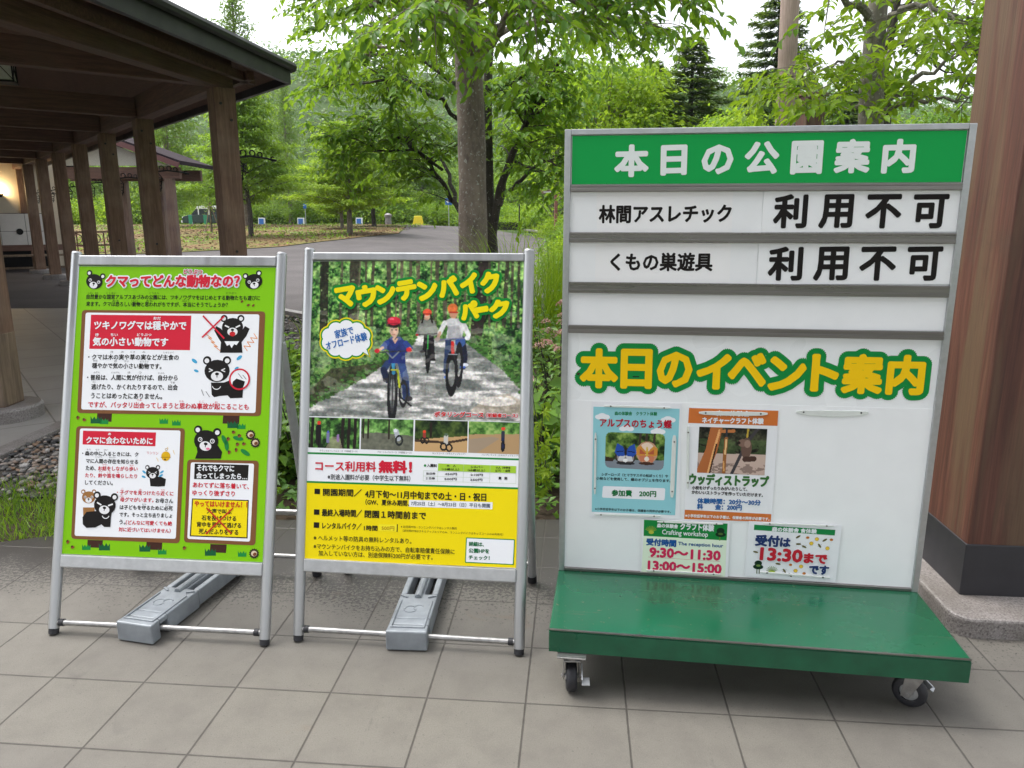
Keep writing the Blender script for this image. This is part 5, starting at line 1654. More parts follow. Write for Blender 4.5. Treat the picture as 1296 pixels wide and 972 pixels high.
for x_ in (0.1, 1.25, 2.4): MB().box((x_, 0, 0.29), (0.05, 0.05, 0.58)).build('leg', M['iron'], bw)
# lamp
lp = empty('wall_lamp', wst + PD*1.60 - RD*0.10 + Vector((0, 0, 1.98)), math.atan2(PD.y, PD.x) + math.pi, 'lit warm uplighter on the cream end wall of the pavilion', 'lamp')
MB().lathe([(0.0, 0.0), (0.06, 0.0), (0.10, 0.09), (0.092, 0.09), (0.055, 0.012), (0.0, 0.012)], (0, -0.06, 0), 16).build('shade', M['iron'], lp, smooth=True)
gl = NT('warm lamp glow'); gl.b.inputs['Emission Color'].default_value = (1.0, 0.72, 0.35, 1); gl.b.inputs['Emission Strength'].default_value = 6
MB().lathe([(0.0, 0.0), (0.035, 0.01), (0.045, 0.04), (0.03, 0.075), (0.0, 0.085)], (0, -0.06, 0.015), 12).build('bulb', gl.m, lp, smooth=True)
pl_ = bpy.data.lights.new('lamp_light', 'POINT'); pl_.energy = 16; pl_.color = (1.0, 0.72, 0.38); pl_.shadow_soft_size = 0.06
po_ = bpy.data.objects.new('lamp_light', pl_); po_.location = (0, -0.09, 0.17); COL.objects.link(po_); po_.parent = lp
# hanging lantern
ln = empty('pendant_lantern', at(2, 85, 8.2), 0.4, 'small glass lantern hanging under the pavilion beams', 'lantern')
M['glass_pale'] = simple('frosted lantern glass', (0.6, 0.62, 0.56), 0.3)
MB().box((0, 0, 0), (0.20, 0.20, 0.26)).build('glass', M['glass_pale'], ln)
m = MB()
for sx in (-1, 1):
    for sy in (-1, 1): m.bar((sx*0.105, sy*0.105, -0.14), (sx*0.105, sy*0.105, 0.14), 0.014, 0.014)
    for ax in (0, 1):
        for sg in (-1, 1):
            a_ = (-0.105, sg*0.106, -0.13*sx) if ax == 0 else (sg*0.106, -0.105, -0.13*sx)
            b_ = (0.105, sg*0.106, 0.13*sx) if ax == 0 else (sg*0.106, 0.105, 0.13*sx)
            m.bar(a_, b_, 0.008, 0.008)
m.box((0, 0, 0.145), (0.24, 0.24, 0.02)); m.box((0, 0, -0.145), (0.23, 0.23, 0.02)); m.cyl((0, 0, 0.15), (0, 0, 0.75), 0.008, None, 6)
m.build('cage', M['iron'], ln)
# benches and the lattice screen under the roof
bn = empty('long_bench', G(20, 344) , math.atan2(PD.y, PD.x) + R(180), 'long wooden bench with a backrest in front of the pale screen', 'bench')
bn.location.z = 0.004
for z_b, h_ in ((0.62, 0.16),):
    MB().box((0, 0.20, z_b), (3.0, 0.035, h_)).build('backrest', M['timber_x'], bn, bevel=0.004)
MB().box((0, 0, 0.42), (3.0, 0.40, 0.045)).build('seat', M['post_low'], bn, bevel=0.004)
for x_ in (-1.4, -0.47, 0.47, 1.4):
    MB().box((x_, -0.15, 0.20), (0.06, 0.06, 0.395)).build('leg', M['timber'], bn)
    MB().box((x_, 0.20, 0.27), (0.06, 0.045, 0.53)).build('leg', M['timber'], bn)
MB().box((0, -0.15, 0.10), (2.7, 0.03, 0.05)).build('stretcher', M['post_low'], bn)
ls = empty('lattice_screen', G(112, 329), math.atan2(PD.y, PD.x), 'dark lattice screen with carved rings between the far pavilion posts', 'screen')
m = MB()
for z_b in (0.08, 0.5, 0.95): m.box((0, 0, z_b), (2.3, 0.05, 0.06))
for k in range(9): m.box((-1.12 + k*0.28, 0, 0.5), (0.04, 0.035, 0.95))
m.build('frame', M['timber_x'], ls)
for k in range(4):
    pts = [(-0.84 + k*0.56 + 0.17*math.cos(a), -0.02, 0.73 + 0.17*math.sin(a)) for a in np.linspace(0, 2*math.pi, 18)]
    MB().tube(pts, 0.018, 6).build('ring', M['timber_x'], ls)

# ---- small gazebo beyond
gz = empty('small_gazebo', (-12.4, 24, H(-12.4, 24)), 0, 'smaller open gazebo with white gable and dark purple roof behind the pavilion posts', 'gazebo')
hw_, zr, zev = 2.46, 3.86, 2.98
for sx in (-1, 1):
    m = MB(); th = 0.12
    m.add([(sx*hw_, -0.7, zev), (sx*hw_, 1.9, zev), (0, 1.9, zr), (0, -0.7, zr), (sx*hw_, -0.7, zev+th), (sx*hw_, 1.9, zev+th), (0, 1.9, zr+th), (0, -0.7, zr+th)],
          ((0,1,2,3),(7,6,5,4),(0,4,5,1),(1,5,6,2),(2,6,7,3),(3,7,4,0)))
    ro = m.build('roof_slope', M['roof_tile'], gz)
    m = MB(); m.bar((sx*(hw_-0.02), -0.74, zev-0.02), (0, -0.74, zr-0.02), 0.05, 0.15)
    m.build('bargeboard', simple('red brown bargeboard', (0.12, 0.045, 0.042), 0.5), ro)
m = MB(); m.add([(-1.75, 0, 3.0), (1.75, 0, 3.0), (0, 0, 3.68), (-1.75, 0.08, 3.0), (1.75, 0.08, 3.0), (0, 0.08, 3.68)], ((0,1,2),(5,4,3),(0,3,4,1),(1,4,5,2),(2,5,3,0)))
m.build('gable', simple('white gable plaster', (0.62, 0.60, 0.52), 0.8), gz)
MB().box((0, 0, 2.78), (4.3, 0.16, 0.34)).build('beam', M['timber_x'], gz)
MB().box((0, 1.6, 2.78), (4.3, 0.16, 0.34)).build('beam', M['timber_x'], gz)
M['timber_pale'] = wood('pale weathered post', (0.12, 0.075, 0.055), (0.24, 0.16, 0.12), weather=(0.10, 0.06, 0.06))
for x_, y_ in ((1.8, 0), (-1.8, 0), (0.75, 1.6), (-0.45, 1.6), (-1.8, 1.6)):
    MB().box((x_, y_, 1.3), (0.24, 0.24, 2.62)).build('post', M['timber_pale'], gz, bevel=0.006)
# ================================================================ trees
BARK = {}
def barkmat(name, dark, light, lichen=(0.35, 0.36, 0.32), lich=0.62, sc=(5, 5, 1.6)):
    t = NT(name)
    v = t.coord('Object', scale=sc); vb = t.coord('Object')
    a = t.noise(v, 5, 7, 0.7, 0.3); b = t.noise(vb, 34, 2, 0.5); c_ = t.noise(vb, 3, 4)
    c = t.ramp(a, (0.3, dark), (0.7, light))
    c = t.mix(t.ramp(c_, (0.45, 0.0), (0.7, 0.5)), c, tuple(x*1.5 for x in light))
    c = t.mix(t.ramp(b, (lich, 0.0), (lich+0.05, 0.8)), c, lichen)
    t.col(c); t.set(Roughness=0.85)
    t.bump(a, 0.7, 0.02)
    return t.m
M['bark'] = barkmat('cherry bark', (0.075, 0.056, 0.044), (0.20, 0.16, 0.13))
M['bark_grey'] = barkmat('pale grey bark', (0.10, 0.088, 0.075), (0.22, 0.195, 0.17), lich=0.6)
M['bark_dark'] = barkmat('dark wet bark', (0.020, 0.016, 0.014), (0.055, 0.044, 0.036), lich=0.66)
M['leaf_near'] = leafmat('cherry leaves', (0.040, 0.14, 0.008), (0.15, 0.33, 0.014), 0.52)
M['leaf_lime'] = leafmat('lime green leaves', (0.13, 0.28, 0.012), (0.32, 0.46, 0.02), 0.58)
M['leaf_mid'] = leafmat('wood leaves', (0.055, 0.17, 0.014), (0.21, 0.37, 0.022), 0.5)
M['leaf_larch'] = leafmat('soft larch needles', (0.065, 0.16, 0.028), (0.19, 0.33, 0.045), 0.45)
M['leaf_dark'] = leafmat('cedar needles', (0.024, 0.068, 0.022), (0.070, 0.145, 0.032), 0.3)
M['leaf_shrub'] = leafmat('shrub leaves', (0.040, 0.115, 0.014), (0.125, 0.25, 0.025), 0.4)
M['leaf_hill'] = leafmat('hillside foliage', (0.030, 0.10, 0.014), (0.09, 0.21, 0.022), 0.3)

class Leaves:
    """gathers leaves as folded pointed blades (two quads each)"""
    def __init__(s, seed=1):
        s.P, s.D, s.N, s.S, s.Wd, s.T = [], [], [], [], [], []
        s.r = np.random.default_rng(seed)
    def add(s, P, D, N, S, W=0.5, T=None):
        n = len(P)
        s.P.append(P); s.D.append(D); s.N.append(N); s.S.append(np.broadcast_to(S, (n,)).astype(float)); s.Wd.append(np.full(n, W))
        s.T.append(s.r.random(n) if T is None else np.clip(np.broadcast_to(T, (n,)) + s.r.normal(0, 0.16, n), 0, 1))
    def count(s): return sum(len(p) for p in s.P)
    def build(s, name, mat, parent=None, fold=0.18, fine=False, mtx=None):
        P, D, N = (np.concatenate(x) for x in (s.P, s.D, s.N)); S = np.concatenate(s.S); W = np.concatenate(s.Wd); T = np.concatenate(s.T)
        D = D / (np.linalg.norm(D, axis=1, keepdims=True) + 1e-9)
        B = np.cross(N, D); B /= (np.linalg.norm(B, axis=1, keepdims=True) + 1e-9)
        U = np.cross(D, B)
        S_ = S[:, None]; W_ = (W * S)[:, None]
        if fine:
            pr = [P, P + D*S_*0.28 + B*W_*0.47 + U*S_*fold*0.5, P + D*S_*0.66 + B*W_*0.42 + U*S_*fold*0.35, P + D*S_ - U*S_*0.16,
                  P + D*S_*0.66 - B*W_*0.42 + U*S_*fold*0.35, P + D*S_*0.28 - B*W_*0.47 + U*S_*fold*0.5, P + D*S_*0.33, P + D*S_*0.68 - U*S_*0.05]
            V = np.stack(pr, 1).reshape(-1, 3)
            k = (np.arange(len(P))*8)[:, None]
            F = np.concatenate([k + np.array([q]) for q in ((0, 6, 1, 0), (6, 7, 2, 1), (7, 3, 2, 7), (0, 5, 6, 0), (5, 4, 7, 6), (4, 3, 7, 4))], 1).reshape(-1, 4)
            tri = F.reshape(-1, 6, 4)
            Q = tri[:, [1, 4]].reshape(-1, 4); T3 = tri[:, [0, 2, 3, 5]][:, :, :3].reshape(-1, 3)
            F3 = np.concatenate([T3, Q[:, [0, 1, 2]], Q[:, [0, 2, 3]]])
            return np_mesh(name, V, F3, mat, parent, mtx, tint=np.concatenate([np.repeat(T, 4), np.repeat(T, 2), np.repeat(T, 2)]))
        v0 = P
        v1 = P + D*S_*0.42 + B*W_*0.5 + U*S_*fold*0.6
        v2 = P + D*S_ - U*S_*0.12
        v3 = P + D*S_*0.42 - B*W_*0.5 + U*S_*fold*0.6
        v4 = P + D*S_*0.45
        n = len(P)
        V = np.stack([v0, v1, v2, v3, v4], 1).reshape(-1, 3)
        k = (np.arange(n)*5)[:, None]
        F = np.concatenate([k + np.array([[0, 4, 2, 1]]), k + np.array([[0, 3, 2, 4]])], 1).reshape(-1, 4)
        return np_mesh(name, V, F, mat, parent, mtx, tint=np.repeat(T, 2))

def rdirs(r, n, zs=1.0):
    d = r.normal(size=(n, 3)); d[:, 2] *= zs
    return d / np.linalg.norm(d, axis=1, keepdims=True)

def spline(pts, n):
    """Catmull-Rom through points"""
    pts = [np.array(p, float) for p in pts]
    P = [2*pts[0]-pts[1]] + pts + [2*pts[-1]-pts[-2]]
    out = []
    m = len(pts) - 1
    for i in range(n + 1):
        t = i / n * m; k = min(int(t), m - 1); t -= k
        a, b, c, d = P[k:k+4]
        out.append(0.5*((2*b) + (c-a)*t + (2*a-5*b+4*c-d)*t*t + (3*b-a-3*c+d)*t**3))
    return np.array(out)

def spray(L, wood_, start, d, length, leaf, r, step=0.045, droop=0.35, tint=0.5, width=0.46, rad=0.004):
    """a leafy twig: alternating leaves on both sides, tip sagging"""
    n = max(3, int(length/step))
    t = np.linspace(0.08, 1, n)
    d = d / (np.linalg.norm(d) + 1e-9)
    pts = start + d*length*t[:, None]
    pts[:, 2] -= droop * length * t**2
    pts += r.normal(0, 0.012, pts.shape)
    side = np.cross(d, [0, 0, 1]); side /= (np.linalg.norm(side) + 1e-9)
    sg = np.where(np.arange(n) % 2, 1, -1)[:, None]
    D = d*0.65 + sg*side*0.85 + r.normal(0, 0.25, (n, 3)); D[:, 2] -= 0.35 + 0.5*r.random(n)
    N = np.tile([0, 0, 1.0], (n, 1)) + r.normal(0, 0.35, (n, 3))
    L.add(pts, D, N, leaf*r.uniform(0.7, 1.15, n), width, tint)
    if wood_ is not None:
        wood_.tube([start, pts[n//2], pts[-1]], [rad, rad*0.7, rad*0.3], 4, cap=False)

def limb_tree(name, label, base, trunk, limbs, leafmat_, bark_, leaf, seed, sub=3.0, tw=3.4, twl=(0.35, 0.8), droop=0.3, inner=0.25, step=0.045, group=None, cat='tree', sublen=(0.5, 1.1), upb=0.12):
    """trunk: [(xyz, radius)], limbs: [([xyz...], r0)]; sub branches and leafy twigs grow along the limbs"""
    r = np.random.default_rng(seed)
    t = empty(name, base, 0, label, cat, group)
    off = np.array(base)
    wd = MB(); L = Leaves(seed)
    pts = spline([p for p, _ in trunk], 24)
    rad = np.interp(np.linspace(0, 1, 25), np.linspace(0, 1, len(trunk)), [q for _, q in trunk])
    rad = rad * (1 + r.normal(0, 0.02, 25))
    wd.tube(pts - off, rad, 16)
    br = MB()
    for lp_, r0 in limbs:
        P = spline(lp_, 14)
        P[1:-1] += r.normal(0, 0.02, P[1:-1].shape)
        br.tube(P - off, np.linspace(r0, r0*0.22, 15), 8)
        seg = np.linalg.norm(np.diff(P, axis=0), axis=1); tot = seg.sum(); cum = np.concatenate([[0], np.cumsum(seg)])/tot
        def pos(f): return np.array([np.interp(f, cum, P[:, i]) for i in range(3)])
        axis = P[-1] - P[0]
        for k in range(int(tot*sub)):
            f = inner + (1-inner)*r.random()
            p = pos(f)
            tang = pos(min(1, f+0.05)) - pos(max(0, f-0.05)); tang /= np.linalg.norm(tang)+1e-9
            d = tang*0.5 + rdirs(r, 1, 0.35)[0]; d[2] += upb
            d /= np.linalg.norm(d)
            sl_ = r.uniform(*sublen)*(1.15-0.4*f)
            q = p + d*sl_; q[2] -= 0.06*sl_
            br.tube([p-off, (p+q)/2-off+np.array([0,0,0.03]), q-off], [r0*0.22, r0*0.14, 0.004], 5, cap=False)
            for j in range(max(2, int(sl_*tw*2))):
                g = r.uniform(0.2, 1.0)
                s0 = p + (q-p)*g
                dd = d*0.6 + rdirs(r, 1, 0.3)[0]
                spray(L, br, s0-off, dd, r.uniform(*twl), leaf, r, step, droop, tint=r.uniform(0.1, 0.9))
        for j in range(4):
            spray(L, br, P[-1]-off, axis/np.linalg.norm(axis) + rdirs(r, 1, 0.3)[0]*0.6, r.uniform(*twl), leaf, r, step, droop, tint=r.uniform(0.1, 0.9))
    wd.build('trunk', bark_, t, smooth=True)
    br.build('branches', bark_, t, smooth=True)
    L.build('crown', leafmat_, t, fine=True)
    return t, L.count()

def A_(px, py, Y): return np.array(at(px, py, Y))
cnt = {}
# ---- the big cherry in the middle
Y1 = 8.6
def gnd(x, y): return (x, y, H(x, y) - 0.05)
b1 = A_(604, 330, Y1); base1 = (b1[0], Y1, -0.06)
trunk = [((b1[0]+0.02, Y1, -0.1), 0.22), (A_(602, 420, Y1), 0.18), (A_(599, 320, Y1), 0.165), (A_(597, 180, Y1), 0.150), (A_(592, 60, Y1), 0.145), (A_(590, -30, Y1), 0.12), (A_(586, -200, Y1), 0.09), (A_(596, -420, Y1), 0.04)]
limbs = [
 ([A_(588, 34, Y1), A_(560, 30, 8.4), A_(515, 6, 8.0), A_(490, 0, 7.7), A_(462, 10, 7.4)], 0.055),
 ([A_(590, 60, Y1), A_(565, 48, 9.0), A_(520, 50, 9.4), A_(470, 66, 9.8), A_(445, 76, 10.0)], 0.04),
 ([A_(606, 78, Y1), A_(622, 55, 8.5), A_(648, 10, 8.3), A_(690, -10, 8.0), A_(770, 10, 7.6)], 0.055),
 ([A_(604, 60, Y1), A_(640, 40, 9.1), A_(700, 25, 9.6), A_(770, 22, 10), A_(840, 36, 10.2)], 0.045),
 ([A_(588, -40, Y1), A_(520, -70, 8.0), A_(490, -60, 7.8), A_(460, -50, 7.4)], 0.06),
 ([A_(592, -60, Y1), A_(660, -110, 8.2), A_(740, -80, 7.6), A_(810, -40, 7.3), A_(860, 0, 7.2)], 0.06),
 ([A_(590, 0, Y1), A_(575, -20, 8.0), A_(560, -10, 7.2), A_(545, 10, 6.4)], 0.04),
 ([A_(592, -10, Y1), A_(620, -30, 8.0), A_(650, -20, 7.2), A_(680, 5, 6.6)], 0.04),
 ([A_(590, -120, Y1), A_(560, -200, 9.2), A_(500, -220, 10), A_(430, -160, 10.6)], 0.05),
 ([A_(590, -150, Y1), A_(640, -220, 9.4), A_(720, -220, 10.2), A_(820, -140, 10.8)], 0.05),
 ([A_(594, -260, Y1), A_(580, -340, 8), A_(540, -360, 7.2), A_(480, -300, 6.8)], 0.04),
 ([A_(594, -260, Y1), A_(640, -360, 8), A_(700, -380, 7.4), A_(780, -300, 7)], 0.04),
]
_, cnt['t1'] = limb_tree('cherry_tree', 'large cherry tree with one straight lichen spotted trunk behind the bike sign', base1, trunk, limbs, M['leaf_near'], M['bark'], 0.13, 11, sub=8.0, tw=3.0, group='broadleaf trees in the planting', droop=0.36, sublen=(0.35, 0.8), twl=(0.3, 0.6))
# ---- the multi-stemmed tree behind it
Y2 = 12.5
g2 = A_(628, 300, Y2); base2 = (g2[0], Y2, -0.05)
tb = np.array([g2[0], Y2, -0.1])
trunk2 = [(tb + (-0.1, 0, 0), 0.14), (A_(620, 290, Y2), 0.085), (A_(618, 200, Y2), 0.075), (A_(617, 110, Y2), 0.07), (A_(622, 20, Y2), 0.05), (A_(618, -120, Y2), 0.03)]
limbs2 = [
 ([tb, A_(624, 300, Y2), A_(638, 226, Y2-.2), A_(664, 160, Y2-.4), A_(686, 122, Y2-.6), A_(706, 80, Y2-1)], 0.085),
 ([A_(632, 260, Y2-.2), A_(650, 190, Y2), A_(668, 160, Y2+.2), A_(690, 140, Y2+.6)], 0.05),
 ([A_(645, 240, Y2-.3), A_(664, 222, Y2-.6), A_(688, 205, Y2-1), A_(716, 215, Y2-1.3)], 0.035),
 ([tb, A_(596, 300, Y2+.2), A_(575, 256, Y2+.3), A_(545, 212, Y2), A_(515, 180, Y2-.6), A_(470, 165, Y2-1)], 0.06),
 ([A_(582, 268, Y2), A_(565, 215, Y2+.6), A_(540, 170, Y2+1), A_(520, 150, Y2+1.4)], 0.04),
 ([A_(618, 190, Y2), A_(590, 160, Y2-.6), A_(545, 120, Y2-1), A_(490, 100, Y2-1.2), A_(430, 110, Y2-1)], 0.045),
 ([A_(618, 150, Y2), A_(580, 110, Y2+.4), A_(520, 74, Y2+.6), A_(455, 72, Y2+.4), A_(420, 90, Y2)], 0.045),
 ([A_(617, 130, Y2), A_(640, 110, Y2-.4), A_(672, 92, Y2-.8), A_(700, 95, Y2-1)], 0.035),
 ([A_(620, 60, Y2), A_(580, 20, Y2-.5), A_(500, 0, Y2-1), A_(430, 30, Y2-1)], 0.04),
 ([A_(620, 40, Y2), A_(660, 10, Y2+.5), A_(720, 20, Y2+1), A_(790, 50, Y2+1.2)], 0.04),
 ([A_(618, 0, Y2), A_(560, -60, Y2+.6), A_(480, -60, Y2+1), A_(410, -10, Y2+1)], 0.035),
 ([A_(560, 215, Y2), A_(520, 190, Y2-.4), A_(480, 190, Y2-.8), A_(445, 175, Y2-1)], 0.025),
 ([A_(652, 205, Y2-.2), A_(672, 215, Y2-.6), A_(690, 218, Y2-.9), A_(708, 222, Y2-1.2)], 0.022),
]
_, cnt['t2'] = limb_tree('multi_stem_tree', 'dark multi stemmed tree leaning apart behind the straight cherry trunk', base2, trunk2, limbs2, M['leaf_near'], M['bark_dark'], 0.135, 12, sub=6.0, tw=3.2, group='broadleaf trees in the planting', droop=0.28, inner=0.46)
# ---- the tree at the right behind the board
Y3 = 9.0
g3 = A_(1100, 300, Y3); base3 = (g3[0], Y3, -0.05)
trunk3 = [((g3[0], Y3, -0.1), 0.19), (A_(1101, 300, Y3), 0.15), (A_(1102, 150, Y3), 0.135), (A_(1106, 60, Y3), 0.115), (A_(1112, 0, Y3), 0.10), (A_(1122, -140, Y3), 0.07), (A_(1126, -300, Y3), 0.03)]
limbs3 = [
 ([A_(1104, 40, Y3), A_(1096, 14, Y3-.1), A_(1066, -2, Y3-.3), A_(1030, -60, Y3-.6), A_(980, -130, Y3-.8)], 0.06),
 ([A_(1112, 138, Y3), A_(1135, 118, Y3-.2), A_(1165, 98, Y3-.4), A_(1200, 78, Y3-.6), A_(1240, 62, Y3-.8)], 0.04),
 ([A_(1112, 142, Y3), A_(1150, 130, Y3-.5), A_(1190, 128, Y3-.8), A_(1226, 124, Y3-1)], 0.035),
 ([A_(1096, 137, Y3), A_(1070, 130, Y3-.3), A_(1044, 132, Y3-.6), A_(1015, 112, Y3-.8)], 0.03),
 ([A_(1096, 100, Y3), A_(1074, 80, Y3+.2), A_(1045, 84, Y3+.1), A_(1005, 96, Y3)], 0.025),
 ([A_(1110, 40, Y3), A_(1140, 10, Y3-.3), A_(1180, 10, Y3-.7), A_(1220, 30, Y3-1)], 0.045),
 ([A_(1114, 10, Y3), A_(1160, -20, Y3+.4), A_(1210, -10, Y3+.6), A_(1260, 20, Y3+.8)], 0.04),
 ([A_(1116, 90, Y3+.3), A_(1130, 60, Y3+.4), A_(1158, 50, Y3+.5), A_(1200, 56, Y3+.5)], 0.03),
 ([A_(1118, -80, Y3), A_(1160, -140, Y3-.5), A_(1220, -120, Y3-1), A_(1270, -60, Y3-1.2)], 0.04),
 ([A_(1120, -100, Y3), A_(1080, -160, Y3-.4), A_(1000, -170, Y3-.8), A_(940, -110, Y3-1)], 0.04),
]
_, cnt['t3'] = limb_tree('cherry_tree', 'grey barked cherry with fresh lime leaves above the right end of the notice board', base3, trunk3, limbs3, M['leaf_lime'], M['bark_grey'], 0.13, 13, sub=5.5, tw=3.0, group='broadleaf trees in the planting', droop=0.3, inner=0.42)
# second, darker stem just behind it
b4 = A_(1124, 300, 9.9)
trunk4 = [((b4[0], 9.9, -0.1), 0.11), (A_(1120, 150, 9.9), 0.07), (A_(1118, 90, 9.9), 0.065), (A_(1132, 20, 9.9), 0.05), (A_(1150, -90, 9.9), 0.03)]
limbs4 = [([A_(1128, 50, 9.9), A_(1150, 60, 10), A_(1180, 80, 10.2), A_(1215, 95, 10.2)], 0.03), ([A_(1132, 10, 9.9), A_(1170, 0, 10), A_(1210, 30, 10.2), A_(1236, 50, 10.2)], 0.03), ([A_(1140, -40, 9.9), A_(1170, -60, 10.2), A_(1210, -50, 10.4)], 0.03)]
_, cnt['t4'] = limb_tree('slender_tree', 'thin dark stem leaning right just behind the grey barked cherry', (b4[0], 9.9, -0.05), trunk4, limbs4, M['leaf_near'], M['bark_dark'], 0.12, 14, sub=2.6, tw=2.4, group='broadleaf trees in the planting')

# ---------------------------------------------------------------- trees of the wood: a few kinds, then copies
def proto(kind, seed, name):
    r = np.random.default_rng(seed)
    t = empty(name, (0, 0, 0))
    wd = MB(); L = Leaves(seed)
    if kind == 'broad':
        h = 9.5
        wd.tube([(0,0,-0.2),(0.08,0,1.5),(0.0,0.1,4),(0.1,0,7.5)], [0.26,0.2,0.15,0.04], 9)
        for k in range(44):
            f = r.uniform(0.05, 1.0)
            z = 1.6 + 6.0*f
            a = r.uniform(0, 6.283); rr = (1.2 + 2.6*math.sin(math.pi*min(1, 0.25+0.75*f)))*r.uniform(0.6, 1.0)
            e = np.array([rr*math.cos(a), rr*math.sin(a), z + r.uniform(0.2, 1.6)])
            s0 = np.array([0.05, 0, z - 0.6])
            wd.tube([s0, (s0+e)/2 + (0,0,0.1), e], [0.055, 0.035, 0.012], 5, cap=False)
            n = int(r.uniform(210, 340)); tn = r.uniform(0.05, 0.95)
            c = e + np.array([0, 0, 0.0])
            q = r.normal(size=(n, 3)) * np.array([0.75, 0.75, 0.34]); q[:, 2] -= 0.12*(q[:, 0]**2 + q[:, 1]**2)
            D = q*np.array([1, 1, 0.2]) + r.normal(0, 0.4, (n, 3)); D[:, 2] -= 0.4
            N = np.tile([0, 0, 1.0], (n, 1)) + r.normal(0, 0.5, (n, 3))
            L.add(c + q, D, N, r.uniform(0.18, 0.36, n), 0.55, tn)
    elif kind == 'layered':
        wd.tube([(0,0,-0.2),(0.1,0,1.2),(-0.05,0.1,3),(0.1,0,6)], [0.2,0.16,0.12,0.03], 8)
        for k in range(40):
            z = 1.9 + 4.9*(k/39)**0.9
            a = k*2.4 + r.uniform(-0.3, 0.3); rr = (3.5 - 2.6*((z-1.9)/5)**1.2)*r.uniform(0.65, 1.05)
            e = np.array([rr*math.cos(a), rr*math.sin(a), z + 0.12*rr])
            s0 = np.array([0.03, 0, z - 0.35])
            wd.tube([s0, (s0+e)/2 + (0,0,0.12), e], [0.045, 0.03, 0.01], 5, cap=False)
            n = int(190 + 130*rr); tn = r.uniform(0.25, 1.0)
            f = r.uniform(0.3, 1.1, n)[:, None]
            q = s0 + (e - s0)*f + r.normal(size=(n, 3))*np.array([0.46, 0.46, 0.08])
            q[:, 2] -= 0.16*(f[:, 0])**2
            D = (e - s0)*0.25 + r.normal(0, 0.5, (n, 3)); D[:, 2] = -0.15 + r.normal(0, 0.15, n)
            N = np.tile([0, 0, 1.0], (n, 1)) + r.normal(0, 0.25, (n, 3))
            L.add(q, D, N, r.uniform(0.16, 0.30, n), 0.5, tn)
    elif kind == 'larch':
        h = 13.0
        wd.tube([(0,0,-0.2),(0,0.05,5),(0.05,0,h)], [0.22,0.15,0.02], 8)
        for k in range(64):
            f = k/63; z = 1.8 + (h-1.9)*f; a = k*2.39 + r.uniform(-0.4, 0.4)
            rr = (2.7*(1-f)**0.8 + 0.25)*r.uniform(0.7, 1.05)
            e = np.array([rr*math.cos(a), rr*math.sin(a), z + 0.05*rr - 0.06*rr*rr])
            s0 = np.array([0, 0, z])
            wd.tube([s0, (s0+e)/2 + (0,0,0.08), e], [0.03, 0.02, 0.006], 4, cap=False)
            n = int(40 + 75*rr)
            g = r.uniform(0.15, 1.08, n)[:, None]
            q = s0 + (e - s0)*g + r.normal(size=(n, 3))*np.array([0.26, 0.26, 0.16]); q[:, 2] -= 0.12*np.abs(r.normal(size=n))
            D = r.normal(0, 0.6, (n, 3)); D[:, 2] -= 0.5
            L.add(q, D, r.normal(size=(n, 3)) + (0, 0, 0.5), r.uniform(0.16, 0.32, n), 0.30, r.uniform(0.1, 0.9))
    elif kind == 'cedar':
        h = 11.0
        wd.tube([(0,0,-0.2),(0,0,h)], [0.24, 0.02], 8)
        for k in range(110):
            f = k/109; z = 0.9 + (h-1.0)*f; a = k*2.39 + r.uniform(-0.3, 0.3)
            rr = (3.3*(1-f)**0.85 + 0.15)*r.uniform(0.75, 1.08)
            e = np.array([rr*math.cos(a), rr*math.sin(a), z + 0.1*rr - 0.05*rr*rr])
            s0 = np.array([0, 0, z])
            n = int(60 + 120*rr)
            g = r.uniform(0.1, 1.03, n)[:, None]
            wdt = 0.10 + 0.22*np.sin(np.pi*np.clip(g[:, 0], 0, 1))*rr/2
            ax = (e - s0)/np.linalg.norm(e - s0); sd = np.cross(ax, [0, 0, 1]); sd /= np.linalg.norm(sd)
            u = r.normal(0, 1, n)*wdt
            q = s0 + (e - s0)*g + sd*u[:, None]; q[:, 2] += r.normal(0, 0.035, n) - 0.05*np.abs(u)
            D = ax*0.6 + sd*np.sign(u)[:, None]*0.7 + r.normal(0, 0.2, (n, 3)); D[:, 2] -= 0.15
            L.add(q, D, np.tile([0, 0, 1.0], (n, 1)) + r.normal(0, 0.2, (n, 3)), r.uniform(0.14, 0.30, n), 0.28, 0.3 + 0.5*np.clip(g[:, 0], 0, 1))
            wd.tube([s0, e], [0.03, 0.006], 4, cap=False)
    elif kind == 'bush':
        for k in range(26):
            a = r.uniform(0, 6.283); rr = r.uniform(0, 1.5); z = r.uniform(0.25, 1.7)*(1-0.2*rr)
            c = np.array([rr*math.cos(a), rr*math.sin(a), z])
            wd.tube([(0,0,-0.1), c*0.5 + (0,0,0.1), c], [0.03, 0.02, 0.006], 4, cap=False)
            n = 130
            q = r.normal(size=(n, 3))*np.array([0.4, 0.4, 0.26])
            D = q + r.normal(0, 0.3, (n, 3)); D[:, 2] -= 0.1
            L.add(c + q, D, r.normal(size=(n, 3))*0.6 + (0, 0, 1), r.uniform(0.11, 0.22, n), 0.5, r.uniform(0.1, 0.9))
    return t, wd, L
PROTO = {}
def plant(kind, mat, bark_, name, label, x, y, s, rz, group, cat='tree', sz=1.0, variant=0):
    key = (kind, mat, name, variant)
    if key not in PROTO:
        t, wd, L = proto(kind, 100 + 17*variant + len(kind), name)
        wd.build('stems' if kind == 'bush' else 'trunk', M[bark_], t, smooth=True)
        L.build('leaves' if kind == 'bush' else 'crown', M[mat], t)
        PROTO[key] = t
    else:
        t = dup(PROTO[key])
    t.location = (x, y, H(x, y)-0.16 if y > 28 else -0.05)
    t.scale = (s, s, s*sz)
    t.rotation_euler = (0, 0, rz)
    tag(t, label, cat, group)
    return t
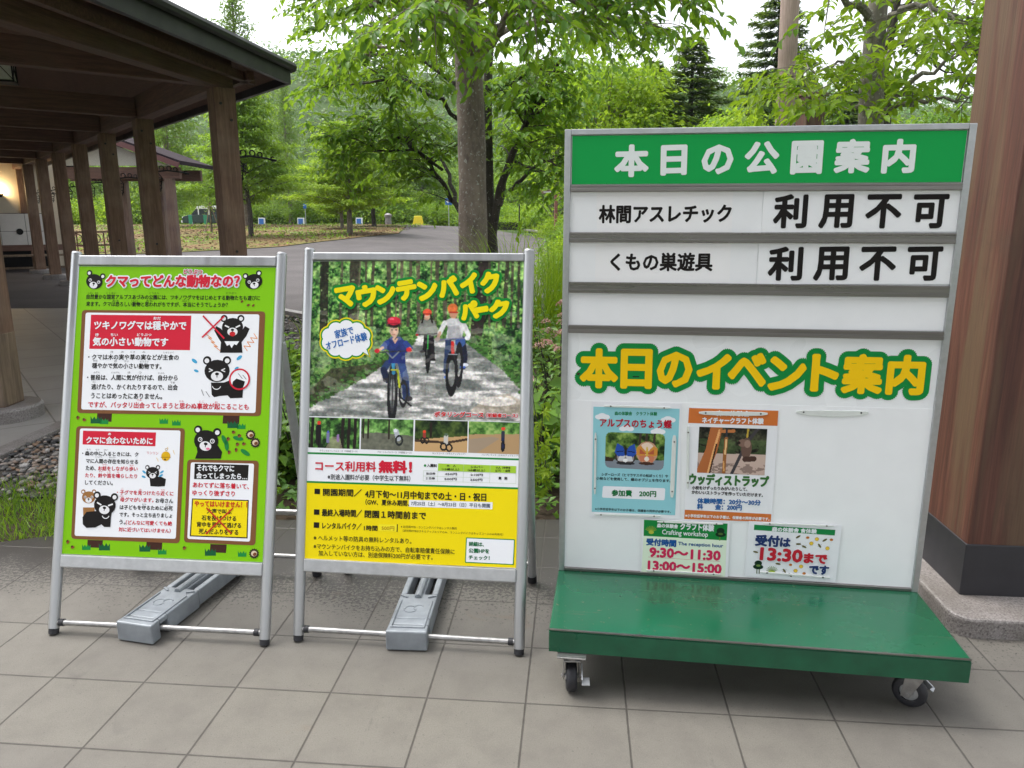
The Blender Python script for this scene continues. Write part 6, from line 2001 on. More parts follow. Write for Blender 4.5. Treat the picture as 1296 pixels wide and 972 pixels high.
GW = 'trees at the edge of the wood'
r7 = np.random.default_rng(77)
def tree_px(kind, mat, bark_, name, label, px, Y, s, sz=1.0, variant=0, group=GW):
    x = (px - 648)/947.5*Y*1.0
    return plant(kind, mat, bark_, name, label, x, Y, s, r7.uniform(0, 6.28), group, sz=sz, variant=variant)
# single trees one can point to
tree_px('layered', 'leaf_lime', 'bark', 'maple_tree', 'spreading maple with yellow green layered branches on the brown lawn', 447, 44, 0.92, variant=0)
tree_px('layered', 'leaf_mid', 'bark_dark', 'maple_tree', 'darker maple just right of the yellow green one at the back of the lawn', 478, 58, 0.95, variant=1)
tree_px('layered', 'leaf_mid', 'bark_dark', 'maple_tree', 'maple whose forked trunk stands right of the pavilion corner post', 324, 40, 0.80, sz=1.42, variant=0)
tree_px('layered', 'leaf_lime', 'bark', 'maple_tree', 'small light maple half hidden behind the lawn maple with a pale trunk', 438, 52, 0.7, variant=2)
tree_px('larch', 'leaf_larch', 'bark', 'larch_tree', 'tall wispy larch rising above the pavilion roof against the sky', 322, 60, 1.35, variant=0)
tree_px('larch', 'leaf_larch', 'bark', 'larch_tree', 'thin larch left of the sky gap, just right of the roof tip', 375, 74, 1.02, variant=1)
tree_px('larch', 'leaf_larch', 'bark', 'larch_tree', 'feathery larch above the middle of the pavilion roof', 228, 56, 1.25, variant=1)
tree_px('broad', 'leaf_lime', 'bark_grey', 'lime_green_tree', 'bright lime green tree rounding up left of the notice board header', 762, 34, 0.92, variant=0)
tree_px('broad', 'leaf_lime', 'bark_grey', 'lime_green_tree', 'yellow green tree between the dark cedar and the timber pole', 905, 24, 0.50, variant=1)
tree_px('broad', 'leaf_mid', 'bark_grey', 'lime_green_tree', 'mid green tree filling the gap left of the notice board', 700, 52, 0.85, variant=1)
tree_px('cedar', 'leaf_dark', 'bark_dark', 'cedar_tree', 'wide dark cedar with flat shelves above the green header', 862, 34, 1.25, sz=0.66, variant=0, group='cedars behind the notice board')
tree_px('cedar', 'leaf_dark', 'bark_dark', 'cedar_tree', 'tall pointed cedar rising behind the timber pole', 962, 44, 1.5, sz=0.86, variant=1, group='cedars behind the notice board')
tree_px('cedar', 'leaf_dark', 'bark_dark', 'cedar_tree', 'dark cedar low between the pole and the grey cherry', 1052, 36, 1.05, sz=0.66, variant=0, group='cedars behind the notice board')
tree_px('broad', 'leaf_mid', 'bark_grey', 'lime_green_tree', 'round green tree low at the right behind the grey cherry', 1165, 30, 0.62, variant=0)
tree_px('broad', 'leaf_mid', 'bark_grey', 'lime_green_tree', 'soft green tree behind the left shoulder of the tall cedar', 915, 58, 1.02, variant=0)
tree_px('cedar', 'leaf_dark', 'bark_dark', 'cedar_tree', 'distant dark cedar showing left of the wide cedar', 816, 58, 1.7, sz=0.66, variant=1, group='cedars behind the notice board')
# edge of the wood
kinds = [('broad', 'leaf_mid', 'bark', 'woodland_tree', 'leafy broad crowned tree in the wall of trees behind the lawn'), ('larch', 'leaf_larch', 'bark', 'larch_tree', 'pale larch in the wall of trees behind the lawn'), ('broad', 'leaf_larch', 'bark_grey', 'woodland_tree', 'pale green broad tree in the wall of trees behind the lawn'), ('cedar', 'leaf_dark', 'bark_dark', 'cedar_tree', 'dark cedar deep in the wall of trees behind the lawn')]
for row, (Y, n, s0) in enumerate(((80, 26, 0.80), (88, 24, 1.0), (98, 24, 1.15), (112, 24, 1.25), (128, 26, 1.3))):
    for i in range(n):
        px = -160 + (1560)*(i + 0.5 + r7.uniform(-0.35, 0.35))/n
        Yj = Y + r7.uniform(-3, 3)
        k = r7.choice([0, 0, 0, 1, 2, 2, 3] if row > 1 else [0, 0, 2, 2, 1])
        kd = kinds[k]
        s = s0*r7.uniform(0.75, 1.1) * (0.72 if kd[0] == 'larch' else 0.86)
        if 255 < px < 420: s *= 0.9
        tree_px(kd[0], kd[1], kd[2], kd[3], kd[4], px, Yj, s, variant=int(r7.integers(0, 2)))
# bushes at the foot of the wood
for i in range(60):
    px = -40 + 800*(i + r7.uniform(0.1, 0.9))/60
    Y = r7.uniform(76.5, 80) if 225 < px < 315 else r7.uniform(74, 79)
    plant('bush', 'leaf_mid' if i % 3 else 'leaf_lime', 'bark_dark', 'woodland_bush', 'rounded green bush at the foot of the wood beyond the lawn', (px-648)/947.5*Y, Y, r7.uniform(0.9, 2.0)*(0.7 if 225 < px < 315 else 1), r7.uniform(0, 6.28), 'bushes at the foot of the wood', 'bush', variant=i % 2)
# the far hillside: a wooded mass
def hill_cover():
    r = np.random.default_rng(5)
    n = 60000
    x = r.uniform(-260, 260, n); y = 135 + 190*r.random(n)
    clump = np.array([mnoise.noise(Vector((a*0.11, b*0.11, 0))) for a, b in zip(x, y)])
    z = np.array([H(a, b) for a, b in zip(x, y)]) + 2.0 + 5*clump + r.uniform(0, 2.4, n)
    L = Leaves(9)
    D = r.normal(size=(n, 3)); D[:, 2] = -np.abs(D[:, 2])*0.4
    L.add(np.stack([x, y, z], 1), D, r.normal(size=(n, 3))*0.5 + (0, -0.5, 1), r.uniform(0.8, 1.7, n), 0.7, np.clip(0.5 + 0.9*clump, 0, 1))
    o = L.build('hillside_wood', M['leaf_hill'])
    tag(o, 'misty wooded hillside rising behind the trees', 'wood', kind='stuff')
hill_cover()
print('LEAVES', cnt)
# ================================================================ planting bed behind the signs
def star_leaves(L, P, D, size, tint):
    """five pointed maple leaves: a fan of blades from each stalk end"""
    n = len(P)
    for a in (-100, -50, 0, 50, 100):
        ca, sa = math.cos(R(a)), math.sin(R(a))
        S = np.cross(D, np.tile([0, -0.8, 0.6], (n, 1))); S /= np.linalg.norm(S, axis=1, keepdims=True) + 1e-9
        L.add(P, D*ca + S*sa, np.tile([0, -0.8, 0.6], (n, 1)), size*(1.0 - abs(a)/260), 0.34, tint)
def shrub(name, label, x, y, h, wd_, leaf, mat, seed, group, flowers=0, dens=1.0, width=0.5, cat='shrub'):
    r = np.random.default_rng(seed)
    t = empty(name, (x, y, -0.03), 0, label, cat, group)
    st = MB(); L = Leaves(seed)
    F = Leaves(seed + 1)
    nst = int(16*dens)
    for k in range(nst):
        a = r.uniform(0, 6.283); rr = wd_*math.sqrt(r.random())
        top = np.array([rr*math.cos(a), rr*math.sin(a), h*r.uniform(0.55, 1.0)*(1-0.25*(rr/wd_)**2)])
        b0 = np.array([top[0]*0.25, top[1]*0.25, -0.03])
        mid = (b0 + top)/2 + np.array([0, 0, 0.08])
        st.tube([b0, mid, top], [0.006, 0.005, 0.002], 5, cap=False)
        n = int(26*dens*h/0.6)
        f = r.uniform(0.12, 1.02, n)[:, None]
        p = b0*(1-f)**2 + 2*f*(1-f)*mid + f*f*top + r.normal(0, 0.045, (n, 3))
        D = r.normal(size=(n, 3)); D[:, 2] = 0.1 + r.normal(0, 0.4, n)
        L.add(p, D, np.tile([0, -0.25, 1.0], (n, 1)) + r.normal(0, 0.4, (n, 3)), leaf*r.uniform(0.6, 1.2, n), width, r.uniform(0.1, 0.9))
        if flowers and k < flowers:
            for q in range(3):
                c = top + r.normal(0, 0.035, 3)
                m = 60
                d = rdirs(r, m)
                d[:, 2] = np.abs(d[:, 2])
                F.add(c + d*np.array([0.032, 0.032, 0.024]), d + r.normal(0, 0.4, (m, 3)), r.normal(size=(m, 3)), r.uniform(0.008, 0.016, m), 0.8, r.random())
    st.build('stems', M['bark_dark'], t)
    L.build('leaves', M[mat], t)
    if flowers: F.build('flowers', M['pink'], t)
    return t
M['pink'] = leafmat('pink spirea flowers', (0.55, 0.22, 0.27), (0.72, 0.45, 0.46), 0.3, 0.6)
GS = 'shrubs of the planting bed behind the signs'
shrub('spirea_shrub', 'pink flowering spirea between the bike sign and the notice board', 0.30, 4.7, 0.78, 0.42, 0.065, 'leaf_shrub', 41, GS, 12, 1.5, 0.45)
shrub('spirea_shrub', 'taller spirea with pale pink heads behind the first spirea', 0.42, 6.0, 0.95, 0.5, 0.06, 'leaf_shrub', 42, GS, 14, 1.6, 0.42)
shrub('broad_leaved_shrub', 'shrub with broad oval leaves low in the gap left of the notice board', 0.16, 3.95, 0.60, 0.28, 0.115, 'leaf_shrub', 43, GS, 0, 0.8, 0.62)
shrub('spirea_shrub', 'spirea with a few pink heads close to the bike sign', -0.02, 4.15, 0.72, 0.3, 0.06, 'leaf_shrub', 48, GS, 7, 1.3, 0.45)
shrub('broad_leaved_shrub', 'leafy green shrub in the gap between the two A-frame signs', -1.22, 4.15, 0.60, 0.40, 0.09, 'leaf_shrub', 44, GS, 0, 1.5, 0.5)
shrub('broad_leaved_shrub', 'second leafy shrub further back between the two A-frame signs', -1.62, 5.3, 0.62, 0.45, 0.085, 'leaf_mid', 45, GS, 0, 1.5, 0.5)
shrub('fern_like_shrub', 'low yellow green shrub nearest the gravel behind the bear sign', -2.0, 6.4, 0.35, 0.4, 0.08, 'leaf_lime', 46, GS, 0, 1.2, 0.35)
k_ = 0
for x_, y_, h_ in ((-0.75, 4.3, 0.62), (-0.35, 4.9, 0.7), (-0.9, 5.6, 0.72), (0.75, 4.6, 0.75), (1.15, 4.4, 0.8), (1.6, 4.8, 0.8), (1.0, 5.8, 0.9), (-0.3, 6.3, 0.85), (-1.9, 4.4, 0.4), (1.9, 6.2, 0.9), (2.5, 5.2, 0.85)):
    shrub('broad_leaved_shrub', 'green shrub of the bed standing hidden behind the sign boards', x_, y_, h_, 0.42, 0.085, 'leaf_shrub', 60 + k_, GS, 0, 1.0, 0.5); k_ += 1
# maple seedling with star leaves
ms = empty('maple_seedling', (0.145, 3.62, -0.03), 0, 'young maple with bright star shaped leaves at the foot of the gap by the board', 'plant')
r8 = np.random.default_rng(8); L = Leaves(8); st = MB()
for k in range(5):
    a = r8.uniform(0, 6.283); tp = np.array([0.10*math.cos(a), 0.07*math.sin(a), r8.uniform(0.36, 0.60)])
    pts = [np.array([0, 0, -0.03]), tp*np.array([0.4, 0.4, 0.7]), tp]
    st.tube(pts, [0.004, 0.003, 0.0015], 5, cap=False)
    n = 11
    f = r8.uniform(0.2, 1.0, n)[:, None]
    P = pts[0]*(1-f) + tp*f + r8.normal(0, 0.03, (n, 3))
    D = r8.normal(0, 0.4, (n, 3)); D[:, 2] -= 0.7
    star_leaves(L, P, D/np.linalg.norm(D, axis=1, keepdims=True), 0.05, r8.uniform(0.4, 1))
st.build('stems', M['bark_dark'], ms); L.build('leaves', M['leaf_lime'], ms)

def grass_clump(name, label, x, y, h, n, spread, seed, mat='leaf_lime', group=None, w_=0.012):
    r = np.random.default_rng(seed)
    t = empty(name, (x, y, -0.03), 0, label, 'grass clump', group)
    V, F, T = [], [], []
    for k in range(n):
        a = r.uniform(0, 6.283); rr = spread*0.35*math.sqrt(r.random())
        b = np.array([rr*math.cos(a), rr*math.sin(a), -0.02]); a2 = a + r.normal(0, 0.7)
        o = np.array([math.cos(a2), math.sin(a2), 0]); hh = h*r.uniform(0.5, 1.05); ln = spread*r.uniform(0.4, 1.3)
        sd = np.array([-o[1], o[0], 0])*w_*r.uniform(0.6, 1.1)
        b0 = len(V); m = 6
        for i in range(m + 1):
            f = i/m
            c = b + o*ln*f**2 + np.array([0, 0, hh*(f - 0.28*f**3)])
            wv = sd*(1 - f**2.2)*0.5 + sd*0.02
            V += [c - wv, c + wv]
        F += [(b0+2*i, b0+2*i+1, b0+2*i+3, b0+2*i+2) for i in range(m)]
        T += [r.random()]*m
    np_mesh('blades', np.array(V), np.array(F), M[mat], t, tint=np.array(T))
    return t
GG = 'tall grasses behind the bike sign'
grass_clump('tall_grass', 'tall arching grass clump rising over the right corner of the bike sign', 0.05, 7.6, 1.95, 150, 0.75, 31, group=GG)
grass_clump('tall_grass', 'tall grass clump filling the top of the gap by the notice board', 0.42, 7.9, 1.9, 190, 0.7, 32, group=GG)
grass_clump('tall_grass', 'thin grass clump in front of the cherry trunk', -0.35, 7.9, 1.6, 70, 0.7, 33, group=GG)
grass_clump('tall_grass', 'low dense grass clump beyond the spireas', 0.75, 8.6, 1.6, 200, 0.8, 34, group=GG)
grass_clump('tall_grass', 'small wispy weed beside the right upright of the bear sign', -2.35, 8.5, 0.55, 30, 0.3, 35, group=GG)

# short grass in front of the gravel at far left: uncountable
def grass_patch():
    r = np.random.default_rng(51)
    V, F, T = [], [], []
    n = 5200
    x = r.uniform(-3.1, -1.35, n); y = r.uniform(3.12, 4.05, n) + 0.25*np.maximum(0, -x-2.4)*0
    keep = (y < 3.75 + 0.22*np.sin(x*7) + r.normal(0, 0.12, n))
    for a, b in zip(x[keep], y[keep]):
        h = r.uniform(0.03, 0.10); d = r.normal(0, 0.03, 2); w_ = r.uniform(0.0015, 0.0035); an = r.uniform(0, 3.14)
        sx, sy = math.cos(an)*w_, math.sin(an)*w_
        b0 = len(V)
        V += [(a-sx, b-sy, -0.035), (a+sx, b+sy, -0.035), (a+d[0]*0.5+sx*0.7, b+d[1]*0.5+sy*0.7, -0.035+h*0.6), (a+d[0]*0.5-sx*0.7, b+d[1]*0.5-sy*0.7, -0.035+h*0.6), (a+d[0]*1.3, b+d[1]*1.3, -0.035+h), (a+d[0]*1.32, b+d[1]*1.3, -0.035+h)]
        F += [(b0, b0+1, b0+2, b0+3), (b0+3, b0+2, b0+4, b0+5)]
        t_ = r.random(); T += [t_, t_]
    tag(np_mesh('grass', np.array(V), np.array(F), M['leaf_mid'], tint=np.array(T)), 'short grass along the paving edge behind the bear sign', 'grass', kind='stuff')
grass_patch()
# ground creepers
def creeper():
    r = np.random.default_rng(52)
    n = 2600
    x = r.uniform(-1.5, 2.6, n); y = r.uniform(3.36, 4.1, n)
    L = Leaves(52); D = r.normal(size=(n, 3)); D[:, 2] = r.normal(0, 0.3, n)
    L.add(np.stack([x, y, r.uniform(-0.02, 0.16, n)], 1), D, np.tile([0, -0.3, 1.0], (n, 1)) + r.normal(0, 0.4, (n, 3)), r.uniform(0.03, 0.07, n), 0.55)
    tag(L.build('ground_cover', M['leaf_shrub']), 'low dark leaves covering the soil at the edge of the paving', 'ground cover', kind='stuff')
creeper()
# drip gravel round the pavilion
M['gravel_base'] = ground_mix('gravel base', [(0.05, 0.045, 0.04), (0.13, 0.115, 0.10)], 14)
ep = A0 + RD*9 - PD*1.9; eq = A0 + RD*9 - PD*0.25
sheet('gravel_strip', [(-3.11, 3.7), (-2.05, 3.7), (-1.75, 8.6), (ep.x, ep.y), (eq.x, eq.y), (-2.99, 8.92)], -0.022, M['gravel_base'])
def pebbles():
    r = np.random.default_rng(53)
    t = NT('river pebbles'); a_ = t.n('Attribute', attribute_name='tint')
    c = t.ramp(a_.outputs['Fac'], (0.0, (0.02, 0.02, 0.023)), (0.3, (0.10, 0.095, 0.09)), (0.55, (0.25, 0.23, 0.21)), (0.75, (0.24, 0.14, 0.08)), (1.0, (0.42, 0.40, 0.38)))
    nz = t.noise(t.geo(), 90, 3)
    t.col(t.mix(t.ramp(nz, (0.4, 0.0), (0.8, 0.5)), c, (0.05, 0.045, 0.04))); t.set(Roughness=0.45)
    g = (1 + 5**0.5)/2
    iv = np.array([(-1,g,0),(1,g,0),(-1,-g,0),(1,-g,0),(0,-1,g),(0,1,g),(0,-1,-g),(0,1,-g),(g,0,-1),(g,0,1),(-g,0,-1),(-g,0,1)])/math.sqrt(1+g*g)
    jf = np.array([(0,11,5),(0,5,1),(0,1,7),(0,7,10),(0,10,11),(1,5,9),(5,11,4),(11,10,2),(10,7,6),(7,1,8),(3,9,4),(3,4,2),(3,2,6),(3,6,8),(3,8,9),(4,9,5),(2,4,11),(6,2,10),(8,6,7),(9,8,1)])
    pts = []
    while len(pts) < 6500:
        x, y = r.uniform(-3.08, -1.7), r.uniform(3.6, 9.0)
        if y > 3.75 + r.normal(0, 0.12) and x < -2.1 + 0.06*(y-3.7) + r.normal(0, 0.08): pts.append((x, y))
    while len(pts) < 9000:
        q = A0 + RD*r.uniform(0, 8) - PD*r.uniform(0.3, 1.85); pts.append((q.x, q.y))
    V, F, T = [], [], []
    for i, (x, y) in enumerate(pts):
        s = r.uniform(0.009, 0.028)*np.array([1, r.uniform(0.6, 1), r.uniform(0.4, 0.7)])
        a = r.uniform(0, 6.28); ca, sa = math.cos(a), math.sin(a)
        v = iv*s*(1 + r.normal(0, 0.10, (12, 1)))
        v = np.stack([v[:, 0]*ca - v[:, 1]*sa + x, v[:, 0]*sa + v[:, 1]*ca + y, v[:, 2] - 0.022 + s[2]*0.5 + r.uniform(0, 0.012)], 1)
        V.append(v); F.append(jf + 12*i); T += [r.random()]*20
    tag(np_mesh('gravel', np.concatenate(V), np.concatenate(F), t.m, tint=np.array(T), smooth=True), 'mixed river pebbles in the drip strip beside the pavilion kerb', 'gravel', kind='stuff')
pebbles()

# ================================================================ timber pole and stub behind the board
M['pole'] = wood('pale pinkish pole timber', (0.28, 0.20, 0.165), (0.46, 0.35, 0.30), weather=(0.16, 0.12, 0.09))
Yp = 10.6
pa, pb = A_(986.5, 300, Yp), A_(1000, 0, Yp)
d_ = (pb - pa); pz = pa + d_*((-0.1 - pa[2])/d_[2]); pt = pa + d_*((6.2 - pa[2])/d_[2])
tp_ = empty('timber_pole', pz, 0, 'tall pale round timber pole behind the middle of the notice board', 'pole')
MB().tube([(0,0,0), (pt - pz)*0.5, pt - pz], [0.132, 0.122, 0.112], 20).build('shaft', M['pole'], tp_, smooth=True)
MB().tube([(pt - pz), (pt - pz) + np.array([0, 0, 0.03])], [0.118, 0.09], 20).build('cap', M['fascia'], tp_)
sb = A_(1013, 300, Yp + 0.5)
sp_ = empty('timber_post', (sb[0], Yp + 0.5, -0.05), 0.3, 'short square brown timber post just right of the pale pole', 'post')
MB().box((0, 0, 1.56), (0.30, 0.24, 3.12)).build('shaft', M['redwood'], sp_, bevel=0.008)
MB().box((0, 0, 3.14), (0.34, 0.28, 0.04)).build('cap', M['timber'], sp_, bevel=0.004)

# ================================================================ far things beyond the lawn
M['car_green'] = simple('dark grey green car paint', (0.035, 0.060, 0.058), 0.22, 0.3, 0.05, 2)
M['white_paint'] = simple('white paint', (0.75, 0.77, 0.78), 0.35, 0, 0.03, 4)
M['glass_dark'] = simple('dark car glass', (0.03, 0.04, 0.045), 0.08, 0, 0.05, 2)
M['blue_paint'] = simple('blue sign paint', (0.03, 0.14, 0.48), 0.4, 0, 0.06, 4)
M['yellow_paint'] = simple('yellow plastic', (0.78, 0.62, 0.02), 0.4, 0, 0.05, 4)
M['green_paint'] = simple('green sign paint', (0.02, 0.28, 0.15), 0.45, 0, 0.06, 4)
M['lamp_glass'] = simple('headlamp glass', (0.8, 0.82, 0.84), 0.1)
def far(px, Y): x = (px - 648)/947.5*Y; return Vector((x, Y, H(x, Y) + 0.006 - 0.0))
vb = far(275, 72)
van = empty('parked_van', (vb.x, vb.y, H(vb.x, vb.y) - 0.1), 0, 'boxy dark green van with a white roof parked beyond the lawn behind the corner post', 'van')
def side(poly, w_, zc=0): 
    return MB().add([(x, -w_/2, z) for x, z in poly] + [(x, w_/2, z) for x, z in poly], [tuple(range(len(poly))), tuple(range(len(poly), 2*len(poly)))[::-1]] + [(i, len(poly)+i, len(poly)+(i+1) % len(poly), (i+1) % len(poly)) for i in range(len(poly))])
side([(-2.25,0.35),(2.2,0.35),(2.25,0.95),(2.2,1.12),(-1.55,1.12),(-2.15,0.98),(-2.3,0.75)], 1.75).build('body', M['car_green'], van, bevel=0.05)
side([(-1.45,1.12),(2.15,1.12),(2.05,1.66),(-0.95,1.66)], 1.62).build('window_band', M['glass_dark'], van, bevel=0.03)
side([(-1.0,1.64),(2.08,1.64),(2.0,1.86),(1.7,1.92),(-0.6,1.92),(-0.95,1.80)], 1.66).build('roof', M['white_paint'], van, bevel=0.05)
for x_ in (-0.72, 0.25, 1.25, 2.02): MB().box((x_, 0, 1.39), (0.09, 1.66, 0.56), ry=0.0).build('pillar', M['white_paint'], van)
for x_ in (-1.45, 1.4):
    for y_ in (-0.80, 0.80):
        wh = MB().cyl((x_, y_-0.1, 0.34), (x_, y_+0.1, 0.34), 0.34, None, 20).build('wheel', M['rubber'], van, smooth=True)
        MB().cyl((x_, y_-0.11, 0.34), (x_, y_+0.11, 0.34), 0.19, None, 14).build('rim', M['alu'], wh, smooth=True)
for y_ in (-0.62, 0.62): MB().box((-2.24, y_, 0.82), (0.12, 0.34, 0.2)).build('headlight', M['lamp_glass'], van, bevel=0.03)
MB().box((-2.32, 0, 0.48), (0.14, 1.7, 0.22)).build('bumper', M['white_paint'], van, bevel=0.04)
GB2 = 'small blue and white boards along the far edge of the lawn'
for px_, lab in ((338.5, 'small blue and white board nearest the pavilion corner post'), (387, 'small blue and white board in the middle of the far lawn edge'), (459, 'small blue and white board right of the lawn maples')):
    b_ = far(px_, 70)
    t = empty('notice_stand', b_, r7.uniform(-0.25, 0.25), lab, 'stand', GB2)
    MB().box((0, 0, 0.36), (0.62, 0.05, 0.66), rx=-0.16).build('board', M['white_paint'], t, bevel=0.01)
    MB().box((-0.03, -0.035, 0.36), (0.42, 0.02, 0.50), rx=-0.16).build('blue_panel', M['blue_paint'], t)
    MB().box((0, 0.22, 0.33), (0.56, 0.03, 0.62), rx=0.25).build('rear_leg', M['alu_dull'], t)
yb = far(532, 70)
t = empty('barrier_block', yb, 0.1, 'bright yellow tapered barrier block at the head of the path', 'barrier')
m = MB(); m.add([(-.52,-.2,0),(.52,-.2,0),(.52,.2,0),(-.52,.2,0),(-.34,-.1,.85),(.34,-.1,.85),(.34,.1,.85),(-.34,.1,.85)], ((0,3,2,1),(4,5,6,7),(0,1,5,4),(1,2,6,5),(2,3,7,6),(3,0,4,7)))
m.build('body', M['yellow_paint'], t, bevel=0.04)
MB().box((0, 0, 0.04), (1.12, 0.46, 0.08)).build('foot', M['yellow_paint'], t, bevel=0.02)
def roadsign(name, px, Y, ztop, w_, h_, label, mat='blue_paint'):
    b_ = far(px, Y)
    t = empty(name, b_, 0, label, 'sign')
    MB().cyl((0,0,-0.1), (0,0,ztop), 0.035, None, 8).build('pole', M['alu_dull'], t, smooth=True)
    MB().box((0, -0.05, ztop - h_/2), (w_, 0.03, h_)).build('plate', M[mat], t, bevel=0.01)
    return t
rs = roadsign('direction_sign', 570, 66, 2.35, 0.55, 0.55, 'small square blue sign with a white arrow left of the cherry trunk')
m = MB(); m.prism([(-.2,0),(-.02,.16),(-.02,.05),(.2,.05),(.2,-.05),(-.02,-.05),(-.02,-.16)], 0, 0.01, M=Matrix.Translation((0,-0.068,2.075)) @ Matrix.Rotation(R(90),4,'X'))
m.build('arrow', M['white_paint'], rs)
roadsign('direction_sign', 393, 72, 2.0, 0.30, 0.42, 'narrow blue sign above the lawn between two blue and white boards')
for px_, lab in ((250.5, 'green upright board at the front of the van'), (269, 'green upright board beside the middle of the van')):
    b_ = far(px_, 66); t = empty('green_board', b_, 0.1, lab, 'board', 'green boards beside the van')
    MB().box((0,0,0.42), (0.30, 0.06, 0.84)).build('panel', M['green_paint'], t, bevel=0.01)
    MB().box((0,0,0.03), (0.40, 0.30, 0.06)).build('foot', M['fascia'], t)
b_ = far(495, 70); t = empty('stone_bollard', b_, 0, 'squat grey stone bollard left of the yellow barrier', 'bollard')
MB().lathe([(0.0,-0.05),(0.30,-0.05),(0.28,0.75),(0.36,0.78),(0.36,0.95),(0.1,1.1),(0.0,1.1)], n=16).build('block', M['granite'], t, smooth=True)
b_ = far(657, 58); t = empty('slim_post', b_, 0, 'slim dark post standing at the end of the path before the hedge', 'post')
MB().cyl((0,0,-0.1), (0,0,1.95), 0.05, None, 10).build('pole', M['fascia'], t, smooth=True)
MB().cyl((0,0,1.95), (0,0,2.02), 0.065, 0.03, 10).build('cap', M['fascia'], t, smooth=True)
# staked sapling
b_ = far(276, 45); t = empty('staked_sapling', (b_.x, b_.y, b_.z), 0, 'young staked sapling in front of the van', 'tree')
MB().tube([(0,0,-0.1),(0.03,0,1.2),(0,0,2.5)], [0.035,0.03,0.012], 7).build('trunk', M['bark_dark'], t)
for k in range(3):
    a = k*2.09; MB().tube([(0.5*math.cos(a),0.5*math.sin(a),-0.1),(0.03*math.cos(a),0.03*math.sin(a),1.75)], 0.025, 6).build('stake', M['post_low'], t)
L = Leaves(88); n = 320; r9 = np.random.default_rng(88)
L.add(r9.normal(size=(n,3))*(0.34,0.34,0.5) + (0,0,2.0), r9.normal(size=(n,3)), r9.normal(size=(n,3))*0.5+(0,0,1), r9.uniform(0.08,0.16,n)); L.build('crown', M['leaf_mid'], t)
# finger post by the bend of the path
fp_ = far(697, 46); fp_.x += 0.25
t = empty('finger_post', (fp_.x, fp_.y, H(fp_.x, fp_.y)), 0.15, 'reddish finger post with three dark arms beside the far bend of the path', 'signpost')
MB().box((0,0,1.25), (0.17,0.17,2.6)).build('pole', simple('red brown signpost', (0.22,0.085,0.06), 0.6), t, bevel=0.01)
MB().box((0,0,2.8), (0.12,0.12,0.5)).build('upper_pole', M['fascia'], t)
for x_, z_b, w_ in ((-0.52,2.72,0.86),(0.50,2.74,0.88),(0.36,2.44,0.62)):
    ar = MB().box((x_,-0.04,z_b), (w_,0.04,0.22)).build('arm', M['timber'], t, bevel=0.005)
    MB().box((x_*1.0,-0.064,z_b), (w_*0.6,0.006,0.05)).build('lettering_band', M['white_paint'], ar)
# clipped hedge at the end of the path, and planting on the right bank
hd = far(650, 61)
t = empty('clipped_hedge', hd, 0, 'low clipped yellow green hedge across the end of the path', 'hedge')
r9 = np.random.default_rng(91); n = 2600; L = Leaves(91)
L.add(np.stack([r9.uniform(-2.6,2.3,n), r9.uniform(-0.4,0.4,n), r9.uniform(0.02,0.85,n)],1), r9.normal(size=(n,3)), r9.normal(size=(n,3))*0.6+(0,-.4,.8), r9.uniform(0.09,0.17,n), 0.6)
L.build('leaves', M['leaf_lime'], t); MB().box((-0.15,0,0.3), (4.6,0.4,0.6)).build('stems', M['bark_dark'], t)
for i, (px_, Y_, s_, mt) in enumerate(((706, 34, 0.55, 'leaf_shrub'), (716, 28, 0.6, 'leaf_mid'), (703, 47, 0.8, 'leaf_lime'), (690, 60, 1.1, 'leaf_mid'), (735, 40, 0.9, 'leaf_mid'), (722, 20, 0.5, 'leaf_lime'), (668, 66, 1.2, 'leaf_lime'), (640, 70, 1.2, 'leaf_mid'), (615, 72, 1.1, 'leaf_mid'), (712, 16, 0.42, 'leaf_mid'))):
    plant('bush', mt, 'bark_dark', 'bank_bush', 'leafy bush on the bank right of the path seen beside the notice board', (px_-648)/947.5*Y_, Y_, s_, i*1.3, 'bushes on the bank right of the path', 'bush', variant=0)

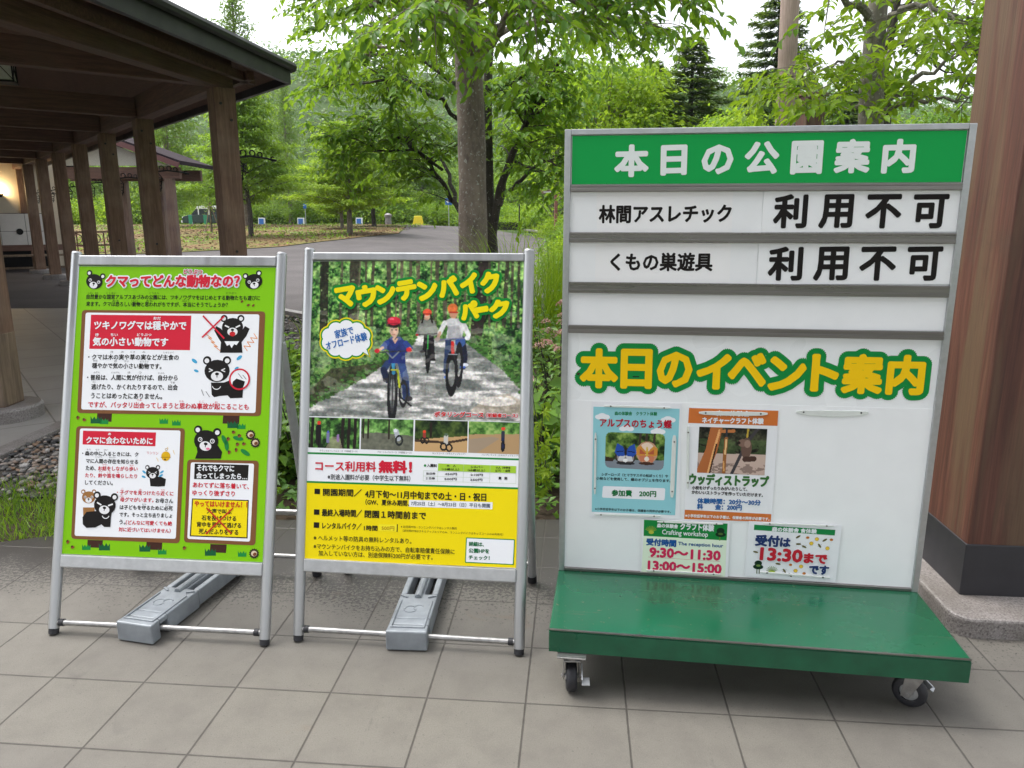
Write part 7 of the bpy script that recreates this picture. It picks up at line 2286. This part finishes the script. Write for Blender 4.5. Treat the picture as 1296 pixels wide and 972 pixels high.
# needle litter, tufts and fallen leaves: uncountable
def litter(name, label, n, xr, yr, test, size, mat, seed, up=0.3):
    r = np.random.default_rng(seed)
    x = r.uniform(*xr, n); y = yr[0] + (yr[1]-yr[0])*r.random(n)**1.6
    k = np.array([test(a, b) for a, b in zip(x, y)])
    x, y = x[k], y[k]; m = len(x)
    z = np.array([H(a, b) for a, b in zip(x, y)]) + 0.035
    D = r.normal(size=(m, 3)); D[:, 2] = np.abs(r.normal(0, up, m))
    L = Leaves(seed)
    cl = np.array([mnoise.noise(Vector((a*0.35, b*0.25, 3.0))) for a, b in zip(x, y)])
    L.add(np.stack([x, y, z], 1), D, np.tile([0, -0.3, 1.0], (m, 1)) + r.normal(0, 0.4, (m, 3)), r.uniform(0.5, 1.3, m)*size, 0.4, np.clip(0.5 + 1.2*cl, 0, 1))
    tag(L.build(name, M[mat]), label, 'litter', kind='stuff')
M['litter'] = leafmat('needle litter', (0.05, 0.026, 0.014), (0.19, 0.115, 0.06), 0.0, 0.9)
def on_lawn(a, b):
    fr = np.interp(a, [-40, -20, -14, -10.05], [28.4, 28.5, 29.8, 33.4]) if a < -10.05 else np.interp(a, [-10.05, -8.25, -6.85], [33.4, 38.4, 46])
    return a < -7 and fr < b < 68
litter('needle_litter', 'brown larch needles and twigs strewn over the lawn', 16000, (-36, -6.9), (28.3, 68), on_lawn, 0.16, 'litter', 71, 0.12)
litter('lawn_tufts', 'sparse short grass tufts on the lawn', 14000, (-36, -6.9), (28.3, 68), lambda a, b: on_lawn(a, b) and mnoise.noise(Vector((a*0.22, b*0.16, 9.0))) > 0.0, 0.17, 'leaf_mid', 72, 0.8)

litter('meadow_grass', 'short grass of the meadow right of the path', 26000, (1.8, 40), (8.3, 60), lambda a, b: a > np.interp(b, [8, 20, 46, 60], [2.0, 2.0, 3.3, 2.6]), 0.13, 'leaf_mid', 73, 0.9)
# ================================================================ misty air
hz = MB().box((0, 190, 44), (900, 600, 91.5)).build('haze', None)
hm = bpy.data.materials.new('damp air'); hm.use_nodes = True
t_ = hm.node_tree
for n_ in list(t_.nodes):
    if n_.type != 'OUTPUT_MATERIAL': t_.nodes.remove(n_)
pv = t_.nodes.new('ShaderNodeVolumePrincipled')
pv.inputs['Color'].default_value = (0.90, 0.95, 1.0, 1)
pv.inputs['Density'].default_value = 0.0002
pv.inputs['Anisotropy'].default_value = 0.2
t_.links.new(pv.outputs[0], t_.nodes['Material Output'].inputs['Volume'])
hz.data.materials.append(hm)
tag(hz, 'thin damp mist hanging over the whole park', 'haze', kind='stuff')
